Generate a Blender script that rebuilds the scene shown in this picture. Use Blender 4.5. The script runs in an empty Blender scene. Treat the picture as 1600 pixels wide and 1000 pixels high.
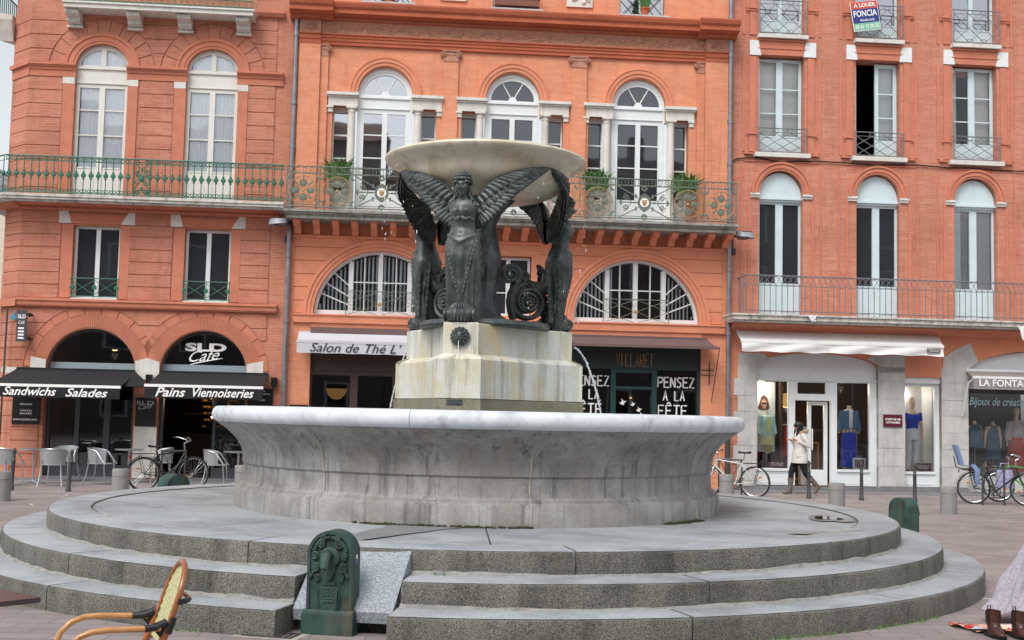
import bpy, math, random
from mathutils import Vector, Matrix
from mathutils.geometry import tessellate_polygon
R_ = math.radians
rnd = random.Random(7)
sc = bpy.context.scene
COL = sc.collection
# ---------------------------------------------------------------- camera
cd = bpy.data.cameras.new('camera'); cam = bpy.data.objects.new('camera', cd); COL.objects.link(cam)
cd.sensor_width = 36; cd.lens = 36*1900/1600; cd.clip_end = 2000; cd.clip_start = .05
cam.matrix_world = Matrix.Translation((0, 0, 1.72)) @ Matrix.Rotation(math.pi/2+math.atan(145/1900), 4, 'X') @ Matrix.Rotation(.022, 4, 'Z')
sc.camera = cam
# ---------------------------------------------------------------- sky and sun (bright overcast)
SUN_EL, SUN_AZ = R_(52), R_(205)
w = bpy.data.worlds.new('World'); sc.world = w; w.use_nodes = True
nt = w.node_tree; bg = nt.nodes['Background']
sky = nt.nodes.new('ShaderNodeTexSky'); sky.sky_type = 'NISHITA'; sky.sun_disc = False
sky.sun_elevation = SUN_EL; sky.sun_rotation = SUN_AZ; sky.air_density = 1.0; sky.dust_density = 3.0; sky.ozone_density = 1.0
hs = nt.nodes.new('ShaderNodeHueSaturation'); hs.inputs['Saturation'].default_value = .22; hs.inputs['Value'].default_value = 1.0
nt.links.new(sky.outputs[0], hs.inputs['Color']); nt.links.new(hs.outputs[0], bg.inputs[0]); bg.inputs[1].default_value = .15
sl = bpy.data.lights.new('sun', 'SUN'); sl.energy = 1.0; sl.angle = R_(25); sl.color = (1, .97, .93)
so = bpy.data.objects.new('sun', sl); COL.objects.link(so)
# light comes from behind-left of the camera, high
so.rotation_euler = Vector((.42, .9, -1.27)).to_track_quat('-Z', 'Y').to_euler()
sc.view_settings.view_transform = 'Standard'; sc.view_settings.look = 'None'
sc.view_settings.gamma = 1; sc.view_settings.exposure = .5
sc.cycles.max_bounces = 8; sc.cycles.transparent_max_bounces = 12
sc.cycles.use_denoising = True
# ---------------------------------------------------------------- mesh builder
class MB:
    def __init__(s, M=None): s.v = []; s.f = []; s.M = M; s.sm = []
    def p(s, co):
        co = Vector(co)
        if s.M is not None: co = s.M @ co
        s.v.append(co); return len(s.v)-1
    def face(s, idx, smooth=False): s.f.append(tuple(idx)); s.sm.append(smooth)
    def box(s, x0, x1, y0, y1, z0, z1):
        i = [s.p((x, y, z)) for z in (z0, z1) for y in (y0, y1) for x in (x0, x1)]
        for q in ((0,2,3,1),(4,5,7,6),(0,1,5,4),(2,6,7,3),(0,4,6,2),(1,3,7,5)): s.face([i[k] for k in q])
        return s
    def fb(s, u0, u1, z0, z1, w0, w1): return s.box(u0, u1, -w1, -w0, z0, z1)      # facade box: along, height, out of the wall
    def plate(s, outer, holes=(), w0=-.3, w1=0):
        """polygon in (u,z) with holes, extruded from w0 to w1"""
        loops = [list(outer)]+[list(h) for h in holes]
        tri = tessellate_polygon([[Vector((a, b, 0)) for a, b in l] for l in loops])
        flat = [q for l in loops for q in l]
        fi = [s.p((a, -w1, b)) for a, b in flat]; bi = [s.p((a, -w0, b)) for a, b in flat]
        for t in tri:
            a, b, c = [flat[k] for k in t]
            ccw = (b[0]-a[0])*(c[1]-a[1])-(b[1]-a[1])*(c[0]-a[0]) > 0
            t = t if ccw else t[::-1]
            s.face([fi[k] for k in t]); s.face([bi[k] for k in t[::-1]])
        o = 0
        for n, l in enumerate(loops):
            m = len(l); ar = sum(l[k][0]*l[(k+1) % m][1]-l[(k+1) % m][0]*l[k][1] for k in range(m))
            fwd = (ar > 0) == (n == 0)
            for k in range(m):
                a, b = o+k, o+(k+1) % m
                if not fwd: a, b = b, a
                s.face((fi[b], fi[a], bi[a], bi[b]))
            o += m
        return s
    def plan(s, poly, z0, z1, poly2=None):
        """plan polygon (x,y) extruded in z (optionally to another outline)"""
        p2 = poly2 or poly; n = len(poly)
        a = [s.p((x, y, z0)) for x, y in poly]; b = [s.p((x, y, z1)) for x, y in p2]
        for k in range(n): s.face((a[k], a[(k+1) % n], b[(k+1) % n], b[k]))
        tri = tessellate_polygon([[Vector((x, y, 0)) for x, y in p2]])
        for t in tri:
            q = [p2[k] for k in t]
            if (q[1][0]-q[0][0])*(q[2][1]-q[0][1])-(q[1][1]-q[0][1])*(q[2][0]-q[0][0]) < 0: t = t[::-1]
            s.face([b[k] for k in t]); s.face([a[k] for k in t[::-1]])
        return s
    def mould(s, u0, u1, prof):
        """profile polygon of (w,z) run along u"""
        n = len(prof)
        a = [s.p((u0, -q[0], q[1])) for q in prof]; b = [s.p((u1, -q[0], q[1])) for q in prof]
        for k in range(n): s.face((a[k], b[k], b[(k+1) % n], a[(k+1) % n]))
        s.face(a); s.face(b[::-1]); return s
    def tube(s, path, r, seg=8, closed=False, cap=True, flat=None):
        pts = [Vector(q) for q in path]; n = len(pts)
        rr = r if hasattr(r, '__len__') else [r]*n
        rings = []; up = None
        for k in range(n):
            if closed: t = pts[(k+1) % n]-pts[k-1]
            else: t = pts[min(k+1, n-1)]-pts[max(k-1, 0)]
            if t.length < 1e-9: t = Vector((0, 0, 1))
            t.normalize()
            if up is None: up = Vector((0, 0, 1)) if abs(t.z) < .9 else Vector((1, 0, 0))
            a = t.cross(up)
            if a.length < 1e-6: a = t.cross(Vector((0, 1, 0)))
            a.normalize(); b = a.cross(t).normalized(); up = b
            ring = []
            for j in range(seg):
                th = 2*math.pi*j/seg
                d = a*math.cos(th)*rr[k]+b*math.sin(th)*rr[k]
                if flat: d = Vector((d.x*flat[0], d.y*flat[1], d.z*flat[2]))
                ring.append(s.p(pts[k]+d))
            rings.append(ring)
        m = n if closed else n-1
        for k in range(m):
            A, B = rings[k], rings[(k+1) % n]
            for j in range(seg): s.face((A[j], A[(j+1) % seg], B[(j+1) % seg], B[j]), True)
        if cap and not closed:
            s.face(rings[0][::-1]); s.face(rings[-1])
        return s
    def cyl(s, a, b, r0, r1=None, seg=16): return s.tube([a, b], [r0, r0 if r1 is None else r1], seg)
    def lathe(s, prof, seg=32, c=(0, 0, 0), a0=0, a1=2*math.pi, axis='z', ripple=None):
        full = abs(a1-a0-2*math.pi) < 1e-6; n = seg if full else seg+1
        rings = []
        for r, z in prof:
            ring = []
            for j in range(n):
                th = a0+(a1-a0)*j/seg; rr = r*(ripple(th, z) if ripple else 1)
                q = (rr*math.cos(th), rr*math.sin(th), z)
                if axis == 'y': q = (q[0], -q[2], q[1])
                if axis == 'x': q = (q[2], q[0], q[1])
                ring.append(s.p((c[0]+q[0], c[1]+q[1], c[2]+q[2])))
            rings.append(ring)
        for k in range(len(rings)-1):
            A, B = rings[k], rings[k+1]
            for j in range(seg):
                j2 = (j+1) % n
                s.face((A[j], A[j2], B[j2], B[j]), True)
        if full:
            if prof[0][0] > 1e-6: s.face(rings[0][::-1])
            if prof[-1][0] > 1e-6: s.face(rings[-1])
        return s
    def ball(s, c, rx, ry=None, rz=None, seg=12, rings=8):
        ry = rx if ry is None else ry; rz = rx if rz is None else rz
        prev = None
        for i in range(rings+1):
            ph = math.pi*i/rings
            if i in (0, rings): ring = [s.p((c[0], c[1], c[2]-rz*math.cos(ph)))]*seg
            else: ring = [s.p((c[0]+rx*math.sin(ph)*math.cos(2*math.pi*j/seg), c[1]+ry*math.sin(ph)*math.sin(2*math.pi*j/seg), c[2]-rz*math.cos(ph))) for j in range(seg)]
            if prev:
                for j in range(seg):
                    q = []
                    for k in (prev[j], prev[(j+1) % seg], ring[(j+1) % seg], ring[j]):
                        if k not in q: q.append(k)
                    if len(q) > 2: s.face(q, True)
            prev = ring
        return s
    def grid(s, fn, nu, nv, closed_u=False, smooth=True):
        g = [[s.p(fn(i/nu, j/nv)) for i in range(nu if closed_u else nu+1)] for j in range(nv+1)]
        m = nu
        for j in range(nv):
            for i in range(m):
                i2 = (i+1) % nu if closed_u else i+1
                s.face((g[j][i], g[j][i2], g[j+1][i2], g[j+1][i]), smooth)
        return g
    def ring(s, c, r0, r1, w0, w1, a0=0, a1=180, seg=32):
        """arch band in the facade plane (u,z), radii r0..r1, angles in degrees from +u"""
        full = a1-a0 >= 360
        n = seg if full else seg+1
        idx = []
        for j in range(n):
            th = R_(a0+(a1-a0)*j/seg); cu, su = math.cos(th), math.sin(th)
            idx.append([s.p((c[0]+r*cu, -ww, c[1]+r*su)) for r in (r0, r1) for ww in (w0, w1)])
        for j in range(seg):
            A, B = idx[j], idx[(j+1) % n]
            s.face((A[1], A[3], B[3], B[1])); s.face((A[3], A[2], B[2], B[3])); s.face((A[0], A[1], B[1], B[0])); s.face((A[2], A[0], B[0], B[2]))
        if not full:
            s.face((idx[0][0], idx[0][2], idx[0][3], idx[0][1])); s.face((idx[-1][1], idx[-1][3], idx[-1][2], idx[-1][0]))
        return s
    def add(s, vs, fs, M=None, smooth=False):
        o = [s.p((M @ Vector(q)) if M is not None else q) for q in vs]
        for f in fs: s.face([o[k] for k in f], smooth)
        return s
WORLD = {}
def obj(name, mb, mat, parent=None, M=None, smooth_angle=38):
    """link a builder as ONE mesh object; M is the world frame its coordinates are in"""
    me = bpy.data.meshes.new(name)
    me.from_pydata([tuple(q) for q in mb.v], [], mb.f); me.update()
    if any(mb.sm):
        me.polygons.foreach_set('use_smooth', mb.sm); me.set_sharp_from_angle(angle=R_(smooth_angle))
    if mat: me.materials.append(mat)
    return obj_me(name, me, parent, M)
def obj_me(name, me, parent=None, M=None):
    o = bpy.data.objects.new(name, me); COL.objects.link(o)
    if M is None: M = WORLD[parent.name] if parent else Matrix()
    WORLD[o.name] = M
    if parent:
        o.parent = parent; o.matrix_local = WORLD[parent.name].inverted() @ M
    else: o.matrix_world = M
    return o
def tag(o, label, cat, group=None, kind=None):
    o['label'] = label; o['category'] = cat
    if group: o['group'] = group
    if kind: o['kind'] = kind
    return o
def thing(name, label, cat, M=None, group=None):
    o = bpy.data.objects.new(name, None); COL.objects.link(o); o.empty_display_size = .2
    M = M or Matrix(); o.matrix_world = M; WORLD[o.name] = M
    return tag(o, label, cat, group)
KIDS = {}
def copy_thing(src, M, label=None):
    """copy a thing with its parts and sub-parts"""
    kids = {}
    for q in bpy.data.objects:
        if q.parent: kids.setdefault(q.parent.name, []).append(q)
    def rec(o, par):
        c = o.copy(); COL.objects.link(c)
        if par is None: c.matrix_world = M; WORLD[c.name] = M
        else: c.parent = par; c.matrix_parent_inverse = Matrix(); c.matrix_basis = o.matrix_basis.copy()
        for k in kids.get(o.name, []): rec(k, c)
        return c
    c = rec(src, None)
    if label: c['label'] = label
    return c
def frame(x, y, z=0, rot=0): return Matrix.Translation((x, y, z)) @ Matrix.Rotation(R_(rot), 4, 'Z')
FAC = Matrix.Translation((-.75, 28.95, 0)) @ Matrix.Rotation(R_(5), 4, 'Z')      # the row of facades: u, -w, z
def fac(u, z=0, wout=0): return FAC @ Matrix.Translation((u, -wout, z))
# ---------------------------------------------------------------- lettering
_tc = {}
def text_geo(s, shear=0, bold=0):
    k = (s, shear, bold)
    if k in _tc: return _tc[k]
    cu = bpy.data.curves.new('lettering', 'FONT'); cu.body = s; cu.size = 1; cu.shear = shear; cu.offset = bold; cu.resolution_u = 3
    o = bpy.data.objects.new('lettering', cu); COL.objects.link(o)
    dg = bpy.context.evaluated_depsgraph_get(); me = bpy.data.meshes.new_from_object(o.evaluated_get(dg))
    vs = [tuple(q.co) for q in me.vertices]; fs = [tuple(q.vertices) for q in me.polygons]
    bpy.data.objects.remove(o); bpy.data.curves.remove(cu); bpy.data.meshes.remove(me)
    _tc[k] = (vs, fs); return _tc[k]
def text(mb, s, u0, u1, z0, z1, wout, shear=0, bold=0, slope=0):
    """letters fitted to the box u0..u1, z0..z1 on a facade plane at distance wout"""
    vs, fs = text_geo(s, shear, bold)
    xs = [q[0] for q in vs]; ys = [q[1] for q in vs]; ax, bx, ay, by = min(xs), max(xs), min(ys), max(ys)
    sx = (u1-u0)/(bx-ax); sy = (z1-z0)/(by-ay)
    mb.add([(u0+(q[0]-ax)*sx, -wout, z0+(q[1]-ay)*sy+slope*(q[0]-ax)*sx) for q in vs], fs)
STROKES = {'P': [[(0,0),(0,1)],[(0,1),(.6,.95),(.65,.65),(.5,.5),(0,.45)]], 'E': [[(.6,1),(0,1),(0,0),(.65,0)],[(0,.52),(.5,.52)]],
 'N': [[(0,0),(.02,1)],[(.02,1),(.6,0)],[(.6,0),(.64,1)]], 'S': [[(.6,.9),(.3,1),(.05,.8),(.2,.58),(.5,.45),(.58,.2),(.3,0),(0,.1)]],
 'Z': [[(0,1),(.6,1),(0,0),(.65,0)]], 'A': [[(0,0),(.3,1),(.6,0)],[(.12,.35),(.5,.35)]], 'L': [[(0,1),(0,0),(.55,0)]],
 'F': [[(.6,1),(0,1),(0,0)],[(0,.5),(.5,.5)]], 'T': [[(-.02,1),(.65,1)],[(.32,1),(.3,0)]], 'V': [[(0,1),(.3,0),(.6,1)]], 'I': [[(.1,0),(.1,1)]],
 'R': [[(0,0),(0,1),(.55,1),(.55,.5),(0,.5)],[(.2,.5),(.6,0)]], '^': [[(.1,1.12),(.3,1.3),(.5,1.12)]]}
def strokes(mb, s, u0, u1, z0, z1, wout, r):
    n = len(s.replace('^', '')); st = (u1-u0)/n; k = -1
    for ch in s:
        if ch != '^': k += 1
        if ch == ' ': continue
        for pl in STROKES[ch]:
            mb.tube([(u0+k*st+x*st*1.15, -wout, z0+y*(z1-z0)) for x, y in pl], r, 5)
# ---------------------------------------------------------------- materials
def lin(h):
    c = [int(h[i:i+2], 16)/255 for i in (0, 2, 4)]
    return tuple(x/12.92 if x <= .04045 else ((x+.055)/1.055)**2.4 for x in c)+(1,)
def newmat(name):
    m = bpy.data.materials.new(name); m.use_nodes = True
    return m, m.node_tree, m.node_tree.nodes['Principled BSDF']
def N(nt, t, **kw):
    n = nt.nodes.new(t)
    for k, v in kw.items(): setattr(n, k, v)
    return n
def noise(nt, scale, detail=4, rough=.6, stretch=(1, 1, 1), co=None):
    if co is None: co = N(nt, 'ShaderNodeTexCoord').outputs['Object']
    mp = N(nt, 'ShaderNodeMapping'); mp.inputs['Scale'].default_value = stretch; nt.links.new(co, mp.inputs['Vector'])
    n = N(nt, 'ShaderNodeTexNoise'); n.inputs['Scale'].default_value = scale; n.inputs['Detail'].default_value = detail; n.inputs['Roughness'].default_value = rough
    nt.links.new(mp.outputs[0], n.inputs['Vector']); return n.outputs['Fac']
def ramp(nt, fac, stops):
    r = N(nt, 'ShaderNodeValToRGB'); e = r.color_ramp.elements
    while len(e) < len(stops): e.new(.5)
    for k, (p, c) in enumerate(stops): e[k].position = p; e[k].color = c if len(c) == 4 else (*c, 1)
    nt.links.new(fac, r.inputs[0]); return r.outputs[0]
def mixc(nt, fac, a, b, mode='MIX'):
    m = N(nt, 'ShaderNodeMix', data_type='RGBA', blend_type=mode)
    if isinstance(fac, float): m.inputs[0].default_value = fac
    else: nt.links.new(fac, m.inputs[0])
    for sck, v in ((m.inputs[6], a), (m.inputs[7], b)):
        if isinstance(v, tuple): sck.default_value = v
        else: nt.links.new(v, sck)
    return m.outputs[2]
def bump(nt, b, h, strength=.3, dist=.01):
    n = N(nt, 'ShaderNodeBump'); n.inputs['Strength'].default_value = strength; n.inputs['Distance'].default_value = dist
    nt.links.new(h, n.inputs['Height']); nt.links.new(n.outputs[0], b.inputs['Normal'])
G01 = [(.3, (0, 0, 0, 1)), (.7, (1, 1, 1, 1))]
def plain(name, c, rough=.6, metal=0, var=.12, scale=6, bmp=0, stretch=(1, 1, 1), spec=.5):
    m, nt, b = newmat(name)
    c = lin(c) if isinstance(c, str) else c
    f = noise(nt, scale, 5, .65, stretch)
    lo = tuple(x*(1-var) for x in c[:3])+(1,); hi = tuple(min(1, x*(1+var)) for x in c[:3])+(1,)
    nt.links.new(ramp(nt, f, [(.3, lo), (.7, hi)]), b.inputs['Base Color'])
    b.inputs['Roughness'].default_value = rough; b.inputs['Metallic'].default_value = metal; b.inputs['Specular IOR Level'].default_value = spec
    if bmp: bump(nt, b, noise(nt, scale*8, 3), bmp, .005)
    return m
def stained(name, base, stain, streak, scale=2.0, amt=.7, rough=.75, speck=None, bmp=.15, streakscale=(6, 6, .5), extra=None):
    """stone with blotchy stains and vertical run-off streaks"""
    m, nt, b = newmat(name)
    base, stain, streak = [lin(q) if isinstance(q, str) else q for q in (base, stain, streak)]
    f1 = ramp(nt, noise(nt, scale, 6, .7), [(.42, (0, 0, 0, 1)), (.68, (amt, amt, amt, 1))])
    col = mixc(nt, f1, base, stain)
    f2 = ramp(nt, noise(nt, 1.0, 5, .7, streakscale), [(.52, (0, 0, 0, 1)), (.74, (amt, amt, amt, 1))])
    col = mixc(nt, f2, col, streak)
    if extra:
        f3 = ramp(nt, noise(nt, .8, 4, .6, (3, 3, .7)), [(.5, (0, 0, 0, 1)), (.7, (.8, .8, .8, 1))])
        col = mixc(nt, f3, col, lin(extra))
    hn = noise(nt, 60, 4, .7)
    if speck:
        f4 = ramp(nt, noise(nt, speck[0], 2, .5), [(.35, (1-speck[1],)*3+(1,)), (.65, (1+speck[1],)*3+(1,))])
        col = mixc(nt, 1.0, col, f4, 'MULTIPLY')
    nt.links.new(col, b.inputs['Base Color']); b.inputs['Roughness'].default_value = rough
    bump(nt, b, hn, bmp, .006); return m
def brick(name, c1, c2, mortar, bw=.3, bh=.062, ms=.006, var=.16, bmp=.25, dirt=None):
    m, nt, b = newmat(name)
    tc = N(nt, 'ShaderNodeTexCoord'); sx = N(nt, 'ShaderNodeSeparateXYZ'); nt.links.new(tc.outputs['Object'], sx.inputs[0])
    ad = N(nt, 'ShaderNodeMath', operation='ADD'); nt.links.new(sx.outputs[0], ad.inputs[0]); nt.links.new(sx.outputs[1], ad.inputs[1])
    cx = N(nt, 'ShaderNodeCombineXYZ'); nt.links.new(ad.outputs[0], cx.inputs[0]); nt.links.new(sx.outputs[2], cx.inputs[1])
    br = N(nt, 'ShaderNodeTexBrick'); nt.links.new(cx.outputs[0], br.inputs['Vector'])
    for k, v in (('Color1', lin(c1)), ('Color2', lin(c2)), ('Mortar', lin(mortar)), ('Scale', 1), ('Mortar Size', ms), ('Mortar Smooth', .3), ('Bias', 0), ('Brick Width', bw), ('Row Height', bh)):
        br.inputs[k].default_value = v
    # mortar shows in patches only, where the joints are washed out
    big = noise(nt, 1.1, 6, .7)
    solid = mixc(nt, ramp(nt, noise(nt, 9, 3, .6, (1, 1, 3)), G01), lin(c1), lin(c2))
    col = mixc(nt, ramp(nt, big, [(.38, (.25, .25, .25, 1)), (.62, (1, 1, 1, 1))]), solid, br.outputs['Color'])
    tone = ramp(nt, noise(nt, .7, 5, .65), [(.3, (1-var,)*3+(1,)), (.7, (1+var*.6,)*3+(1,))])
    col = mixc(nt, 1.0, col, tone, 'MULTIPLY')
    if dirt:
        d = ramp(nt, noise(nt, 1.3, 6, .75, (2.2, 2.2, .5)), [(.50, (0, 0, 0, 1)), (.76, (.62, .62, .62, 1))])
        col = mixc(nt, d, col, lin(dirt))
    nt.links.new(col, b.inputs['Base Color']); b.inputs['Roughness'].default_value = .85; b.inputs['Specular IOR Level'].default_value = .25
    bump(nt, b, br.outputs['Fac'], -bmp, .006); return m
def glassmat(name, refl, tint, opaque, rough=.02):
    """window glass: part mirror, part see-through or dark body"""
    m, nt, b = newmat(name); out = nt.nodes['Material Output']
    gl = N(nt, 'ShaderNodeBsdfGlossy'); gl.inputs['Roughness'].default_value = rough; gl.inputs['Color'].default_value = (.92, .95, 1, 1)
    bn = N(nt, 'ShaderNodeBump'); bn.inputs['Strength'].default_value = .05; bn.inputs['Distance'].default_value = .02
    nt.links.new(noise(nt, 1.6, 1, .4), bn.inputs['Height']); nt.links.new(bn.outputs[0], gl.inputs['Normal'])
    if opaque:
        bd = N(nt, 'ShaderNodeBsdfDiffuse'); bd.inputs['Color'].default_value = tint
    else:
        bd = N(nt, 'ShaderNodeBsdfTransparent'); bd.inputs['Color'].default_value = tint
    lw = N(nt, 'ShaderNodeLayerWeight'); lw.inputs['Blend'].default_value = .25
    mr = N(nt, 'ShaderNodeMath', operation='MULTIPLY_ADD'); nt.links.new(lw.outputs['Fresnel'], mr.inputs[0]); mr.inputs[1].default_value = 1; mr.inputs[2].default_value = refl; mr.use_clamp = True
    mx = N(nt, 'ShaderNodeMixShader'); nt.links.new(mr.outputs[0], mx.inputs[0]); nt.links.new(bd.outputs[0], mx.inputs[1]); nt.links.new(gl.outputs[0], mx.inputs[2])
    nt.links.new(mx.outputs[0], out.inputs[0]); nt.nodes.remove(b); return m
def emit(name, c, s):
    m, nt, b = newmat(name); b.inputs['Emission Color'].default_value = lin(c); b.inputs['Emission Strength'].default_value = s; b.inputs['Base Color'].default_value = lin(c); return m
m = {}
m['brickL'] = brick('brick_red', 'b4705a', 'c68871', 'cf9b88', ms=.005, dirt='86594a')
m['brickC'] = brick('brick_orange_wash', 'd88967', 'e09b7b', 'e2ab90', ms=.004, var=.15, dirt='ae684c')
m['brickR'] = brick('brick_salmon', 'bb745d', 'cc8d77', 'd3a18c', ms=.004, dirt='925a49')
m['paintL'] = plain('red_lime_wash', 'c27a60', .85, var=.13, scale=3, bmp=.1)
m['paintC'] = plain('orange_lime_wash', 'd68a6a', .85, var=.12, scale=2.5, bmp=.1)
m['paintR'] = plain('salmon_lime_wash', 'c67c62', .85, var=.12, scale=2.5, bmp=.1)
m['rust'] = plain('rust_red_paint', 'b25e40', .8, var=.15, scale=3)
m['terra'] = plain('weathered_terracotta', 'b07f68', .85, var=.22, scale=9, bmp=.2)
m['whitestone'] = stained('white_stone', 'd9d6cf', 'b9b6ae', '8f8c86', 3, .5)
m['greystone'] = stained('grey_pier_stone', 'c4c2bf', 'a2a09e', '8f8d8b', 2.2, .7)
m['slab'] = stained('balcony_stone', 'cfccc4', '9a968e', '3c3a36', 5, .85, streakscale=(9, 9, 1.2))
m['slabdark'] = stained('mossy_balcony_stone', '9c9b94', '6c6c64', '3f4038', 5, .8, streakscale=(9, 9, 1.2), extra='5d6350')
m['white'] = plain('white_paint', 'dfe3e4', .45, var=.04, scale=5)
m['bluewhite'] = plain('pale_blue_paint', 'c9dade', .5, var=.05, scale=4)
m['offwhite'] = plain('warm_white_paint', 'd8d7d0', .5, var=.05, scale=4)
m['curtain'] = plain('white_curtain', 'eef2f5', .9, var=.03, scale=3)
m['greycurtain'] = plain('grey_curtain', 'a9a8aa', .9, var=.1, scale=3)
m['glass'] = glassmat('window_glass', .07, (.028, .032, .038, 1), True)
m['glassclear'] = glassmat('clear_glass', .045, (.93, .95, .95, 1), False)
m['glasstint'] = glassmat('tinted_shop_glass', .06, (.5, .52, .54, 1), False)
m['glasscurtain'] = glassmat('curtained_glass', .06, (.98, .99, 1, 1), False)
m['glasssky'] = glassmat('mirror_glass', .42, (.02, .022, .025, 1), True)
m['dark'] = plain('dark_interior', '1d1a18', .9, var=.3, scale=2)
m['brownint'] = plain('brown_interior', '4a3426', .8, var=.2, scale=2)
m['green'] = plain('green_iron_paint', '2f6a56', .45, var=.25, scale=14)
m['greyiron'] = plain('grey_green_iron_paint', '6b7468', .5, var=.25, scale=14)
m['paleiron'] = plain('pale_tan_iron_paint', 'a08a68', .5, var=.2, scale=14)
m['railgrey'] = plain('grey_rail_paint', '757579', .5, var=.15, scale=14)
m['zinc'] = plain('zinc_pipe', '8b8c93', .4, .6, var=.2, scale=7)
m['black'] = plain('black_fabric', '1f2023', .9, var=.2, scale=5, bmp=.1)
m['blackpanel'] = plain('black_panel', '141416', .35, var=.1)
m['alu'] = plain('brushed_aluminium', 'c2c4c6', .3, .85, var=.06, scale=20)
m['darkalu'] = plain('dark_grey_aluminium', '4b4e53', .4, .2, var=.08)
m['greytransom'] = plain('grey_transom_panel', '8e9aa0', .4, var=.05)
m['lettering'] = plain('white_lettering', 'f0f0ee', .6, var=.02)
m['letterdark'] = plain('dark_lettering', '2b2a2c', .6, var=.02)
m['lettergold'] = plain('gold_lettering', 'b08d5c', .45, .3, var=.1)
m['awnwhite'] = plain('white_canvas', 'e3e3e1', .9, var=.05, scale=3)
m['awngrey'] = plain('pale_grey_canvas', 'c2c3c9', .9, var=.05, scale=3)
m['awnbrown'] = plain('brown_canvas', '6b5654', .9, var=.1, scale=3)
m['taupe'] = plain('taupe_canvas', '8d8a88', .9, var=.06, scale=3)
m['brownwood'] = plain('dark_brown_paint', '43332f', .5, var=.12)
m['teal'] = plain('dark_teal_paint', '1d3d3d', .45, var=.12)
m['tealfascia'] = plain('black_green_paint', '1a2527', .45, var=.12)
m['burgundy'] = plain('burgundy_panel', '5a1526', .4, var=.05)
m['black_rubber'] = plain('black_rubber', '1b1b1c', .8, var=.1)
m['iron'] = plain('dark_bollard_iron', '4a4a49', .5, .3, var=.15)
m['pottery'] = plain('terracotta_pot', 'b5603c', .8, var=.15)
m['leaf'] = plain('plant_leaf', '4a7035', .6, var=.4, scale=12)
m['leafdark'] = plain('dark_plant_leaf', '33502b', .6, var=.4, scale=12)
# ================================================================ GROUND
def paving(name, c1, c2, mortar, bw, bh, ms, var=.15, rot=0):
    mt, nt, b = newmat(name)
    tc = N(nt, 'ShaderNodeTexCoord'); mp = N(nt, 'ShaderNodeMapping'); mp.inputs['Rotation'].default_value = (0, 0, R_(rot)); nt.links.new(tc.outputs['Object'], mp.inputs[0])
    br = N(nt, 'ShaderNodeTexBrick'); nt.links.new(mp.outputs[0], br.inputs['Vector'])
    for k, v in (('Color1', lin(c1)), ('Color2', lin(c2)), ('Mortar', lin(mortar)), ('Scale', 1), ('Mortar Size', ms), ('Mortar Smooth', .2), ('Bias', 0), ('Brick Width', bw), ('Row Height', bh)): br.inputs[k].default_value = v
    t = ramp(nt, noise(nt, .5, 7, .7), [(.3, (1-var,)*3+(1,)), (.7, (1+var,)*3+(1,))])
    col = mixc(nt, 1.0, br.outputs['Color'], t, 'MULTIPLY')
    sp = ramp(nt, noise(nt, 90, 3, .6), [(.3, (.86, .86, .86, 1)), (.7, (1.12, 1.12, 1.12, 1))])
    col = mixc(nt, 1.0, col, sp, 'MULTIPLY')
    wet = ramp(nt, noise(nt, .35, 5, .6), [(.5, (.75, .75, .75, 1)), (.62, (.35, .35, .35, 1))])
    nt.links.new(col, b.inputs['Base Color']); nt.links.new(wet, b.inputs['Roughness'])
    bump(nt, b, br.outputs['Fac'], -.35, .006); return mt
m['paving'] = paving('pink_grey_paving', '867d7b', '998f8d', '736b69', .42, .21, .008)
m['granite'] = stained('speckled_granite', '6c6b65', '4f4e48', '3a3933', 1.1, .9, .88, (105, .62), .3, (4, 4, .9), extra='7d7b73')
m['granitetop'] = stained('worn_skylit_granite', 'a3a7aa', '777b7e', '868889', 1.1, .9, .62, (110, .22), .15, (1.5, 1.5, 1.5))  # worn tops; their pale bluish skylight is put in the colour too
m['graniteramp'] = stained('sawn_granite', '999fa6', '868c93', '94989d', 2, .4, .75, (75, .35), .15, (1, 1, 1))
m['asphalt'] = plain('dark_kerb_stone', '77777a', .8, var=.15, scale=5)
mb = MB(); mb.plan([(-250, -250), (250, -250), (250, 250), (-250, 250)], -.4, 0)
tag(obj('plaza', mb, m['paving']), 'pink grey stone paving of the square', 'ground', kind='structure')
mb = MB(FAC); mb.box(-11.5, 14.5, -1.05, -.16, .002, .012)
tag(obj('pavement', mb, m['asphalt']), 'grey paved strip along the foot of the shop fronts', 'pavement', kind='structure')
# thin white chalk line and cracks on the square
mb = MB(); mb.tube([(4.55, 12.2, .003), (4.9, 12.0, .003), (5.5, 11.5, .003), (6.2, 11.2, .003)], [.012, .02, .015, .01], 6, flat=(1, 1, .15))
tag(obj('ground_stripe', mb, m['white']), 'thin chalky white line running over the paving right of the steps', 'ground marking', kind='structure')
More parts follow.
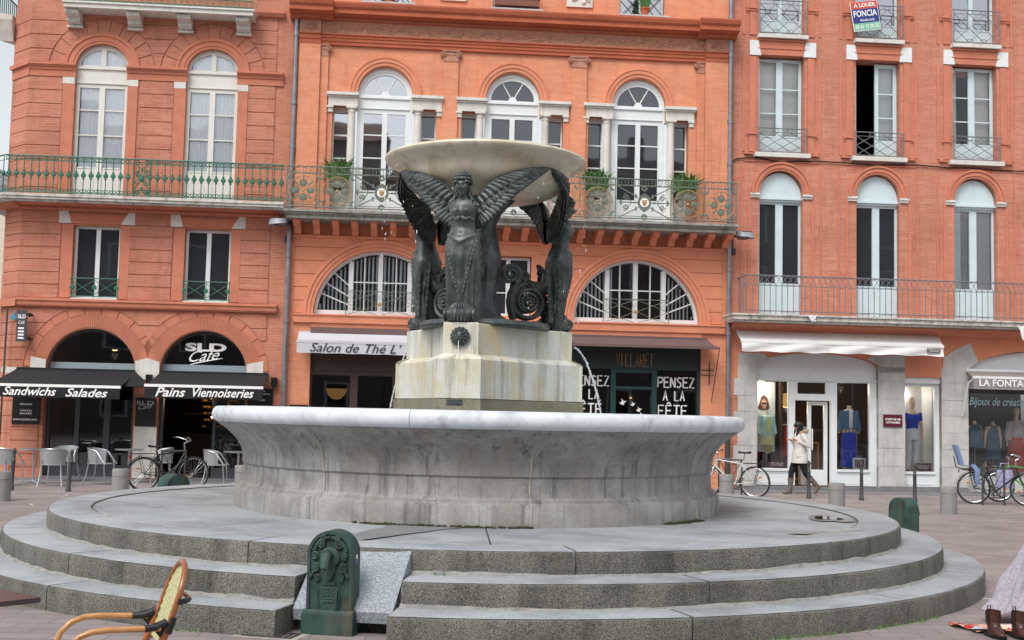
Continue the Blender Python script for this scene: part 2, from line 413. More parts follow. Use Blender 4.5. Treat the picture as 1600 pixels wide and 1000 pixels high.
# ================================================================ STEPS
CX, CY = -.363, 14.8
FX = frame(CX, CY)
def azdir(a): return math.sin(R_(a)), -math.cos(R_(a))
def sector(mb, prof, a0, a1, seg):
    """closed profile (r,z) swept from azimuth a0 to a1 (degrees, 0 = towards the square's near side)"""
    rings = []
    for j in range(seg+1):
        sx, sy = azdir(a0+(a1-a0)*j/seg)
        rings.append([mb.p((r*sx, r*sy, z)) for r, z in prof])
    n = len(prof)
    for j in range(seg):
        for k in range(n): mb.face((rings[j][k], rings[j+1][k], rings[j+1][(k+1) % n], rings[j][(k+1) % n]), True)
    mb.face(rings[0]); mb.face(rings[-1][::-1])
steps = thing('fountain_steps', 'three round speckled granite steps under the fountain', 'steps', FX)
def stepring(R, z0, z1, r_in, nb, a_s, a_e, top=False):
    mb = MB(); gap = .05
    for k in range(nb):
        a0 = a_s+(a_e-a_s)*k/nb+gap; a1 = a_s+(a_e-a_s)*(k+1)/nb-gap; n = max(5, int(150/nb))
        if top: sector(mb, [(r_in+.02, z1), (R-.02, z1), (R-.026, z1+.004), (r_in+.02, z1+.004)], a0+.1, a1-.1, n)
        else:
            d = rnd.uniform(-.006, .006); dz = rnd.uniform(-.003, .003)
            sector(mb, [(r_in, z0-.02), (R+d, z0-.02), (R+d, z1-.03+dz), (R+d-.008, z1-.01+dz), (R+d-.028, z1+dz), (r_in, z1+dz)], a0, a1, n)
    return mb
SLAB = -9.5
for R, z0, z1, rin, nb, a_s, a_e in ((5.71, 0, .2, 4.5, 15, SLAB+4.3, SLAB+360-4.3), (5.30, .2, .4, 4.3, 13, SLAB+4.6, SLAB+360-4.6), (4.86, .4, .6, 4.40, 11, 11, 371)):
    st = obj('step', stepring(R, z0, z1, rin, nb, a_s, a_e), m['granite'], steps)
    obj('tread', stepring(R, z0, z1, rin if R < 5 else R-.5, nb, a_s, a_e, True), m['granitetop'], st)
m['mortar'] = plain('grey_cement_mortar', '8f8f8b', .95, var=.3, scale=12, bmp=.3)
for R, z0, a_s, a_e in ((5.30, .2, SLAB+4.6, SLAB+355.4), (4.86, .4, SLAB+4.7, SLAB+355.3)):     # cement fillet along the foot of each riser
    mb = MB(); n = 420; q = random.Random(int(R*10)); hh = [q.uniform(.012, .05) for _ in range(n+1)]
    hh = [(hh[max(0, k-1)]+hh[k]+hh[min(n, k+1)])/3*(.4+.6*abs(math.sin(k*.05+R))) for k in range(n+1)]
    rings = []
    for k in range(n+1):
        sx, sy = azdir(a_s+(a_e-a_s)*k/n); rings.append([mb.p((r_*sx, r_*sy, z_)) for r_, z_ in ((R+.03, z0+.003), (R+.014, z0+hh[k]*.7), (R-.004, z0+hh[k]+.004))])
    for k in range(n):
        for j in range(2): mb.face((rings[k][j], rings[k+1][j], rings[k+1][j+1], rings[k][j+1]), True)
    obj('mortar_fillet', mb, m['mortar'], steps)
mb = MB()
for k in range(9):
    sector(mb, [(2.6, .5), (4.397, .5), (4.397, .592), (2.6, .60)], 3+40*k+.12, 3+40*(k+1)-.12, 12)
obj('paved_top', mb, m['granitetop'], steps)
mb = MB(); a = SLAB; sx, sy = azdir(a); px, py = -sy, sx
def rp(r, t, z): return (sx*r+px*t, sy*r+py*t, z)
v = [mb.p(rp(r, t, z)) for r, z in ((4.80, .612), (5.40, .175), (5.38, .09), (4.80, .40)) for t in (-.395, .395)]
for q in ((0, 2, 3, 1), (2, 4, 5, 3), (4, 6, 7, 5), (6, 0, 1, 7), (0, 6, 4, 2), (1, 3, 5, 7)): mb.face([v[k] for k in q])
obj('sloping_slab', mb, m['graniteramp'], steps)
mb = MB()
v = [mb.p(rp(r, t, z)) for r, z in ((4.5, .10), (5.22, .10), (5.25, 0), (4.5, 0)) for t in (-.40, .40)]
for q in ((0, 2, 3, 1), (2, 4, 5, 3), (4, 6, 7, 5), (6, 0, 1, 7), (0, 6, 4, 2), (1, 3, 5, 7)): mb.face([v[k] for k in q])
obj('slab_footing', mb, m['granite'], steps)
# ================================================================ FOUNTAIN
m['basin'] = stained('basin_stone', 'a5a4a2', '767573', '454442', 1.8, .95, .8, (70, .1), .25, (13, 13, .3), extra='8b8680')
m['basinrim'] = stained('pale_marble_rim', 'dde3e8', 'bcc1c8', '94989e', 2.5, .8, .55, (60, .05), .1, (3, 3, 3))
m['pedestal'] = stained('stained_limestone', 'd6d8d3', 'c9c09c', '7a786f', 1.9, .9, .75, (60, .06), .15, (9, 9, .5), extra='d3bb82')
m['pedestalbase'] = stained('algae_stone', '8c8872', '6a6650', '55523f', 2.5, .7, .7, (60, .15), .2, (6, 6, .7))
m['bowl'] = stained('cream_marble', 'e2dac2', 'c2bAa4', 'a39b86', 1.6, .6, .45, None, .08, (7, 7, .6), extra='b19a72')
m['joint'] = plain('pale_joint_mortar', 'a9a49b', .9, var=.2, scale=15)
def bronze():
    mt, nt, b = newmat('black_green_bronze')
    f = noise(nt, 7, 6, .7); col = ramp(nt, f, [(.28, lin('35393b')), (.52, lin('565b5b')), (.75, lin('7d8582'))])
    g = N(nt, 'ShaderNodeNewGeometry'); up = N(nt, 'ShaderNodeSeparateXYZ'); nt.links.new(g.outputs['Normal'], up.inputs[0])
    st = ramp(nt, noise(nt, 1.0, 5, .7, (14, 14, 1.2)), [(.5, (0, 0, 0, 1)), (.75, (.55, .55, .55, 1))])
    col = mixc(nt, st, col, lin('59645f'))
    nt.links.new(col, b.inputs['Base Color']); b.inputs['Metallic'].default_value = .35; b.inputs['Roughness'].default_value = .42
    bump(nt, b, noise(nt, 40, 4, .7), .35, .006); return mt
m['bronze'] = bronze()
m['bronzelight'] = plain('rubbed_green_bronze', '626d67', .45, .3, var=.25, scale=20)
m['water'] = glassmat('water', .1, (.75, .85, .88, 1), False, .05)
m['foam'] = plain('white_water', 'e6e9ee', .25, var=.1, scale=30)
fo = thing('fountain', 'stone fountain with three winged bronze women carrying a marble bowl', 'fountain', FX)
mb = MB()
prof = [(2.2, .58), (2.865, .58), (2.865, .80), (2.85, .825), (2.82, .835), (2.815, .86), (2.79, .875), (2.775, .9), (2.765, 1.07), (2.772, 1.078), (2.772, 1.088), (2.785, 1.092), (2.785, 1.13)]
for k in range(13):
    t = k/12; prof.append((2.785+.31*t**2.3, 1.13+.42*t))
prof += [(3.0, 1.56), (2.75, 1.35), (2.7, .95), (0, .95)]
mb.lathe(prof, 160)
ba = obj('basin', mb, m['basin'], fo)
mb = MB(); pr = [(2.78, 1.56), (3.085, 1.552)]
for k in range(13):
    t = math.pi*(k/12); pr.append((3.085+.075*math.sin(t), 1.64-.088*math.cos(t)))
pr += [(2.82, 1.735), (2.78, 1.70)]
for k in range(8):
    A = -101+45*k
    sector(mb, pr, A+.06, A+45-.06, 24)
obj('rim', mb, m['basinrim'], ba)
for a in (12, 57, -33, -78, 102, 147):      # mortar seams between the basin's blocks
    mb = MB(); q = []
    for r, z in prof[1:26]:
        x, y = azdir(a+rnd.uniform(-.12, .12)); q.append(((r+.0)*x, (r+.0)*y, z))
    mb.tube(q, [rnd.uniform(.006, .016) for _ in q], 5)
    obj('mortar_seam', mb, m['joint'], ba)
mb = MB(); mb.lathe([(0, 1.5), (2.74, 1.5)], 64)
obj('water_surface', mb, m['water'], fo)
# pedestal: a triangle with cut corners and hollow sides
PH = -11.2
def plan3(rho, hw, sag, n=10):
    q = []
    for k in range(3):
        a = PH+120*k; sx, sy = azdir(a); tx, ty = -sy, sx     # tangential (towards growing azimuth)
        c0 = Vector((sx*rho-tx*hw, sy*rho-ty*hw)); c1 = Vector((sx*rho+tx*hw, sy*rho+ty*hw))
        a2 = a+120; s2x, s2y = azdir(a2); t2x, t2y = -s2y, s2x
        d0 = Vector((s2x*rho-t2x*hw, s2y*rho-t2y*hw))
        q += [c0, c1]
        # short return then a hollow side
        mid = -(c1+d0).normalized()
        e0 = c1+mid*.05; e1 = d0+mid*.05
        for j in range(n+1):
            t = j/n; p = e0.lerp(e1, t)+mid*sag*4*t*(1-t); q.append(p)
    return [(p.x, p.y) for p in q]
pe_mb = MB(); lo = plan3(1.22, .27, .10); lo2 = plan3(1.19, .26, .10); up = plan3(1.10, .205, .10)
pe_mb.plan(lo, 1.87, 2.31); pe_mb.plan(lo, 2.31, 2.335, lo2); pe_mb.plan(lo2, 2.335, 2.375, up); pe_mb.plan(up, 2.375, 2.715); pe_mb.plan(up, 2.715, 2.73, plan3(1.09, .197, .10))
pe = obj('pedestal', pe_mb, m['pedestal'], fo)
mb = MB(); mb.plan(plan3(1.235, .28, .10), 1.2, 1.862)
obj('plinth', mb, m['pedestalbase'], pe)
# plaque
sx, sy = azdir(PH); tx, ty = -sy, sx
FP = FX @ Matrix(((tx, sx, 0, 0), (ty, sy, 0, 0), (0, 0, 1, 0), (0, 0, 0, 1)))     # x along the face, y outward, z up
mb = MB(); mb.box(-.11, .07, 1.236, 1.244, 1.795, 1.855)
mb.box(-.10, .06, 1.244, 1.247, 1.80, 1.803); mb.box(-.10, .06, 1.244, 1.247, 1.847, 1.85)
obj('plaque', mb, m['bronze'], pe, FP)
def lion(k):
    a = PH+120*k; sx, sy = azdir(a); tx, ty = -sy, sx
    F = FX @ Matrix(((tx, sx, 0, 0), (ty, sy, 0, 0), (0, 0, 1, 0), (0, 0, 0, 1)))
    mb = MB(); c = Vector((0, 1.115, 2.60)); mb.M = Matrix.Translation((0, 0, 2.565)) @ Matrix.Diagonal((.88, 1, .88, 1)) @ Matrix.Translation((0, 0, -2.60))
    for ring, (R, n, r) in enumerate(((.105, 15, .03), (.075, 11, .03))):       # mane locks
        for j in range(n):
            th = 2*math.pi*j/n+ring*.2
            mb.ball((c.x+R*math.cos(th), c.y+.012+.015*ring, c.z+R*math.sin(th)), r, .028, r*.85, 8, 5)
    mb.ball((0, 1.13, 2.605), .072, .055, .075, 14, 10)
    mb.ball((0, 1.175, 2.575), .036, .035, .03, 10, 7); mb.ball((0, 1.20, 2.60), .02, .02, .018, 8, 6)
    for s in (-1, 1):
        mb.ball((s*.032, 1.178, 2.635), .018, .012, .010, 8, 5); mb.ball((s*.062, 1.15, 2.66), .022, .02, .025, 8, 5); mb.ball((s*.024, 1.19, 2.572), .02, .02, .018, 8, 5)
    mb.ball((0, 1.17, 2.545), .02, .02, .012, 8, 5)
    obj('lion_mask', mb, m['bronze'], pe, F)
for k in range(3): lion(k)
# upper bowl
mb = MB()
pr = [(0, 4.315), (.48, 4.32), (.55, 4.33)]
for k in range(1, 10):
    t = k/9; pr.append((.55+.48*math.sin(t*math.pi/2)**.9, 4.33+.28*(1-math.cos(t*math.pi/2))**.9))
pr += [(1.035, 4.615), (1.04, 4.63), (1.06, 4.645), (1.12, 4.69), (1.17, 4.722), (1.21, 4.74), (1.232, 4.758), (1.24, 4.78), (1.232, 4.803), (1.21, 4.812), (1.18, 4.80), (1.05, 4.70), (.6, 4.55), (0, 4.5)]
mb.lathe(pr, 96)
obj('bowl', mb, m['bowl'], fo)
mb = MB(); mb.lathe([(.40, 2.73), (.42, 2.79), (.33, 2.83), (.22, 2.9), (.15, 3.1), (.19, 3.4), (.21, 3.6), (.15, 3.9), (.13, 4.0), (.2, 4.15), (.26, 4.22), (.36, 4.32)], 24, ripple=lambda th, z: 1+.05*math.cos(10*th))
obj('central_stem', mb, m['bronze'], fo)
mb = MB(); mb.lathe([(0, 2.725), (.78, 2.725), (.80, 2.75), (.78, 2.80), (.5, 2.83), (0, 2.83)], 3*16, ripple=lambda th, z: 1+.06*math.cos(3*(th+R_(90-PH)))*1)
obj('bronze_base', mb, m['bronze'], fo)
# ---- winged women
def interp(tab, z):
    if z <= tab[0][0]: return tab[0][1:]
    for a, b in zip(tab, tab[1:]):
        if z <= b[0]:
            t = (z-a[0])/(b[0]-a[0]); t = t*t*(3-2*t)*.5+t*.5
            return tuple(x+(y-x)*t for x, y in zip(a[1:], b[1:]))
    return tab[-1][1:]
BODY = [(0, .96, .09, .165), (.06, .95, .085, .18), (.18, .95, .078, .182), (.4, .975, .088, .185), (.60, .99, .118, .188), (.76, .985, .152, .20), (.88, .98, .156, .205), (.98, .99, .128, .182), (1.08, 1.0, .095, .145), (1.15, 1.012, .094, .140), (1.24, 1.02, .105, .152), (1.31, 1.015, .10, .165), (1.36, 1.012, .085, .16), (1.395, 1.018, .066, .115), (1.42, 1.03, .056, .07), (1.45, 1.045, .052, .054), (1.50, 1.055, .05, .05)]
def gauss(x, s): return math.exp(-(x/s)**2)
def statue_body():
    mb = MB(); NV, NU = 110, 56
    def fn(i, j):
        z = 1.50*j; th = 2*math.pi*i; cx, hx, hy = interp(BODY, z)
        ct, s_ = math.cos(th), math.sin(th); k = 1
        dx = 0; dy = 0; sup = .85 if z < .95 else .95
        X = hx*math.copysign(abs(ct)**sup, ct); Y = hy*math.copysign(abs(s_)**sup, s_)
        if z < .93:       # skirt: flutes, a hanging front panel and a V of drapery
            am = .010*min(1, (.93-z)/.25)
            f = math.cos(15*th+.6*math.sin(z*7))
            pan = gauss(Y, .03)*(ct > 0)
            X += am*f*ct+.012*pan*min(1, (.93-z)/.2); Y += am*f*s_
            vline = abs(Y)-(.17*(max(0, z-.35)/.55)**.8*.9)
            if ct > 0: X += .013*gauss(vline, .016)
        if ct > 0:
            X += .055*(gauss(Y-.07, .046)+gauss(Y+.07, .046))*gauss(z-1.275, .05)
            X += .018*gauss(Y, .09)*gauss(z-1.0, .09)-.022*gauss(Y, .012)*gauss(z-1.015, .014)
            X += .02*(gauss(z-.915-.04*abs(Y)/.1*1.2, .02))*1.0
            X += .012*gauss(z-1.19, .016)
        X -= .02*gauss(Y, .025)*(ct < 0)*(z > .95)
        return (cx+X, Y, z)
    mb.grid(fn, NU, NV, closed_u=True)
    # head
    def hd(i, j):
        th = 2*math.pi*i; ph = math.pi*j; ct, s_ = math.cos(th), math.sin(th); zz = -math.cos(ph); r = math.sin(ph)
        w_ = 1-.28*max(0, -zz)**1.5
        X = .092*r*ct*w_; Y = .078*r*s_*w_; Z = .122*zz
        if ct > 0:
            X += .030*gauss(Y, .012)*gauss(Z+.010, .030)+.014*gauss(Y, .014)*gauss(Z+.03, .015)     # nose
            X -= .030*(gauss(Y-.03, .015)+gauss(Y+.03, .015))*gauss(Z-.012, .014)           # eye hollows
            X += .008*(gauss(Y-.03, .009)+gauss(Y+.03, .009))*gauss(Z-.011, .007)
            X += .013*gauss(Z-.036, .011)*gauss(abs(Y)-.028, .022)+.008*gauss(abs(Y)-.042, .016)*gauss(Z+.03, .02)
            X += .009*gauss(Y, .018)*gauss(Z+.062, .007)+.008*gauss(Y, .016)*gauss(Z+.073, .006)-.007*gauss(Y, .02)*gauss(Z+.0675, .003)
            X += .016*gauss(Y, .025)*gauss(Z+.098, .018)
        return (1.08+X, Y, 1.555+Z)
    mb.grid(hd, 48, 48, closed_u=True)
    return mb
def statue_hair():
    mb = MB(); r = random.Random(3)
    for ring, (zz, R, n, s) in enumerate(((1.60, .094, 18, .024), (1.635, .092, 16, .026), (1.672, .07, 12, .027), (1.70, .035, 7, .027))):
        for k in range(n):
            th = 2*math.pi*(k+.5*(ring % 2))/n
            if ring == 0 and abs(math.sin(th/2)) < .3: continue
            mb.ball((1.065+R*1.08*math.cos(th), R*.98*math.sin(th), zz+.006-.012*(math.cos(th) < 0)), s*r.uniform(.85, 1.15), s*r.uniform(.85, 1.15), s*.8, 7, 5)
    for s in (-1, 1):      # locks falling on the shoulders
        for k in range(9):
            t = k/8; mb.ball((1.03+.03*t+.008*math.sin(9*t), s*(.068+.05*t+.012*math.sin(14*t)), 1.53-.19*t), .024-.006*t, .024-.006*t, .022, 7, 5)
        for k in range(7):
            t = k/6; mb.ball((1.0+.03*t, s*(.075+.075*t), 1.50-.15*t), .022, .02, .02, 7, 5)
    for k in range(12):
        t = k/11; mb.ball((.975-.05*t, .03*math.sin(3*t), 1.62-.28*t), .035, .05, .03, 7, 5)
    return mb
TOP = [(4, 1.40), (9, 1.50), (16, 1.62), (24, 1.71), (36, 1.785), (48, 1.84), (60, 1.87)]
BOT = [(5, 1.10), (9, 1.10), (13, 1.12), (20, 1.21), (28, 1.36), (37, 1.53), (47, 1.67), (55, 1.78), (60, 1.85)]
def ev(tab, a):
    for p, q in zip(tab, tab[1:]):
        if a <= q[0]: return p[1]+(q[1]-p[1])*max(0, (a-p[0]))/(q[0]-p[0])
    return tab[-1][1]
def wing(s):
    mb = MB()
    def pt(a, z, off):
        r = .84+.21*min(1, max(0, (a-4))/38)+off
        return (r*math.cos(R_(s*a)), r*math.sin(R_(s*a)), z)
    def core(i, j):       # thin solid core
        a = 4+56*i; t, b = ev(TOP, a), ev(BOT, a); jj = 2*math.pi*j
        mid, h = (t+b)/2-.004, max(.006, (t-b)/2-.004)
        return pt(a, mid+h*math.cos(jj), .018*math.sin(jj)-.01)
    mb.grid(core, 40, 14)
    def edge(i, j):       # rounded leading edge
        a = 4+56*i; jj = 2*math.pi*j; r = .03*(1-i*.6)
        return pt(a, ev(TOP, a)-.012+r*math.cos(jj), r*math.sin(jj)+.006)
    mb.grid(edge, 40, 10)
    def blade(a0, z0, a1, z1, wd, off, curve=0):
        d = Vector(((a1-a0)/57.3*1.0, z1-z0)); L = d.length; d.normalize(); n = Vector((-d.y, d.x))
        def f(i, j):
            t = j; q = (i-.5)*2; sh = wd*(min(1, t*4+.35))*(1 if t < .8 else math.sqrt(max(0, 1-((t-.8)/.2)**2)))
            x = a0+(d.x*L*t+n.x*q*sh+curve*t*t*n.x)*57.3; z = z0+d.y*L*t+n.y*q*sh+curve*t*t*n.y
            return pt(x, z, off+.014*(1-q*q)+.006*t)
        mb.grid(f, 4, 9)
    nf = 24
    for k in range(nf):       # flight feathers: short by the body, long towards the tip
        t = k/(nf-1); a1 = 6+53*t; z1 = ev(BOT, a1)+.012; a0 = max(5, a1-5-30*t); z0 = ev(TOP, a0)-.05-.03*(1-t)
        blade(a0, z0, a1, z1, .036, .010+.003*(k % 2), 0)
    for k in range(14):
        t = k/13; a1 = 7+52*t; z1 = ev(BOT, a1)+.01; a0 = max(5, a1-5-26*t); blade(a0, ev(TOP, a0)-.06, a1, z1, .05, -.05+.004*(k % 2), 0)
    for row, (fr, o, n) in enumerate(((.62, .028, 13), (.38, .040, 12))):
        for k in range(n):
            t = k/(n-1); ae = 6+(46-10*row)*t; tp, bt = ev(TOP, ae), ev(BOT, ae); z1 = tp-(tp-bt)*fr; a0 = max(4.5, ae-3-8*t)
            blade(a0, ev(TOP, a0)-.02, ae, z1, .030, o)
    return mb
def acanthus(mb, base, tip, wd, bulge):
    """leaf in the (r,y,z) space with a scalloped edge"""
    b, t = Vector(base), Vector(tip); d = t-b; nrm = Vector(bulge); side = d.cross(nrm).normalized()
    def f(i, j):
        q = (i-.5)*2; sh = wd*math.sin(math.pi*min(1, .12+j*.88))**.6*(1+.22*math.cos(j*24))
        return b+d*j+side*q*sh+nrm*(math.sin(math.pi*j)*1.0-.35*abs(q)+.16*math.cos(q*9))
    mb.grid(f, 8, 16)
def spiral(c, r0, r1, a0, turns, n=70):
    return [(c[0]+(r0+(r1-r0)*k/n)*math.cos(a0+turns*2*math.pi*k/n), c[1]+(r0+(r1-r0)*k/n)*math.sin(a0+turns*2*math.pi*k/n)) for k in range(n+1)]
def tail():
    mb = MB()
    big = spiral((.585, .355), .235, .05, R_(100), 2.35)
    for y in (-.05, .05):
        mb.tube([(r, y, z) for r, z in big], [.032-.016*k/len(big) for k in range(len(big))], 7)
    mb.tube([(r, 0, z) for r, z in big], [.03-.014*k/len(big) for k in range(len(big))], 6, flat=(1, 2.2, 1))
    small = spiral((.345, .69), .125, .02, R_(-60), 2.2)
    # S curve from the big spiral up to the small one
    s_c = [(.40, .13), (.36, .25), (.345, .36), (.36, .46), (.40, .54), (.44, .60)]
    for y in (-.045, .045):
        mb.tube([(r, y, z) for r, z in s_c], .034, 7); mb.tube([(r, y, z) for r, z in small], [.034-.02*k/len(small) for k in range(len(small))], 7)
    mb.tube([(r, 0, z) for r, z in s_c+small], .025, 6, flat=(1, 2.2, 1))
    # ribbed tail from the hip down and inwards
    tl = [(.88, .70), (.86, .60), (.80, .545), (.72, .535), (.64, .56), (.56, .60), (.52, .63)]
    mb.tube([(r, 0, z) for r, z in tl], [.11, .10, .088, .075, .062, .045, .03], 10, flat=(1, 1.0, 1))
    for k in range(16):
        t = k/15*5; i = min(int(t), 5); f = t-i
        r = tl[i][0]+(tl[i+1][0]-tl[i][0])*f; z = tl[i][1]+(tl[i+1][1]-tl[i][1])*f; rad = .10-.052*k/15
        mb.lathe([(rad, -.010), (rad+.014, 0), (rad, .010)], 12, (r, 0, z), axis='x')
    sp2 = spiral((.515, .675), .07, .015, R_(-90), 1.4, 30)
    for y in (-.03, .03): mb.tube([(r, y, z) for r, z in sp2], .02, 6)
    return mb
def rosette(s):
    mb = MB()
    if 1:
        for k in range(16):
            th = 2*math.pi*k/16; mb.ball((.585+.10*math.cos(th), s*.075, .355+.10*math.sin(th)), .026, .02, .026, 6, 5)
        for k in range(9):
            th = 2*math.pi*k/9; mb.ball((.585+.052*math.cos(th), s*.085, .355+.052*math.sin(th)), .02, .018, .02, 6, 5)
        mb.ball((.585, s*.095, .355), .028, .02, .028, 8, 6)
    return mb
def foot_leaves():
    mb = MB(); r = random.Random(5)
    mb.ball((.97, 0, .10), .11, .165, .13, 18, 10)
    for k in range(13):      # ribs of the shell under the skirt
        th = R_(-84+14*k)
        mb.tube([(1.0+.135*math.cos(a)*math.cos(th), .17*math.cos(a)*math.sin(th), .02+.22*math.sin(a)) for a in [R_(x) for x in range(0, 81, 10)]], .012, 5)
    for s in (-1, 1):
        for k in range(9):       # leaves up the back of the legs
            z = .05+.085*k
            acanthus(mb, (.93-.012*k, s*.10, z), (.80-.006*k, s*.17, z+.13), .04, (.0, s*.025, .01))
            acanthus(mb, (1.0, s*.16, z*.85+.08), (.90, s*.19, z*.85+.2), .035, (.0, s*.02, 0))
        for k in range(5): acanthus(mb, (.88-.1*k, s*.06, .10), (.74-.1*k, s*.12, .02+.05*(k % 2)), .045, (0, s*.03, .03))
    return mb
def volute():
    mb = MB()
    for s in (-1, 1):
        sp = spiral((1.05, .088), .07, .012, R_(-90), 2.1, 44)
        mb.tube([(r, s*.168, z) for r, z in sp], .014, 6)
    n = 54; mb.lathe([(0, -.17)]+[((.088-.030*abs(y/.17)**3)+.006*math.cos(y*2*math.pi/.034), y) for y in [-.165+.33*k/n for k in range(n+1)]]+[(0, .17)], 22, (1.05, 0, .088), axis='y')
    return mb
def belt():
    mb = MB(); r = random.Random(9)
    for s in (-1, 1):
        for k in range(13):      # beaded edge of the drapery
            t = k/12; y = s*(.012+.165*t**.9); z = .30+.62*t; cx, hx, hy = interp(BODY, z)
            x = cx+hx*math.sqrt(max(0, 1-min(1, (y/hy))**2))**.9+.016
            mb.ball((x, y, z), .011, .012, .014, 6, 5)
        for k in range(11):
            t = k/10; y = s*.135*t; z = 1.185+.012*math.cos(t*9); cx, hx, hy = interp(BODY, z); x = cx+hx*math.sqrt(max(0, 1-(y/hy)**2))+.018
            mb.ball((x, y, z), .012, .016, .010, 6, 5)
        mb.ball((1.125, s*.03, 1.195), .014, .028, .016, 7, 5)
    for s in (-1, 1):
        for z0_, z1_, f_ in ((.30, .92, lambda t: .012+.165*t**.9),):
            pts = []
            for k in range(14):
                t = k/13; y = s*f_(t); z = z0_+(z1_-z0_)*t; cx, hx, hy = interp(BODY, z); pts.append((cx+hx*math.sqrt(max(0, 1-min(1, (y/hy))**2))**.9+.010, y, z))
            mb.tube(pts, .008, 5)
    for k in range(22):
        y = -.175+.35*k/21; z = .905+.05*abs(y)/.1*1.2-.0; cx, hx, hy = interp(BODY, z); x = cx+hx*math.sqrt(max(0, 1-(y/hy)**2))+.016
        mb.ball((x, y, z), .013, .012, .016, 6, 5)
    return mb
def winged(a, label):
    F = FX @ Matrix.Translation((0, 0, 2.73)) @ Matrix.Rotation(R_(a-90), 4, 'Z')
    st = obj_me('winged_woman', BODY_ME, fo, F); st['label'] = label
    for nm, me in STAT.items():
        for q in me: obj_me(nm, q, st, F)
def mesh_of(mb, mat, ang=50):
    o = obj('tmp', mb, mat, smooth_angle=ang); me = o.data; bpy.data.objects.remove(o); return me
BODY_ME = mesh_of(statue_body(), m['bronze'])
STAT = {'hair': [mesh_of(statue_hair(), m['bronze'])], 'wing': [mesh_of(wing(-1), m['bronze'], 30), mesh_of(wing(1), m['bronze'], 30)], 'tail': [mesh_of(tail(), m['bronze'])], 'rosette': [mesh_of(rosette(-1), m['bronze']), mesh_of(rosette(1), m['bronze'])], 'foot_leaves': [mesh_of(foot_leaves(), m['bronze'], 30)], 'volute': [mesh_of(volute(), m['bronze'])], 'girdle': [mesh_of(belt(), m['bronzelight'])]}
for a, l in ((PH-1.5, 'winged bronze woman facing the viewer'), (PH+120, 'winged bronze woman seen in profile facing right'), (PH-120, 'winged bronze woman turned away to the left')): winged(a, l)
# ---- water
def jet(p0, v0, n, tmax, r, seed):
    mb = MB(); q = random.Random(seed); pts = []
    for k in range(n+1):
        t = tmax*k/n; pts.append((p0[0]+v0[0]*t, p0[1]+v0[1]*t, p0[2]+v0[2]*t-4.9*t*t))
    for k in range(n):
        a, b = Vector(pts[k]), Vector(pts[k+1])
        mb.tube([a, (a+b)/2+Vector((q.uniform(-r, r)*.4, 0, 0)), b], [r*q.uniform(.5, 1.1), r*q.uniform(.4, 1), r*q.uniform(.5, 1.1)], 6)
        if k > n*.25:
            for _ in range(1):
                s = q.uniform(.002, .007)*(r/.012)
                mb.ball((b.x+q.uniform(-.04, .04)*k/n, b.y+q.uniform(-.03, .03), b.z+q.uniform(-.03, .03)), s, s, s*1.6, 6, 4)
    return mb
def lionjet(k, spd, r, seed):
    sx, sy = azdir(PH+120*k)
    p0 = (CX+sx*1.18, CY+sy*1.18, 2.555); return jet(p0, (sx*spd, sy*spd, .05), 22, .46, r, seed)
tag(obj('water_jet', lionjet(1, 1.0, .016, 1), m['foam']), 'white water jet arching out right of the pedestal', 'water jet')
tag(obj('water_trickle', lionjet(0, .12, .006, 2), m['foam']), 'thin trickle of water falling from the front lion mask', 'water trickle')
tag(obj('water_spout', lionjet(2, 1.0, .012, 3), m['foam']), 'small water spout behind the left side of the pedestal', 'water jet')
mb = MB(); q = random.Random(4)
for k in range(420):
    t = q.random(); R = .02+.13*(1-t)**1.3; th = q.uniform(0, 6.283); s = q.uniform(.006, .018)
    mb.ball((CX+R*math.cos(th)*q.random()+.05*(1-t)**2, CY+R*math.sin(th)*q.random(), 4.62+.44*t), s, s, s*1.5, 6, 4)
tag(obj('water_plume', mb, m['foam']), 'bubbling white plume of water standing in the marble bowl', 'water plume')
mb = MB(); q = random.Random(14)
for k in range(110):       # drips falling from the bowl's rim
    a = q.choice((q.uniform(-180, 180), q.uniform(60, 120), q.uniform(-100, -60))); sx, sy = azdir(a); z = 4.75-2.0*q.random()**2; s = q.uniform(.0025, .006); r = 1.225+q.uniform(-.02, .03)
    mb.ball((CX+sx*r, CY+sy*r, z), s, s, s*q.uniform(2, 5), 5, 4)
tag(obj('water_drops', mb, m['foam']), 'scattered drops falling from the rim of the upper bowl', 'water drops', kind='stuff')
# moss along the foot of the basin
m['moss'] = plain('dark_moss', '33361f', .95, var=.5, scale=25)
m['grass'] = plain('fresh_weed', '5f8a35', .7, var=.3, scale=25)
mb = MB(); q = random.Random(8)
for k in range(330):
    a = q.choice((q.uniform(-24, 12), q.uniform(-20, 2), q.uniform(44, 58))); sx, sy = azdir(a); r = 2.875+abs(q.gauss(0, .02)); s = q.uniform(.012, .032)
    mb.ball((CX+sx*r, CY+sy*r, .602), s, s, s*q.uniform(.4, .9), 6, 4)
tag(obj('moss', mb, m['moss']), 'dark moss growing along the foot of the stone basin', 'moss', kind='stuff')
mb = MB()
for a, R, n, sp in ((-47, 5.73, 60, 2.5), (33, 5.72, 120, 14), (6, 5.72, 60, 10), (-22, 5.73, 20, 2), (-2, 4.88, 14, .6), (48, 2.87, 40, 2.5)):
    for k in range(n):
        sx, sy = azdir(a+q.uniform(-sp, sp)); r = R+abs(q.gauss(0, .015)); z0 = 0 if R > 5.5 else (.4 if R > 4 else .6); h = q.uniform(.015, .045); d = q.uniform(-.02, .02); e = q.uniform(-.02, .02)
        b = Vector((CX+sx*r, CY+sy*r, z0)); i = [mb.p(b+Vector((-.005, 0, 0))), mb.p(b+Vector((.005, 0, 0))), mb.p(b+Vector((d, e, h)))]; mb.face(i)
tag(obj('weeds', mb, m['grass']), 'little green weeds rooted at the foot of the granite steps', 'weeds', kind='stuff')
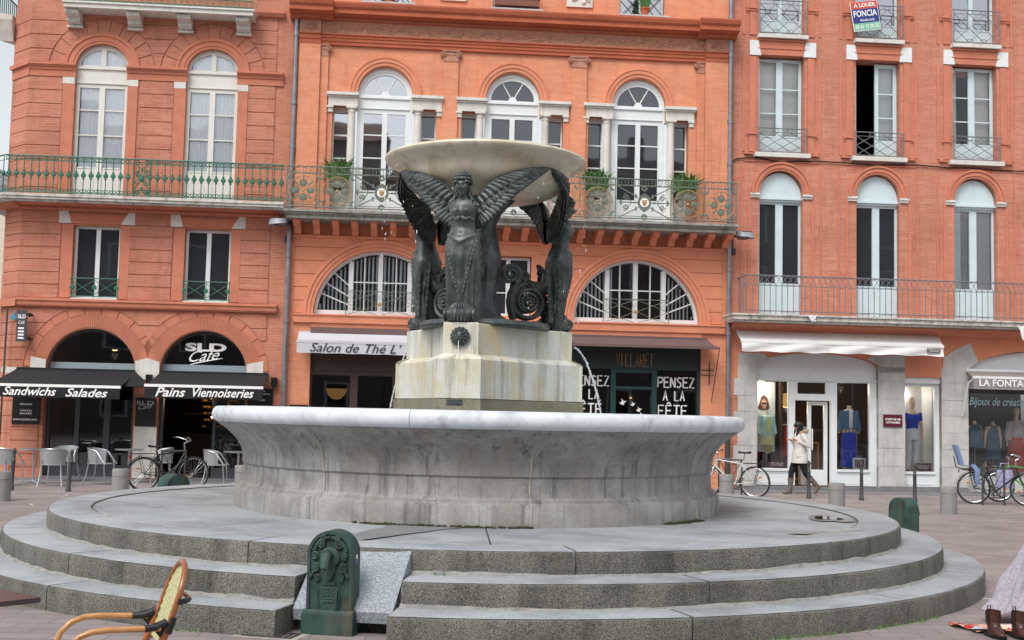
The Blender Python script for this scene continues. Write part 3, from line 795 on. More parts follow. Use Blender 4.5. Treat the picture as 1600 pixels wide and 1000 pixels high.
# ================================================================ FACADE HELPERS
def arcpts(cu, cz, r, a0=0, a1=180, n=24): return [(cu+r*math.cos(R_(a0+(a1-a0)*k/n)), cz+r*math.sin(R_(a0+(a1-a0)*k/n))) for k in range(n+1)]
def rect(u0, u1, z0, z1): return [(u0, z0), (u1, z0), (u1, z1), (u0, z1)]
def archhole(u0, u1, z0, zs, rise=None, n=24):
    c, r = (u0+u1)/2, (u1-u0)/2; k = (rise or r)/r
    return [(u0, z0), (u1, z0)]+[(a, zs+(b-zs)*k) for a, b in arcpts(c, zs, r, 0, 180, n)]
def casement(par, name, u0, u1, z0, z1, wd, mat, glass, rows=(), fw=.055, mid=.10, panel=0, behind=None, bmat=None, arch=None, spokes=(), label=None):
    """double-leaf window: frame (the part) > pane, panel and curtain; z0..z1 leaf height, panel = solid foot height; arch=(spring,rise) adds a fanlight"""
    mb = MB(); c = (u0+u1)/2
    mb.fb(u0, u0+fw, z0, z1, wd-.06, wd); mb.fb(u1-fw, u1, z0, z1, wd-.06, wd)
    mb.fb(u0+fw, u1-fw, z1-fw, z1, wd-.06, wd-.002); mb.fb(u0+fw, u1-fw, z0, z0+max(.05, fw), wd-.06, wd-.002)
    if mid: mb.fb(c-mid/2, c+mid/2, z0+fw, z1-fw, wd-.06, wd+.008)
    for r in rows: mb.fb(u0+fw, u1-fw, r-.014, r+.014, wd-.05, wd-.012)
    if panel:
        mb.fb(u0+fw, u1-fw, z0+.05, z0+panel, wd-.05, wd-.015)
        for a, b in ((u0+fw+.05, c-mid/2-.05), (c+mid/2+.05, u1-fw-.05)):
            mb.fb(a, b, z0+.12, z0+panel-.08, wd-.015, wd-.004); mb.fb(a-.02, b+.02, z0+panel-.035, z0+panel-.015, wd-.015, wd-.002)
    top = z1
    if arch:
        zs, rise = arch; r = (u1-u0)/2
        mb.fb(u0, u1, z1, zs, wd-.06, wd+.01)
        mb.fb(u0, u1, zs-.045, zs, wd, wd+.05); mb.fb(u0, u1, z1+.012, z1+.035, wd, wd+.03)
    o = obj(name, mb, mat, par, FAC)
    if label: o['label'] = label
    if arch:
        f = MB(); outer = [(a, zs+(b-zs)*rise/r) for a, b in arcpts(c, zs, r)]
        inn = [(a, zs+.05+(b-zs)*(rise-.10)/r) for a, b in arcpts(c, zs, r-.075)]
        f.plate(outer, [inn], wd-.06, wd)
        for sp in spokes:
            if sp == 90: f.fb(c-mid/2*.9, c+mid/2*.9, zs+.05, zs+rise-.05, wd-.06, wd+.006)
            else:
                L = rise-.1; f.tube([(c+.10*math.cos(R_(sp)), -wd+.025, zs+.05+.10*math.sin(R_(sp))), (c+L*math.cos(R_(sp)), -wd+.025, zs+.05+L*math.sin(R_(sp)))], .016, 5)
        if spokes and 90 not in spokes: f.plate(arcpts(c, zs+.05, .10, 0, 180, 10), (), wd-.05, wd-.005)
        obj('fanlight', f, mat, o, FAC)
    g = MB(); g.face([g.p(q_) for q_ in ((u0+.01, -wd+.036, z0+panel), (u1-.01, -wd+.036, z0+panel), (u1-.01, -wd+.036, z1-.01), (u0+.01, -wd+.036, z1-.01))])
    if arch: g.face([g.p((a, -wd+.036, zs+(b-zs)*(rise-.03)/r)) for a, b in arcpts(c, zs, r-.03)])
    obj('pane', g, glass, o, FAC)
    if behind:
        k = MB()
        for a, b in behind:
            za = (arch[0]+arch[1]*.9) if arch else z1
            k.grid(lambda i, j, a=a, b=b, za=za: (a+(b-a)*i, -(wd-.07+.004*math.sin((a+(b-a)*i)*75)+.003*math.sin(i*31)), z0+panel*.8+(za-z0-panel*.8)*j), 40, 2)
        obj('curtain', k, bmat, o, FAC)
    return o
def each(name, items, mat, par, M=FAC):
    for fn in items:
        q = MB(); fn(q); obj(name, q, mat, par, M)
def clipband(u0, u1, z0, z1, arcs, n=5):
    """band outlines left of / right of / between circles (cu,cz,r) that eat into the strip u0..u1"""
    segs = [[u0, u1]]
    outs = []
    edges = [(u0, None, 0)]
    cuts = []
    for cu, cz, r in arcs:
        zm = [z0+(z1-z0)*k/n for k in range(n+1)]
        half = [math.sqrt(max(0, r*r-(z-cz)**2)) if (z > cz or True) else r for z in zm]
        if max(half) < .03: continue
        cuts.append((cu, zm, half))
    cuts.sort(key=lambda q: q[0])
    left = [(u0, z0), (u0, z1)]; cur_l = [(u0, z) for z in (z0, z1)]
    polys = []; lpts = [(u0, z0), (u0, z1)]
    for cu, zm, half in cuts:
        rpts = [(cu-h, z) for z, h in zip(zm, half)]
        polys.append((lpts, rpts)); lpts = [(cu+h, z) for z, h in zip(zm, half)]
    polys.append((lpts, [(u1, z0), (u1, z1)]))
    res = []
    for l, r in polys:
        if max(q[0] for q in r)-min(q[0] for q in l) < .06: continue
        if r[0][0]-l[0][0] < .01 or r[-1][0]-l[-1][0] < .01: continue
        res.append(l[::-1]+r)          # top-left .. bottom-left .. bottom-right .. top-right
    return res
def bands(mb, u0, u1, zs, arcs=(), w0=0, w1=.022, gap=.02):
    for a, b in zip(zs, zs[1:]):
        for poly in clipband(u0, u1, a+gap/2, b-gap/2, arcs): mb.plate(poly, (), w0, w1)
def wedges(mb, cu, cz, r0, r1, n, w0=0, w1=.022, gap=1.6, a0=0, a1=180, ragged=.0):
    for k in range(n):
        x, y = a0+(a1-a0)*k/n+gap/2, a0+(a1-a0)*(k+1)/n-gap/2; rr = r1+(ragged if k % 2 else 0)
        mb.plate(arcpts(cu, cz, r0, x, y, 3)+arcpts(cu, cz, rr, y, x, 3), (), w0, w1)
def railpost(mb, u, z0, z1, wd, r=.01): mb.tube([(u, -wd, z0), (u, -wd, z1)], r, 6)
def circ(mb, u, z, wd, R, r, seg=16, n=5): mb.tube([(u+R*math.cos(2*math.pi*k/seg), -wd, z+R*math.sin(2*math.pi*k/seg)) for k in range(seg)], r, n, closed=True)
def bar(mb, u0, u1, z0, z1, wd, r=.009): mb.tube([(u0, -wd, z0), (u1, -wd, z1)], r, 6)
# ================================================================ LEFT BRICK BUILDING
BL = thing('brick_building', 'red brick corner building with green balcony and black cafe awnings', 'building', fac(-7.7))
UL, UR = -10.73, -4.505
wb = MB()
holes = []
for c in (-9.07, -6.51): holes.append(archhole(c-.60, c+.60, 6.32, 9.64, .54))
for c in (-9.01, -6.46): holes.append(rect(c-.53, c+.53, 4.16, 5.86))
shop = archhole(-10.02, -8.0, .03, 2.47, .99); shop2 = archhole(-7.45, -5.45, .03, 2.48, .99)
wb.plate(rect(UL, UR, 0, 13.4), holes+[shop, shop2], -.45, 0)
# chamfered corner and the flank running away down the side street
wb.plan([(UL, 0), (UL, .45), (UL-.2, 12), (-11.28, 12), (-11.28, .6)], 0, 13.4)
obj('wall', wb, m['brickL'], BL, FAC)
zsU = [6.42, 6.73, 7.06, 7.39, 7.72, 8.05, 8.38, 8.71, 9.04, 9.36]
zsT = [9.70, 10.02, 10.36, 10.70, 11.02]
zsM = [4.14, 4.46, 4.75, 5.04, 5.33, 5.63, 5.90, 6.19]
zsG = [2.40, 2.69, 2.98, 3.27, 3.56, 3.92]
RP = [lambda q, a=a, b=b: bands(q, a, b, zsU) for a, b in ((UL, -9.96), (-8.17, -7.40), (-5.66, -5.03))]
RP += [lambda q: bands(q, UL, -5.03, zsT, [(-9.07, 9.55, 1.24), (-6.51, 9.55, 1.24)])]
RP += [lambda q, a=a, b=b: bands(q, a, b, zsM) for a, b in ((UL, -9.83), (-8.25, -7.28), (-5.70, -5.03))]
RP += [lambda q: bands(q, UL, -7.73, zsG, [(-9.01, 2.47, 1.52)]), lambda q: bands(q, -7.73, -5.03, zsG, [(-6.45, 2.47, 1.52)]), lambda q: bands(q, UL, -10.12, [.25, .55, .85, 1.15, 1.45, 1.75, 2.05, 2.38])]
def chamfer_bands(q, zs, gap=.02):
    for a, b in zip(zs, zs[1:]): q.plan([(UL, -.025), (UL, .0), (-11.26, .595), (-11.29, .575)], a+gap/2, b-gap/2)
RP += [lambda q, z=z: chamfer_bands(q, z) for z in (zsU, zsT, zsM, [.1, .55, 1.0, 1.4, 1.75, 2.05]+zsG)]
each('rusticated_brickwork', RP, m['brickL'], BL)
each('arch_voussoirs', [lambda q, c=c: wedges(q, c, 9.58, .86, 1.20, 11, w1=.02, a0=4, a1=176, gap=1.3) for c in (-9.07, -6.51)], m['brickL'], BL)
def vous(q, c): wedges(q, c, 2.47, 1.02, 1.32, 74, w1=.018, gap=.55); wedges(q, c, 2.47, 1.325, 1.50, 11, w1=.022, gap=1.0, a0=3, a1=177)
each('arch_voussoirs', [lambda q, c=c: vous(q, c) for c in (-9.01, -6.45)], m['paintL'], BL)
tb = MB()
for c in (-9.07, -6.51):      # archivolts of the upper windows
    for r0, r1, ww in ((.605, .67, .035), (.672, .80, .05), (.80, .86, .075)):
        tb.plate([(c+(a-c), 9.64+(b-9.64)*.93) for a, b in arcpts(c, 9.64, r1)]+[(a, 9.64+(b-9.64)*.91) for a, b in arcpts(c, 9.64, r0)][::-1], (), 0, ww)
    for a, b in ((c-.88, c-.605), (c+.605, c+.84)): tb.fb(a, b, 6.42, 9.20, 0, .03)
imp = [(0, 9.36), (.04, 9.36), (.045, 9.50), (.07, 9.515), (.08, 9.56), (.13, 9.60), (.15, 9.62), (.15, 9.67), (0, 9.70)]
for a, b in ((UL, -9.66), (-8.49, -7.09), (-5.93, -4.85)): tb.mould(a, b, imp)
tb.plan([(UL, -.15), (UL, 0), (-11.28, .6), (-11.36, .52)], 9.60, 9.69); tb.plan([(UL, -.06), (UL, 0), (-11.28, .6), (-11.31, .57)], 9.36, 9.60)
belt_ = [(0, 3.92), (.10, 3.93), (.13, 3.97), (.14, 4.05), (.17, 4.07), (.17, 4.11), (0, 4.14)]
tb.mould(UL, -4.80, belt_); tb.plan([(UL, -.17), (UL, 0), (-11.28, .6), (-11.38, .48)], 3.93, 4.12)
tb.fb(-11.0, -4.85, 6.43, 6.47, 0, .035)
# corbelled brick cornice with dentils under the balcony
tb.mould(UL, -4.82, [(0, 6.19), (.04, 6.19), (.06, 6.215), (.075, 6.235), (.075, 6.275), (.30, 6.28), (.55, 6.283), (.55, 6.292), (0, 6.292)])
tb.plan([(UL, -.55), (UL, 0), (-11.28, .6), (-11.7, .25)], 6.24, 6.292)
for k in range(76): tb.fb(UL+.02+k*.0775, UL+.06+k*.0775, 6.235, 6.276, .075, .15)
tb.mould(-5.6, -4.87, [(0, 11.0), (.1, 11.02), (.16, 11.1), (.16, 11.15), (0, 11.16)])
for c in (-9.01, -6.46):      # flat lintel band of the small windows
    tb.fb(c-.79, c-.535, 4.16, 5.88, 0, .03); tb.fb(c+.535, c+.76, 4.16, 5.88, 0, .03)
    tb.plate([(c-.655, 6.13), (c-.585, 5.90), (c+.535, 5.90), (c+.70, 6.13)], (), 0, .035); tb.fb(c-.58, c+.53, 5.955, 5.975, .035, .05)
obj('cornices_and_trim', tb, m['paintL'], BL, FAC)
blk = []
for c in (-9.07, -6.51): blk += [lambda q, c=c: q.fb(c-.885, c-.615, 9.20, 9.355, 0, .036), lambda q, c=c: q.fb(c+.61, c+.845, 9.20, 9.355, 0, .036)]
for c in (-9.01, -6.46):
    blk += [lambda q, c=c: q.plate([(c-.87, 6.185), (c-.66, 6.185), (c-.59, 5.90), (c-.87, 5.90)], (), 0, .042), lambda q, c=c: q.plate([(c+.71, 6.185), (c+.86, 6.185), (c+.86, 5.90), (c+.54, 5.90)], (), 0, .042)]
blk += [lambda q: q.plate([(-10.36, 2.78), (-10.36, 2.3), (-10.02, 2.3), (-10.02, 2.71)], (), 0, .03), lambda q: q.plate([(-8.0, 2.3), (-7.45, 2.3), (-7.45, 2.72), (-7.73, 2.80), (-8.0, 2.73)], (), 0, .03), lambda q: q.plate([(-5.45, 2.3), (-5.07, 2.3), (-5.07, 2.80), (-5.45, 2.72)], (), 0, .03), lambda q: q.fb(-11.0, -10.62, 2.38, 2.52, 0, .03), lambda q: q.fb(-7.97, -7.45, .03, 1.22, 0, .03)]
each('white_stone_block', blk, m['whitestone'], BL)
each('window_sill', [lambda q, c=c: q.fb(c-.53, c+.53, 4.12, 4.165, -.2, .03) for c in (-9.01, -6.46)], m['whitestone'], BL)
for k, c in enumerate((-9.07, -6.51)):
    casement(BL, 'window', c-.60, c+.60, 6.34, 9.24, -.1, m['offwhite'], m['glasscurtain'], (8.62, 8.02), .085, .13, .92, [(c-.5, c-.02), (c+.02, c+.5)], m['curtain'], (9.64, .54), (90,))
for k, c in enumerate((-9.01, -6.46)):
    o = casement(BL, 'window', c-.53, c+.53, 4.165, 5.86, -.16, m['white'], m['glass'], (), .06, .10)
    rl = MB()
    for z in (4.62, 4.20): bar(rl, c-.56, c+.56, z, z, .03, .012)
    for q in (-.53, 0, .53): railpost(rl, c+q, 4.16, 4.64, .03, .009)
    for s in (-1, 1):
        for d in (-1, 1): bar(rl, c+s*.265-.265, c+s*.265+.265, 4.41-d*.17, 4.41+d*.17, .03, .008)
    for q in (-.5, 0, .5): rl.lathe([(.0, -.02), (.055, -.015), (.055, .015), (0, .02)], 12, (c+q, -.03, 4.41), axis='y')
    obj('window_railing', rl, m['green'], o, FAC)
# --- balcony
bal = MB(); pl = lambda d: [(-4.67, 0), (-4.67, -.72+d), (-10.95, -.72+d), (-11.85+d, .15), (-11.85+d, 3), (-11.0, 3), (-11.0, 0)]
bal.plan(pl(.10), 6.292, 6.34); bal.plan(pl(.03), 6.34, 6.40); bal.plan(pl(0), 6.40, 6.46)
balL = obj('balcony', bal, m['slab'], BL, FAC)
rl = MB(); WD = .68
path = [(-4.69, -.68), (-10.92, -.68), (-11.78, .17), (-11.78, 2.8)]
for z, r in ((7.33, .018), (6.50, .014), (7.22, .008)): rl.tube([(x, y, z) for x, y in path], r, 6)
n = 37
for k in range(n+1):
    u = -10.86+k*(6.12/n)
    if abs(u+7.90) < .15: continue
    railpost(rl, u, 6.46, 7.33, WD, .011)
    rl.lathe([(0, -.022), (.045, -.018), (.06, 0), (.045, .018), (0, .022)], 12, (u, -WD, 6.915), axis='y')
    for s in (-1, 1):
        rl.ball((u, -WD, 6.915+s*.075), .028, .02, .03, 6, 5)
        for z in (7.268, 6.55): circ(rl, u+s*.038, z, WD, .034, .009, 10, 4)
for u in (-8.10, -7.70): railpost(rl, u, 6.46, 7.33, WD, .012)
for s in (-1, 1):
    for pts in (spiral((-7.90+s*.09, 7.02), .075, .015, 0, 1.3*s, 18), spiral((-7.90+s*.09, 6.80), .08, .015, 0, -1.3*s, 18), spiral((-7.90+s*.08, 6.58), .06, .015, 0, 1.3*s, 18)):
        rl.tube([(u, -WD, z) for u, z in pts], .013, 5)
    rl.tube([(-7.90+s*.17, -WD, 7.26), (-7.90+s*.05, -WD, 7.14), (-7.90+s*.13, -WD, 6.95), (-7.90+s*.03, -WD, 6.85), (-7.90+s*.14, -WD, 6.68), (-7.90+s*.17, -WD, 6.46)], .015, 5)
    for z in (7.268, 6.55): circ(rl, -7.90+s*.1, z, WD, .04, .01, 10, 4)
rl.ball((-7.90, -WD, 6.90), .06, .03, .09, 8, 6); rl.ball((-7.90, -WD, 7.10), .03, .02, .05, 6, 5); rl.ball((-7.90, -WD, 6.65), .03, .02, .06, 6, 5)
for k in range(5):
    y = .3+.5*k; railpost(rl, -11.78, 6.46, 7.33, -y, .011); rl.ball((-11.78, y, 6.915), .03, .06, .07, 6, 5)
for k in range(5):
    t = (k+.5)/5; rl.tube([(-10.92-.86*t, -.68+.85*t, 6.46), (-10.92-.86*t, -.68+.85*t, 7.3)], .011, 5); rl.ball((-10.92-.86*t, -.68+.85*t, 6.915), .045, .045, .07, 6, 5)
obj('balcony_railing', rl, m['green'], balL, FAC)
# --- upper balcony on scroll corbels (its underside closes the top of the view)
ub = MB(); ub.fb(-9.88, -5.55, 10.88, 10.98, 0, .55); ub.fb(-9.91, -5.52, 10.98, 11.02, 0, .59)
balU = obj('upper_balcony', ub, m['whitestone'], BL, FAC)
for c in (-9.72, -8.33, -7.17, -5.81):
    cb = MB(); n = 12
    pr = [(0, 10.88), (.42, 10.88), (.46, 10.83), (.43, 10.77), (.36, 10.74), (.28, 10.73), (.25, 10.69), (.24, 10.64), (.18, 10.60), (.12, 10.61), (.10, 10.57), (0, 10.57)]
    cb.mould(c-.155, c+.155, pr)
    for q in (-.12, -.06, 0, .06, .12): cb.mould(c+q-.018, c+q+.018, [(a*1.03+.012, b-.004) for a, b in pr[1:10]])
    cb.fb(c-.18, c+.18, 10.53, 10.57, 0, .13)
    obj('corbel', cb, m['whitestone'], balU, FAC)
rl = MB()
for z in (11.05, 11.22, 11.98): bar(rl, -9.88, -5.56, z, z, .53, .014)
for k in range(30):
    u = -9.87+k*.148; railpost(rl, u, 11.03, 11.98, .53, .009)
    rl.tube([(u, -.53, 11.07), (u+.11, -.53, 11.07), (u+.11, -.53, 11.18), (u+.04, -.53, 11.18), (u+.04, -.53, 11.12)], .009, 4)
obj('balcony_railing', rl, m['green'], balU, FAC)
sb = MB(); sb.plan([(-11.35, .5), (-11.9, .3), (-11.9, 3), (-11.35, 3)], 10.78, 10.95); sb.mould(-11.6, -11.3, [(-.5, 10.3), (-.3, 10.78), (-1.5, 10.78), (-1.5, 10.5)])
o = obj('side_balcony', sb, m['whitestone'], BL, FAC)
rl = MB(); rl.tube([(-11.85, .35, 11.75), (-11.85, 3, 11.75)], .02, 5); rl.tube([(-11.85, .35, 11.0), (-11.85, 3, 11.0)], .02, 5)
for k in range(18): rl.tube([(-11.85, .35+k*.15, 10.95), (-11.85, .35+k*.15, 11.75)], .014, 5)
obj('balcony_railing', rl, m['green'], o, FAC)
# --- dark room behind the cafe front and its counter
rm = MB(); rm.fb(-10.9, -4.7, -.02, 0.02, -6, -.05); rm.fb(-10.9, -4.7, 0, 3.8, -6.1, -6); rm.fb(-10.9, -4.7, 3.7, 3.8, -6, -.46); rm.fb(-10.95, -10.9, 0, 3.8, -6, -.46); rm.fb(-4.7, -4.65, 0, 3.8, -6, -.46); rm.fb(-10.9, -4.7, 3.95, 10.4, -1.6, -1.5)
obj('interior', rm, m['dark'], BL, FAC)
ct = MB(); ct.fb(-7.3, -5.6, .02, 1.0, -3.4, -2.6); ct.fb(-7.3, -5.6, 1.5, 1.53, -3.3, -2.8)
for k in range(5): ct.fb(-6.95, -6.1, 1.15+.17*k, 1.165+.17*k, -3.9, -3.6)
tag(obj('counter', ct, m['brownwood'], None, FAC), 'dark bakery counter inside the cafe, behind the parked bicycle', 'counter')
for k in range(18):
    pass
bk = MB(); q = random.Random(21)
for k in range(46): bk.ball((q.uniform(-7.0, -6.1), 3.72+q.uniform(-.05, .05), 1.19+.17*q.randrange(5)), .055, .04, .03, 7, 5)
tag(obj('bread_loaves', bk, plain('golden_bread', 'b9803d', .7, var=.3, scale=9), None, FAC), 'golden loaves on the shelves behind the cafe counter', 'bread', kind='stuff')
lampm = emit('lit_lamp', 'ffcf80', 9)
for k, (u, z, y) in enumerate(((-6.75, 1.95, 3.3), (-6.70, 1.45, 3.3), (-6.3, 1.75, 3.4))):
    t = thing('ceiling_spot', ['lit spot lamp highest over the cafe counter', 'lit spot lamp lowest over the cafe counter', 'lit spot lamp at the right of the cafe counter'][k], 'lamp', FAC @ Matrix.Translation((u, y, z)), 'lit lamps in the cafe')
    b1 = MB(); b1.lathe([(0, 0), (.04, .01), (.05, .05), (.02, .12), (0, .12)], 10); b1.tube([(0, 0, .12), (0, 0, 3.7-z)], .006, 5); obj('shade', b1, m['darkalu'], t)
    b1 = MB(); b1.ball((0, 0, -.01), .035); obj('bulb', b1, lampm, t)
t = thing('pendant_lamp', 'small lit pendant lamp behind the arched cafe window', 'lamp', FAC @ Matrix.Translation((-8.9, 1.8, 3.05)), 'lit lamps in the cafe')
b1 = MB(); b1.lathe([(.10, 0), (.09, .03), (.02, .06), (.01, .3)], 14); b1.tube([(0, 0, .2), (0, 0, .65)], .006, 5); obj('shade', b1, m['black'], t)
b1 = MB(); b1.lathe([(0, -.02), (.06, -.01), (.08, .02), (0, .02)], 12); obj('bulb', b1, lampm, t)
# --- cafe front 1: arched light, transom panel, three glazed leaves
def shopfront(nm, u0, u1, spring, leaves, arched, rise):
    f = MB(); c = (u0+u1)/2
    o_ = archhole(u0, u1, 2.66, spring, rise)
    f.plate(arcpts(c, spring, (u1-u0)/2)+[(u0+.05, spring)] if False else [(a, spring+(b-spring)*rise/((u1-u0)/2)) for a, b in arcpts(c, spring, (u1-u0)/2)], [[(a, spring+.17+(b-spring)*(rise-.22)/((u1-u0)/2-.05)) for a, b in arcpts(c, spring, (u1-u0)/2-.075)]], -.3, -.22)
    for a, b in leaves: f.fb(a, b, .04, 2.44, -.3, -.2)
    f.fb(u0, u1, 2.40, 2.47, -.3, -.19)
    return f
f = shopfront('f', -10.02, -8.0, 2.47, ((-10.02, -9.93), (-9.36, -9.26), (-8.71, -8.57), (-8.08, -8.0)), True, .99)
f.fb(-9.26, -8.08, .04, .30, -.3, -.21); f.fb(-9.93, -9.36, .04, .30, -.3, -.21)
wf = obj('shop_window', f, m['darkalu'], BL, FAC); wf['label'] = 'left cafe front without lettering on its arch'
g = MB(); g.fb(-10.0, -8.02, .1, 2.42, -.27, -.265); g.plate([(a, 2.62+(b-2.47)*.80) for a, b in arcpts(-9.01, 2.47, .97)], (), -.27, -.265); obj('pane', g, m['glasstint'], wf, FAC)
g = MB(); g.fb(-9.98, -8.04, 2.475, 2.67, -.24, -.2); obj('transom', g, m['greytransom'], wf, FAC)
f = shopfront('f', -7.45, -5.45, 2.48, ((-7.45, -7.36), (-6.22, -6.15), (-5.53, -5.45)), True, .99)
f.fb(-6.15, -5.53, .04, .28, -.3, -.21)
wf = obj('shop_window', f, m['darkalu'], BL, FAC); wf['label'] = 'right cafe front with white lettering in its arch'
g = MB(); g.fb(-6.18, -5.5, .1, 2.42, -.27, -.265); g.plate([(a, 2.63+(b-2.48)*.80) for a, b in arcpts(-6.45, 2.48, .97)], (), -.27, -.265); obj('pane', g, m['glasstint'], wf, FAC)
g = MB(); g.fb(-7.43, -5.47, 2.485, 2.68, -.24, -.2); obj('transom', g, m['greytransom'], wf, FAC)
g = MB(); text(g, 'SLD', -6.93, -5.97, 3.0, 3.20, -.25, 0, .045); obj('arch_lettering', g, m['lettering'], wf, FAC)
g = MB(); text(g, 'Café', -6.83, -6.10, 2.74, 2.99, -.25, .45, .0, .12); g.tube([(-6.86, .25, 2.66), (-6.6, .25, 2.74), (-6.2, .25, 2.82), (-6.05, .25, 2.85)], [.006, .016, .012, .004], 5); obj('script_lettering', g, m['lettering'], wf, FAC)
sh = MB()
for k in range(9): sh.fb(-6.1, -5.55, .9+.14*k, .91+.14*k, -.75, -.35)
obj('display_shelf', sh, m['darkalu'], wf, FAC)
# --- glass-holder row on a bar inside the left front
gl = MB(); gl.fb(-10.0, -8.1, .95, 1.0, -1.6, -1.2)
for k in range(22):
    u = -9.95+k*.085; gl.lathe([(.0, 0), (.02, 0), (.018, .02), (.03, .12), (.028, .16)], 8, (u, 1.4, 1.0+.002)); gl.fb(u-.012, u+.012, .2, .95, -1.5, -1.47) if k % 5 == 0 else None
tag(obj('bar_counter', gl, m['darkalu'], None, FAC), 'bar counter with a row of glasses inside the left cafe front', 'counter')
# --- awnings
def awning(nm, label, u0, u1, zb, wf_, zf, zv, mat, bu0=None, bu1=None, barmat=None, words=(), wmat=None, wb=.03, folds=0, armmat=None):
    t = thing(nm, label, 'awning', fac((u0+u1)/2, zb))
    bu0 = u0 if bu0 is None else bu0; bu1 = u1 if bu1 is None else bu1
    a = MB()
    def top(i, j, d=0): return (bu0+(bu1-bu0)*i+((u0-bu0)*(1-i)+(u1-bu1)*i)*j, -(wb+(wf_-wb)*j), zb+(zf-zb)*j-.03*math.sin(math.pi*j)+d)
    a.grid(lambda i, j: top(i, j), 16, 6); a.grid(lambda i, j: top(1-i, j, -.012), 16, 6)
    obj('canopy', a, mat, t, FAC)
    v = MB()
    v.grid(lambda i, j: (u0+(u1-u0)*i, -(wf_+.012+folds*.03*math.sin(j*2)*math.sin(i*23+j*3)), zf-.03-(zf-.03-zv+.012*math.sin(i*40)*j*(1 if folds else .3))*j), 60, 6)
    obj('valance', v, mat, t, FAC)
    b = MB(); b.box(u0-.01, u1+.01, -(wf_+.02), -(wf_-.04), zf-.045, zf+.015)
    obj('front_bar', b, barmat or m['white'], t, FAC)
    b = MB()
    for u in (bu0+.25, bu1-.25):
        b.tube([(u, -.05, zb-.1), (u-.25*(1 if u < (u0+u1)/2 else -1)*-1, -wf_*.55, (zb+zf)/2-.12), (u, -wf_+.03, zf-.03)], .018, 6)
    b.fb(bu0, bu1, zb-.07, zb+.03, 0, .09); obj('folding_arms', b, armmat or barmat or m['white'], t, FAC)
    for wd, a0, a1, z0, z1, sh_, bo in words:
        x = MB(); text(x, wd, a0, a1, z0, z1, wf_+.03, sh_, bo); obj('lettering', x, wmat, t, FAC)
    return t
aw1 = awning('black_awning', 'black awning lettered for sandwiches and salads', -10.95, -8.05, 2.49, 1.2, 2.11, 1.83, m['black'], -10.65, -7.99, m['lettering'], armmat=m['black'], words=(('Sandwichs', -10.56, -9.42, 1.87, 2.06, .35, .018), ('Salades', -9.22, -8.31, 1.86, 2.05, .35, .018)), wmat=m['lettering'])
aw2 = awning('black_awning', 'black awning lettered for breads and pastries', -7.52, -4.93, 2.49, 1.2, 2.17, 1.88, m['black'], -7.42, -4.95, m['lettering'], armmat=m['black'], words=(('Pains', -7.28, -6.62, 1.91, 2.12, .35, .018), ('Viennoiseries', -6.46, -5.12, 1.92, 2.12, .35, .018)), wmat=m['lettering'])
g = MB(); i = [g.p(q) for q in ((-8.0, -.06, 2.50), (-8.45, -.95, 2.13), (-7.60, -.75, 2.12), (-7.72, -.3, 2.28))]; g.face((i[0], i[1], i[2])); g.face((i[0], i[2], i[3]))
j = [g.p(q) for q in ((-8.0, -.05, 2.488), (-8.45, -.94, 2.118), (-7.60, -.74, 2.108), (-7.72, -.29, 2.268))]; g.face((j[2], j[1], j[0])); g.face((j[3], j[2], j[0])); obj('side_flap', g, m['black'], aw1, FAC)
for u, nm in ((-7.66, 'black box lamp on the white pier between the two cafe awnings'), (-4.80, 'black box lamp at the right end of the cafe front')):
    b = MB(); b.fb(u-.07, u+.07, 2.22, 2.42, .03, .14); b.fb(u-.02, u+.02, 2.3, 2.36, 0, .03); b.fb(u-.05, u+.05, 2.2, 2.22, .04, .13); tag(obj('box_lamp', b, m['blackpanel'], None, FAC), nm, 'lamp', 'box lamps on the cafe front')
# --- menu boards and signs
def board(nm, label, u0, u1, z0, z1, wd, mat, lines, wmat, cat='sign', bold=.012, frame_=None):
    t = thing(nm, label, cat, fac((u0+u1)/2, z0, wd))
    b = MB(); b.fb(u0, u1, z0, z1, wd-.03, wd); obj('panel', b, mat, t, FAC)
    if frame_:
        b = MB(); b.fb(u0-.02, u1+.02, z1, z1+.02, wd-.03, wd+.01); b.fb(u0-.02, u1+.02, z0-.02, z0, wd-.03, wd+.01); b.fb(u0-.02, u0, z0, z1, wd-.03, wd+.01); b.fb(u1, u1+.02, z0, z1, wd-.03, wd+.01); obj('frame', b, frame_, t, FAC)
    for s, a, c, d, e in lines: x = MB(); text(x, s, a, c, d, e, wd+.004, 0, bold); obj('lettering', x, wmat, t, FAC)
    return t
board('menu_board', 'black board on the brick pier listing soups and tarts', -10.70, -10.09, 1.22, 1.86, .06, m['blackpanel'], (('SOUPES', -10.53, -10.26, 1.655, 1.69), ('TARTES', -10.53, -10.26, 1.51, 1.545), ('SALEES', -10.53, -10.26, 1.445, 1.48), ('PATISSERIES', -10.66, -10.14, 1.305, 1.34)), m['lettering'])
board('menu_board', 'black board beside the drainpipe listing teas and chocolate', -5.40, -4.82, 1.50, 2.16, .06, m['blackpanel'], (('PETITS', -5.27, -5.0, 2.075, 2.105), ('DEJEUNERS', -5.32, -4.88, 2.01, 2.04), ('THES', -5.15, -5.0, 1.87, 1.905), ('CHOCOLAT', -5.30, -4.90, 1.72, 1.755)), m['lettering'])
t = board('menu_board', 'black panel with faint white cafe name between the two fronts', -7.94, -7.48, 1.22, 1.88, .06, m['blackpanel'], (('SLD', -7.92, -7.52, 1.72, 1.81),), m['alu'])
x = MB(); text(x, 'Café', -7.88, -7.56, 1.60, 1.71, .066, .4, 0, .15); obj('script_lettering', x, m['alu'], t, FAC)
t = thing('hanging_sign', 'narrow dark sign projecting from the brick wall on brackets', 'sign', fac(-10.5, 3.1, .05))
b = MB(); b.fb(-10.64, -10.42, 3.10, 3.82, .22, .27); obj('panel', b, m['darkalu'], t, FAC)
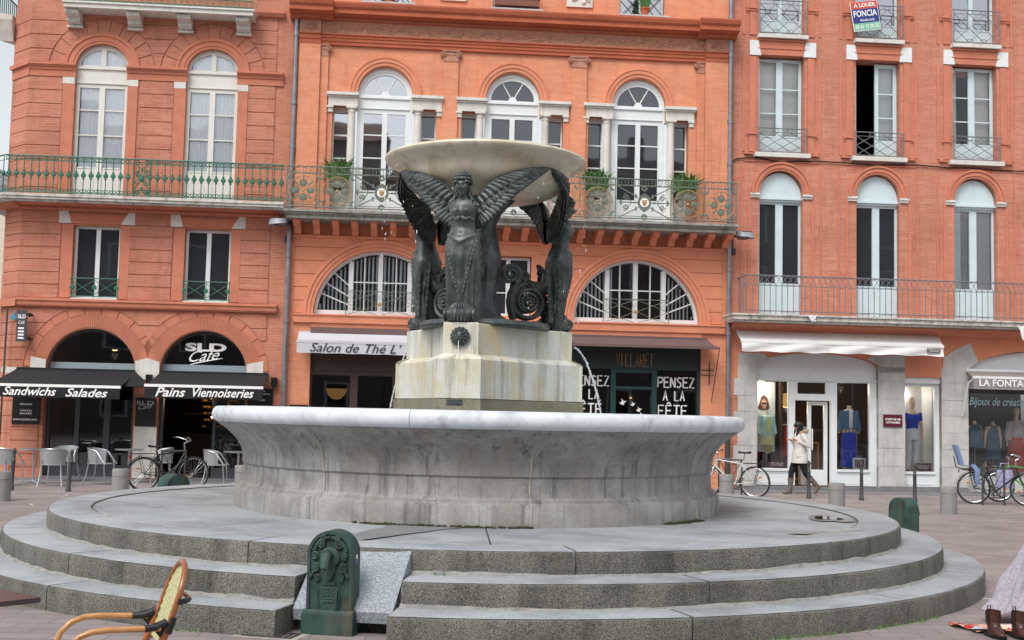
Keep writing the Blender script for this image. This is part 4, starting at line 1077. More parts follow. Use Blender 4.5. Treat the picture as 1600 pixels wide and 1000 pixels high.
x = MB(); text(x, 'SLD', -10.62, -10.44, 3.63, 3.72, .275, 0, .03); text(x, 'Café', -10.60, -10.46, 3.5, 3.58, .275, .4)
for k in range(4): x.fb(-10.60, -10.47, 3.16+.075*k, 3.2+.075*k, .27, .275)
obj('lettering', x, m['lettering'], t, FAC)
b = MB()
for z in (3.18, 3.72): b.tube([(-10.42, -.24, z), (-10.36, -.24, z), (-10.36, 0, z)], .02, 6); b.ball((-10.37, -.22, z), .05, .05, .05)
obj('bracket', b, m['black_rubber'], t, FAC)
t = thing('blue_sign', 'small blue cut-out sign high on the brick corner', 'sign', fac(-10.8, 3.6, .03))
b = MB(); b.plate([(-10.86, 3.62), (-10.72, 3.62), (-10.74, 3.68), (-10.76, 3.80), (-10.79, 3.82), (-10.80, 3.70), (-10.86, 3.68)], (), .03, .05); b.plate([(-10.72, 3.62), (-10.67, 3.62), (-10.69, 3.76), (-10.715, 3.76)], (), .03, .05); obj('figure', b, plain('sky_blue_paint', '3f8fb8', .5), t, FAC)
b = MB(); b.tube([(-10.96, -.04, 0), (-10.93, -.04, 3.85)], .022, 6); tag(obj('cable_pipe', b, m['iron'], None, FAC), 'thin dark pipe running up the brick corner by the menu board', 'pipe')
# ================================================================ CENTRE ORANGE BUILDING
BC = thing('orange_building', 'orange washed town house with three arched palladian windows', 'building', fac(.7))
CW = (-2.42, .66, 3.76)
wb = MB(); holes = []
for c in CW:
    h = [(c-1.25, 6.34), (c+1.24, 6.34), (c+1.24, 8.95), (c+.66, 8.95)]+[(a, 9.26+(b-9.26)*1.05) for a, b in arcpts(c, 9.26, .66)]+[(c-.66, 8.95), (c-1.25, 8.95)]
    holes.append(h)
AC = (-2.41, 3.765)
for c in AC: holes.append(arcpts(c, 3.94, 1.555, 0, 180, 36))
holes.append(rect(.10, 1.20, 4.02, 5.48))
for c in (-2.40, .68, 3.80): holes.append(rect(c-.56, c+.56, 11.44, 12.9))
holes += [rect(-3.99, -.7, .03, 3.62), rect(1.95, 5.37, .03, 3.62)]
wb.plate(rect(-4.5, 6.02, 0, 13.4), holes, -.45, 0)
wb.box(-4.5, 6.02, .46, 9, 12.9, 13.4)
obj('wall', wb, m['brickC'], BC, FAC)
# smooth rendered lower storey, in raised bands round the arches
zsA = [3.96, 4.26, 4.58, 4.89, 5.21, 5.53, 5.77]
AR = [(AC[0], 3.94, 1.80), (AC[1], 3.94, 1.80)]
for lo, hi in ((-4.44, -.08), (1.38, 5.86)):
    rb = MB()
    for a, b in zip(zsA, zsA[1:]):
        for poly in clipband(lo, hi, a+.01, b-.01, [q for q in AR if lo < q[0] < hi]): rb.plate(poly, (), 0, .022)
    obj('banded_render', rb, m['paintC'], BC, FAC)
def archivolt(q, c):
    for r0, r1, ww in ((1.556, 1.63, .03), (1.632, 1.72, .05), (1.722, 1.80, .075)): q.ring((c, 3.94), r0, r1, 0, ww, 0, 180, 48)
each('archivolt', [lambda q, c=c: archivolt(q, c) for c in AC], m['paintC'], BC)
def archv2(q, c):
    for r0, r1, ww in ((.665, .74, .03), (.742, .83, .05), (.832, .86, .065)):
        q.plate([(a, 9.28+(b-9.28)*1.05) for a, b in arcpts(c, 9.28, r1)]+[(a, 9.28+(b-9.28)*1.05) for a, b in arcpts(c, 9.28, r0)][::-1], (), 0, ww)
each('archivolt', [lambda q, c=c: archv2(q, c) for c in CW], m['paintC'], BC)
each('pilaster', [lambda q, a=a, b=b, w=w_, z=z: q.fb(a, b, 6.35, z, 0, w) for a, b, w_, z in ((-4.49, -3.99, .12, 10.42), (-3.985, -3.80, .06, 10.15), (-1.05, -.685, .06, 10.15), (2.07, 2.45, .06, 10.15), (5.19, 5.375, .06, 10.15), (5.38, 5.95, .12, 10.42))], m['brickC'], BC)
def ionic(q, c, half, l=True, r=True):
    q.fb(c-half, c+half, 10.14, 10.30, 0, .075); q.fb(c-half-.02, c+half+.02, 10.385, 10.42, 0, .11); q.fb(c-half, c+half, 10.30, 10.385, 0, .085)
    for s, on in ((-1, l), (1, r)):
        if on:
            q.lathe([(0, -.05), (.07, -.05), (.075, .05), (0, .055)], 16, (c+s*(half+.01), -.05, 10.325), axis='y')
            q.tube([(a, -.107, b) for a, b in spiral((c+s*(half+.01), 10.325), .058, .01, R_(90), -1.8*s, 24)], .011, 4)
each('ionic_capital', [lambda q: ionic(q, -3.89, .09, False), lambda q: ionic(q, -.867, .183), lambda q: ionic(q, 2.26, .19), lambda q: ionic(q, 5.282, .092, True, False)], m['terra'], BC)
# entablature
eb = MB()
eb.mould(-3.985, 5.375, [(0, 10.42), (.07, 10.42), (.07, 10.50), (.09, 10.505), (.09, 10.58), (.11, 10.585), (.11, 10.64), (.14, 10.65), (.14, 10.675), (0, 10.68)])
for a, b in ((-4.52, -3.985), (5.375, 5.98)): eb.mould(a, b, [(0, 10.42), (.13, 10.42), (.13, 10.53), (.15, 10.535), (.15, 10.64), (.18, 10.65), (.18, 10.675), (0, 10.68)])
cor = [(0, 10.98), (.10, 10.98), (.12, 11.01), (.13, 11.06), (.20, 11.075), (.36, 11.09), (.40, 11.10), (.40, 11.19), (.45, 11.24), (.48, 11.32), (.48, 11.36), (0, 11.42)]
eb.mould(-3.985, 5.375, cor)
for a, b in ((-4.72, -3.70), (5.14, 6.12)):
    eb.mould(a, b, [(w_+.16 if w_ > .13 else w_*2.2, z) for w_, z in cor])
obj('cornice', eb, m['rust'], BC, FAC)
def dent(q, u0, n, w0, w1):
    for k in range(n): q.fb(u0+k*.0497, u0+.03+k*.0497, 11.01, 11.055, w0, w1)
each('dentils', [lambda q: dent(q, -3.97, 188, .115, .16), lambda q: dent(q, -4.5, 10, .27, .31), lambda q: dent(q, 5.42, 10, .27, .31)], m['paintC'], BC)
fz = MB(); fz.fb(-3.985, 5.375, 10.68, 10.98, 0, .10); q = random.Random(31)
def scroll(u, z, R, d):
    fz.tube([(a, -.105, b) for a, b in spiral((u, z), R, .012, R_(90+90*d), 1.7*d, 26)], .012, 4)
for k in range(19):      # relief: scrolls, leaves and small running animals
    u = -3.82+k*.49; d = 1 if k % 2 else -1
    scroll(u, 10.83, .105, d); fz.ball((u, -.105, 10.83), .035, .02, .035, 8, 5)
    fz.tube([(u+.1, -.105, 10.75), (u+.2, -.11, 10.79+.06*d), (u+.3, -.105, 10.87), (u+.38, -.105, 10.83)], .013, 4)
    for _ in range(5): fz.ball((u+q.uniform(.1, .4), -.105, 10.83+q.uniform(-.11, .11)), q.uniform(.02, .045), .014, q.uniform(.015, .03), 6, 4)
    x = u+.25; fz.ball((x, -.105, 10.84), .07, .022, .03, 8, 5); fz.ball((x+.08*d, -.105, 10.88), .028, .02, .025, 6, 4)
    for s in (-.05, -.02, .03, .06): fz.tube([(x+s, -.105, 10.83), (x+s*1.5, -.105, 10.76)], .009, 4)
obj('carved_frieze', fz, m['terra'], BC, FAC)
def shell(q, a, b):
    q.fb(a, b, 10.68, 10.98, 0, .165); c = (a+b)/2
    for k in range(9): th = R_(15+150*k/8); q.tube([(c+.03*math.cos(th), -.17, 10.74+.03*math.sin(th)), (c+.16*math.cos(th), -.175, 10.74+.17*math.sin(th))], [.008, .018], 5)
    q.ball((c, -.17, 10.73), .04, .02, .03, 8, 5)
each('shell_panel', [lambda q: shell(q, -4.49, -3.99), lambda q: shell(q, 5.38, 5.95)], m['terra'], BC)
# palladian windows: white columns and entablature blocks
for k, c in enumerate(CW):
    gm = (m['glasssky'], m['glass'], m['glass'])[k]
    o = casement(BC, 'arched_window', c-.60, c+.60, 6.36, 8.93, -.12, m['white'], gm, (8.31, 7.75), .10, .12, .60, None, None, (9.24, .66), (60, 120))
    fbk = MB()
    fbk.plate([(a, 9.26+(b-9.26)*1.05) for a, b in arcpts(c, 9.26, .655)]+[(a, 9.25+(b-9.25)) for a, b in arcpts(c, 9.25, .60)][::-1], (), -.3, -.1)
    for s in (-1, 1): fbk.fb(c+s*.63-.03, c+s*.63+.03, 6.36, 9.25, -.3, -.1)
    obj('white_surround', fbk, m['greytransom'] if k == 9 else m['white'], o, FAC)
    for s in (-1, 1):
        e = MB(); a, b = (c-1.37, c-.64) if s < 0 else (c+.64, c+1.39)
        e.fb(a+.02, b-(.0 if s < 0 else .03), 8.95, 9.16, -.05, .06); e.fb(a, b, 9.16, 9.20, -.05, .10); e.fb(a-.01, b+.01, 9.20, 9.27, -.05, .15)
        obj('entablature_block', e, m['whitestone'], BC, FAC)
        e = MB(); u = c+s*.79
        e.lathe([(.12, 6.36), (.12, 6.42), (.105, 6.44), (.10, 7.2), (.088, 8.80), (.10, 8.81), (.10, 8.83), (.088, 8.84), (.092, 8.87), (.115, 8.89), (.115, 8.90)], 20, (u, .02, 0)); e.fb(u-.125, u+.125, 8.90, 8.948, -.14, .10)
        obj('column', e, m['whitestone'], BC, FAC)
        e = MB(); x = c+s*1.30
        e.fb(x-.06, x+.06, 8.80, 8.90, 0, .04); e.fb(x-.085, x+.07, 8.90, 8.948, 0, .07)
        obj('side_capital', e, m['whitestone'], BC, FAC)
        sw = MB(); a, b = (c-1.25, c-.86) if s < 0 else (c+.86, c+1.24)
        sw.fb(a, a+.035, 6.36, 8.85, -.32, -.25); sw.fb(b-.035, b, 6.36, 8.85, -.32, -.25); sw.fb(a, b, 8.85, 8.95, -.32, -.2)
        for z in (8.30, 7.74): sw.fb(a+.035, b-.035, z-.018, z+.018, -.31, -.26)
        sw.fb(a, b, 6.36, 6.95, -.32, -.26)
        w2 = obj('side_window', sw, m['white'], BC, FAC)
        g = MB(); g.fb(a+.01, b-.01, 6.9, 8.9, -.30, -.295); obj('pane', g, gm if not (k == 0 and s > 0) else m['glass'], w2, FAC)
# window boxes with leafy plants behind the balcony rail
def leafy(nm, label, M, n, w_, h_, seed, pot='trough', mat='leaf', group=None, spread=.06):
    t = thing(nm, label, 'plant', M, group); q = random.Random(seed)
    b = MB()
    if pot == 'trough':
        b.box(-w_/2, w_/2, -.08, .08, .03, .15); b.box(-w_/2-.01, w_/2+.01, -.09, .09, .15, .17)
        obj('planter', b, m['greyiron'], t)
    elif pot == 'pot':
        b.lathe([(.0, 0), (.08, 0), (.11, .15), (.125, .155), (.125, .19), (.10, .19), (.09, .16), (0, .16)], 16); obj('pot', b, m['pottery'], t)
    else:
        b.box(-w_/2, w_/2, -.1, .1, 0, .2); b.box(-w_/2-.02, w_/2+.02, -.12, .12, .17, .21); obj('planter', b, plain('brown_planter', '7d4f42', .7), t)
    b = MB()
    for _ in range(n):
        x, y = q.uniform(-w_/2, w_/2)*.95, q.uniform(-.08, .08); hh = h_*q.uniform(.5, 1.1); dx, dy = q.gauss(0, spread*1.6), q.gauss(0, spread)
        p0 = Vector((x, y, .16)); p1 = Vector((x+dx*.4, y+dy*.4, .16+hh*.65)); p2 = Vector((x+dx, y+dy, .16+hh*q.uniform(.75, 1))); d = Vector((q.uniform(.010, .030), q.uniform(-.008, .008), q.uniform(-.006, .006)))
        i = [b.p(p0-d*.5), b.p(p0+d*.5), b.p(p1+d), b.p(p1-d), b.p(p2)]; b.face((i[0], i[1], i[2], i[3])); b.face((i[3], i[2], i[4]))
    obj('foliage', b, m[mat], t); return t
for u, l, sd in ((-3.45, 'leafy plant in a grey green trough at the leftmost tall window of the orange house', 1), (2.70, 'leafy plant in a grey green trough left of the rightmost arched window', 2), (4.87, 'leafy plant in a grey green trough right of the rightmost arched window', 3)):
    leafy('window_box', l, fac(u, 6.9, .32), 150, .44, .60, sd, 'trough', 'leaf', 'window boxes on the iron balcony', .13)
# lower arched windows with vertical blinds and little X railings
for k, c in enumerate(AC):
    f = MB(); r = 1.545
    f.ring((c, 3.955), r-.07, r, -.3, -.16, 0, 180, 48); f.fb(c-r, c+r, 3.945, 4.06, -.3, -.15)
    for u in (-.75, -.055, .64): f.fb(c+u, c+u+.11, 4.06, 3.955+math.sqrt((r-.05)**2-(abs(u+.055)+.06)**2), -.29, -.17)
    f.fb(c-.64, c+.64, 4.735, 4.762, -.26, -.2)
    for u in (-.38, .37): f.fb(c+u-.013, c+u+.013, 4.06, 3.955+math.sqrt((r-.06)**2-u*u), -.26, -.2)
    for s in (-1, 1):
        for z0, z1, L in ((4.28, 4.20, 1), (4.55, 4.40, 1), (4.95, 4.66, 1)):
            x1 = c+s*.74; zz = z1; th = math.atan2((z0-z1)*1.0+.18, .6)
            p = Vector((x1, zz)); d = Vector((s*math.cos(R_(22 if z1 < 4.3 else 30 if z1 < 4.5 else 40)), math.sin(R_(22 if z1 < 4.3 else 30 if z1 < 4.5 else 40))))
            t_ = 0
            while (p+d*t_-Vector((c, 3.955))).length < r-.06: t_ += .02
            e = p+d*t_; f.tube([(p.x, .22, p.y), (e.x, .22, e.y)], .017, 5)
    o = obj('arched_window', f, m['white'], BC, FAC)
    g = MB(); g.plate(arcpts(c, 3.96, r-.05, 0, 180, 36), (), -.26, -.255); obj('pane', g, m['glassclear'], o, FAC)
    bl = MB(); q = random.Random(40+k)
    for j in range(31):
        u = c-1.42+j*.095
        h = 3.955+math.sqrt(max(.01, (r-.1)**2-(u-c)**2))
        if k == 1 and -.5 < u-c < .62: continue
        wdt = q.uniform(.035, .05); bl.grid(lambda i, jj: (u+wdt*(i-.5)*1.0, .36+.03*(i-.5), 4.06+(h-4.06)*jj), 1, 1)
    obj('blind', bl, m['curtain'], o, FAC)
    rl = MB()
    for u in (-.80, .80): railpost(rl, c+u, 3.96, 4.60, -.06, .011)
    bar(rl, c-.8, c+.8, 4.52, 4.52, -.06, .011)
    for s in (-1, 1):
        bar(rl, c+s*.8, c, 4.52, 4.22, -.06, .008); bar(rl, c+s*.4, c+s*.8, 4.38, 4.22, -.06, .008); bar(rl, c, c+s*.4, 4.52, 4.38, -.06, .008)
        bar(rl, c+s*.4, c, 4.06, 4.24, -.06, .008); bar(rl, c+s*.4, c+s*.8, 4.06, 4.24, -.06, .008); bar(rl, c+s*.4, c+s*.06, 4.06, 3.97, -.06, .008); bar(rl, c+s*.4, c+s*.75, 4.06, 3.97, -.06, .008)
    obj('window_railing', rl, m['greyiron'], o, FAC)
    b = MB(); b.lathe([(0, -.03), (.05, -.02), (.05, .02), (0, .03)], 12, (c, .06, 4.22), axis='y'); obj('rosette', b, m['lettergold'], o, FAC)
o = casement(BC, 'window', .12, 1.18, 4.04, 5.46, -.2, m['white'], m['glass'], (4.6,), .06, .1)
sbm = MB(); sbm.mould(-4.42, 5.93, [(0, 3.73), (.09, 3.74), (.10, 3.90), (.13, 3.91), (.13, 3.945), (0, 3.95)]); sbm.mould(-4.0, 5.38, [(-.1, 3.62), (.04, 3.62), (.05, 3.735), (0, 3.735)])
sbm.mould(-4.49, 5.95, [(0, 5.74), (.05, 5.75), (.08, 5.79), (.08, 5.815), (0, 5.82)])
obj('string_courses', sbm, m['paintC'], BC, FAC)
# iron balcony on brackets
sl_ = MB(); sl_.fb(-4.60, 5.97, 6.10, 6.17, 0, .78); sl_.fb(-4.62, 5.99, 6.17, 6.20, 0, .80); sl_.fb(-4.64, 6.01, 6.20, 6.24, 0, .84); sl_.fb(-4.66, 6.03, 6.24, 6.30, 0, .88)
balC = obj('balcony', sl_, m['slabdark'], BC, FAC)
def bracket(q, u):
    q.mould(u-.075, u+.075, [(0, 6.10), (.66, 6.10), (.66, 6.06), (.60, 6.0), (.5, 5.97), (.34, 5.97), (.26, 5.94), (.2, 5.86), (.2, 5.82), (0, 5.82)])
each('bracket', [lambda q, k=k: bracket(q, -4.37+.4465*k) for k in range(24)], m['paintC'], balC)
WDc = .82
rl = MB()
for z, r in ((7.30, .016), (7.135, .012), (6.36, .016), (6.41, .008)): bar(rl, -4.62, 5.99, z, z, WDc, r)
nk = 66
for k in range(nk):     # greek key band
    u = -4.60+k*.1603; s = .1603
    P_ = [(0, .02), (.12, .02), (.12, .13), (.035, .13), (.035, .065), (.08, .065)]
    rl.tube([(u+a*s/.155, -WDc, 7.138+b) for a, b in P_], .0095, 4)
for u in (-4.60, -3.85, -3.03, -1.76, -.86, -.02, 1.33, 2.22, 3.07, 4.40, 5.22, 5.98): railpost(rl, u, 6.33, 7.30, WDc, .014)
rnd_ = [-4.22, -3.44, -1.33, -.44, 1.79, 2.65, 4.81, 5.61]
for c in rnd_:
    for s in (-1, 1):
        for z in (7.07, 6.45):       # corner palmettes
            for k in range(5):
                th = R_(90+s*90+(-s)*(k-2)*28+(40*s if z > 6.8 else -40*s)); rl.ball((c+s*.36+.05*math.cos(th), -WDc, z+.05*math.sin(th)), .026, .012, .026, 6, 4)
    for k in range(4):       # four-petalled flower
        th = R_(90*k); d = Vector((math.cos(th), math.sin(th))); nrm = Vector((-d.y, d.x))
        rl.ball((c+d.x*.165, -WDc, 6.74+d.y*.165), .085 if d.x else .072, .012, .085 if d.y else .072, 12, 6)
        rl.tube([(c+d.x*.26+d.y*.26*0, -WDc, 6.74+d.y*.26), (c+d.x*.36, -WDc, 6.74+d.y*.36)], .012, 5)
        e = Vector((d.x-d.y, d.y+d.x)).normalized(); rl.tube([(c+e.x*.14, -WDc, 6.74+e.y*.14), (c+e.x*.27, -WDc, 6.74+e.y*.27)], [.012, .028], 5, flat=(1, .5, 1))
for c in CW:       # X panels
    cc = c-.0
    for s in (-1, 1):
        for d in (-1, 1):
            bar(rl, cc+s*.15, cc+s*.64, 6.74+d*.12, 6.74+d*.38, WDc, .014)
            bar(rl, cc+s*.20, cc+s*.20+.001, 6.74+d*.10, 6.74+d*.20, WDc, .02)
            rl.tube([(a, -WDc, b) for a, b in spiral((cc+s*.44, 6.74+d*.10), .065, .012, R_(90-90*s), 1.3*d*s, 16)], .013, 4)
            rl.tube([(cc+s*.30, -WDc, 6.74), (cc+s*.36, -WDc, 6.74+d*.08), (cc+s*.40, -WDc, 6.74+d*.16), (cc+s*.46, -WDc, 6.74+d*.21), (cc+s*.5, -WDc, 6.74+d*.19)], .010, 4)
        rl.tube([(cc+s*.15, -WDc, 6.74), (cc+s*.6, -WDc, 6.74)], .014, 5); rl.ball((cc+s*.24, -WDc, 6.74), .05, .02, .025, 8, 5)
        for k in range(5): th = R_(90-90*s+(k-2)*35); rl.ball((cc+s*.53+.05*math.cos(th), -WDc, 6.74+.05*math.sin(th)), .02, .012, .02, 6, 4)
    for d in (-1, 1):
        for k in range(9): th = 2*math.pi*k/9; rl.ball((cc+.055*math.cos(th), -WDc, 6.74+d*.34+.055*math.sin(th)), .022, .014, .022, 6, 4)
        circ(rl, cc, 6.74+d*.34, WDc, .035, .012, 10, 4)
railC = obj('balcony_railing', rl, m['greyiron'], balC, FAC)
for c in rnd_:
    hp = MB()
    circ(hp, c, 6.74, WDc+.008, .335, .012, 36, 5); circ(hp, c, 6.74, WDc+.008, .30, .006, 32, 4)
    for k in range(4):
        th = R_(90*k); hp.tube([(c+.165*math.cos(th)+.09*math.cos(x), -WDc-.010, 6.74+.165*math.sin(th)+.09*math.sin(x)) for x in [2*math.pi*j/14 for j in range(14)]], .007, 4, closed=True)
    hp.ball((c, -WDc-.01, 6.74), .04, .015, .04, 8, 5)
    obj('gilded_roundel', hp, m['paleiron'], balC, FAC)
for c in CW:
    md = MB(); md.plate([(c+.155*math.cos(R_(a))*(1+.12*math.cos(R_(4*a)))*.95, 6.74+.20*math.sin(R_(a))*(1+.10*math.cos(R_(4*a)))) for a in range(0, 360, 10)], (), WDc-.01, WDc+.02)
    md.tube([(c+.15*math.cos(R_(a)), -WDc-.02, 6.74+.19*math.sin(R_(a))) for a in range(0, 360, 15)], .014, 5, closed=True)
    o = obj('medallion', md, m['greyiron'], balC, FAC)
    md = MB(); md.plate(arcpts(c, 6.74, .108, 0, 350, 30), (), WDc+.02, WDc+.028); obj('white_enamel_disc', md, m['lettering'], o, FAC)
    md = MB(); md.lathe([(.0, -.075), (.035, -.07), (.03, -.055), (.045, -.03), (.062, .01), (.058, .03), (.03, .04), (.045, .06), (0, .062)], 14, (c, -WDc-.028, 6.735))
    for s in (-1, 1): md.tube([(c+s*.05, -WDc-.03, 6.765), (c+s*.075, -WDc-.03, 6.80), (c+s*.03, -WDc-.03, 6.80)], .008, 4)
    md.v = [Vector((q.x, -WDc-.028+(q.y+WDc+.028)*.25, q.z)) for q in md.v]
    obj('urn', md, m['lettergold'], o, FAC)
# top windows, sill and plaques
for k, c in enumerate((-2.40, .68, 3.80)):
    o = casement(BC, 'window', c-.55, c+.55, 11.46, 12.9, -.15, m['bluewhite'], m['glasssky'] if k != 1 else m['glass'], (), .05, .09)
    rl = MB()
    for s in (-1, 1):
        for d in (-1, 1): bar(rl, c-s*.52*0+s*.27-.27, c+s*.27+.27, 11.80-.3*d, 11.80+.3*d, .02, .011)
    bar(rl, c-.55, c+.55, 12.1, 12.1, .02, .012); bar(rl, c-.55, c+.55, 11.49, 11.49, .02, .012)
    obj('window_railing', rl, m['iron'], o, FAC)
    sm = MB(); sm.fb(c-.64, c+.64, 11.415, 11.455, -.2, .34); obj('window_sill', sm, m['greystone'], BC, FAC)
for c in (-.85, 2.24):
    p = MB(); p.fb(c-.32, c+.32, 11.66, 12.6, 0, .05); q = random.Random(int(c*10)); 
    for _ in range(26): p.ball((c+q.uniform(-.24, .24), -.06, 11.75+q.uniform(0, .7)), q.uniform(.03, .08), .035, q.uniform(.03, .08), 7, 5)
    obj('carved_plaque', p, m['whitestone'], BC, FAC)
for c, z in ((-2.40, 11.46), (3.83, 11.46)):
    leafy('potted_plant', 'terracotta pot on the sill of the top left window of the orange house' if c < 0 else 'terracotta pot with a spiky plant on the top right sill of the orange house', fac(c, z, .22), 120, .16, .35 if c < 0 else .6, int(c*7), 'pot', 'leaf', None, .07)
leafy('planter_box', 'long brown planter with red flowers on the top middle sill', fac(.70, 11.52, .24), 200, 1.05, .28, 77, 'box', 'leafdark', None, .05)
# drainpipes
def pipe(label, pts, ws):
    b = MB(); b.tube([(u, -ws, z) for u, z in pts], .055, 12)
    t = thing('drainpipe', label, 'drainpipe', fac(pts[0][0], 0, ws), 'zinc drainpipes on the house fronts')
    obj('pipe', b, m['zinc'], t, FAC)
    for z in (1.55, 3.75, 5.3, 7.9, 8.95, 10.6):
        c = MB(); u = pts[0][0]; c.lathe([(.058, z-.05), (.07, z-.045), (.07, z+.045), (.058, z+.05)], 12, (u, -ws, 0)); c.fb(u-.012, u+.012, z-.02, z+.02, 0, ws); obj('collar', c, m['zinc'], t, FAC)
    b = MB(); b.tube([(pts[0][0], -ws, 0), (pts[0][0], -ws, 1.5)], .066, 12); obj('cast_iron_foot', b, m['iron'], t, FAC)
pipe('grey drainpipe between the brick and the orange house', [(-4.57, 0), (-4.57, 12.9)], .14)
pipe('grey drainpipe between the orange and the salmon house', [(6.00, 0), (6.00, 12.9)], .14)
# ---- tea room and shop on the ground floor
f = MB()
f.fb(-3.99, -.7, 2.62, 3.0, -.3, -.12); f.fb(-3.99, -3.95, .03, 2.62, -.3, -.14); f.fb(-3.05, -2.87, .03, 2.62, -.3, -.13); f.fb(-2.05, -1.9, .03, 2.62, -.3, -.14); f.fb(-.8, -.7, .03, 2.62, -.3, -.14); f.fb(-3.95, -3.05, .03, .6, -.3, -.15)
f.fb(-3.95, -.8, 2.52, 2.62, -.3, -.15); f.fb(-3.99, -.7, 3.0, 3.62, -.3, -.14)
o = obj('shop_window', f, m['brownwood'], BC, FAC); o['label'] = 'dark brown tea room front'
g = MB(); g.fb(-3.94, -.75, .1, 2.6, -.24, -.235); obj('pane', g, m['glasstint'], o, FAC)
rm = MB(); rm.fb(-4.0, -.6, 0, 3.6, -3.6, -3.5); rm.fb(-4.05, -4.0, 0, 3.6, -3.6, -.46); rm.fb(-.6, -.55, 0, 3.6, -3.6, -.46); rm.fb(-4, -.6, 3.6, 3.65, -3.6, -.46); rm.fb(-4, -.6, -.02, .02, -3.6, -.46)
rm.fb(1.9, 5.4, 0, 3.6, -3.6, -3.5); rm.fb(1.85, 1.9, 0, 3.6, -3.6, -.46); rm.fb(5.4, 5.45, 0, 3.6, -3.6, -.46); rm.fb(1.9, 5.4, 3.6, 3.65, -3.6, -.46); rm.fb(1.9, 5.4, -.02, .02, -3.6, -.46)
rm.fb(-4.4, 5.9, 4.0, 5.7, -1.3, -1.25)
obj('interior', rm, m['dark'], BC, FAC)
t = thing('table_lamp', 'lit bowl shaped wall lamp behind the tea room window', 'lamp', fac(-3.42, 1.95, -1.2))
b = MB(); b.lathe([(.02, 0), (.10, .015), (.2, .10), (.26, .26), (.25, .265), (.18, .12), (.0, .03)], 24); obj('lamp_shade', b, emit('glowing_shade', 'e0a55e', .55), t)
b = MB(); b.ball((0, 0, .10), .06); obj('bulb', b, lampm, t); b = MB(); b.tube([(0, 0, 0), (0, .05, -.1), (0, .3, -.15)], .02, 6); b.tube([(0, .1, -.12), (0, .1, -1.93)], .02, 6); obj('arm', b, m['iron'], t)
awg = awning('grey_awning', 'pale grey awning lettered for the tea room', -4.27, -.75, 3.50, .5, 3.28, 3.0, m['awngrey'], None, None, m['awngrey'], (('Salon de Thé L\u2019', -3.97, -1.86, 3.03, 3.24, .35, 0),), m['letterdark'], .1)
b = MB(); b.fb(-4.0, -.72, 3.46, 3.63, -.1, .12); obj('cassette', b, m['awnbrown'], awg, FAC)
t = board('chalk_board', 'small chalk board leaning on the orange pier beside the tea room', -4.42, -3.99, 1.25, 1.80, .16, m['blackpanel'], (('Menu', -4.32, -4.1, 1.68, 1.76), ('du jour', -4.36, -4.08, 1.58, 1.65), ('tartes', -4.38, -4.05, 1.48, 1.54), ('salades', -4.36, -4.1, 1.38, 1.44)), m['alu'], bold=0)
b = MB(); b.tube([(-4.4, -.14, 1.25), (-4.44, -.10, 0)], .015, 5); b.tube([(-4.0, -.14, 1.25), (-3.97, -.10, 0)], .015, 5); obj('legs', b, m['brownwood'], t, FAC)
f = MB()
f.fb(1.95, 5.37, 2.82, 3.62, -.3, -.12)
for a, b_ in ((1.95, 2.02), (3.19, 3.31), (4.19, 4.31), (5.30, 5.37)): f.fb(a, b_, .03, 2.82, -.3, -.1)
f.fb(2.02, 3.19, .03, .55, -.3, -.12); f.fb(4.31, 5.30, .03, .55, -.3, -.12); f.fb(3.31, 4.19, 2.35, 2.42, -.28, -.14); f.fb(3.31, 4.19, 2.75, 2.82, -.28, -.12)
o = obj('shop_window', f, m['teal'], BC, FAC); o['label'] = 'dark teal shop front with painted white words'
fa = MB(); fa.fb(1.97, 5.36, 2.84, 3.58, -.12, -.09); obj('fascia', fa, m['tealfascia'], o, FAC)
g = MB(); g.fb(2.0, 5.32, .1, 2.8, -.24, -.235); obj('pane', g, m['glasstint'], o, FAC)
x = MB(); strokes(x, 'VILLARET', 3.31, 4.24, 2.90, 3.21, -.085, .008); obj('fascia_lettering', x, m['lettergold'], o, FAC)
for d in (0, -2.10):
    x = MB(); strokes(x, 'PENSEZ', 4.36+d, 5.30+d, 2.42, 2.66, -.22, .022); strokes(x, 'A LA', 4.50+d, 5.06+d, 2.10, 2.33, -.22, .02); strokes(x, 'FE^TE', 4.38+d, 5.14+d, 1.72, 1.98, -.22, .02)
    obj('painted_words', x, m['lettering'], o, FAC)
x = MB()
for u, z, s in ((3.5, 2.03, 1), (3.75, 1.99, .7), (3.90, 1.86, .8), (3.96, 1.73, .8)):
    x.plate([(u+a*s, z+b*s) for a, b in ((-.08, 0), (-.02, .01), (-.03, .09), (.03, .03), (.10, .04), (.04, -.02), (.03, -.06), (-.04, -.05))], (), -.225, -.22)
obj('painted_birds', x, m['lettering'], o, FAC)
bb = MB(); bb.fb(4.36, 5.28, .55, 2.05, -.9, -.85); bb.fb(2.1, 3.1, .55, 2.1, -.9, -.85)
obj('display_panel', bb, m['taupe'], o, FAC)
t = thing('red_handbag', 'dark red bag in the teal shop window under the painted words', 'bag', fac(5.08, 1.72, -.5)); b = MB()
b.grid(lambda i, j: (.16*math.cos(6.283*i)*(1-.25*j), .07*math.sin(6.283*i)*(1-.3*j), .26*j), 20, 5, closed_u=True); b.tube([(-.1, 0, .24), (-.07, 0, .42), (.07, 0, .42), (.1, 0, .24)], .012, 6); b.fb(-.15, .15, -1.18, 0, -.08, .08); obj('bag_body', b, m['burgundy'], t)
t = thing('shop_lamp', 'small lit spot deep inside the teal shop', 'lamp', fac(4.07, 2.2, -2.2)); b = MB(); b.ball((0, 0, 0), .035); obj('bulb', b, lampm, t); b = MB(); b.lathe([(.05, -.02), (.05, .08), (.01, .12)], 10); b.tube([(0, 0, .1), (0, 0, 1.38)], .006, 4); obj('shade', b, m['darkalu'], t)
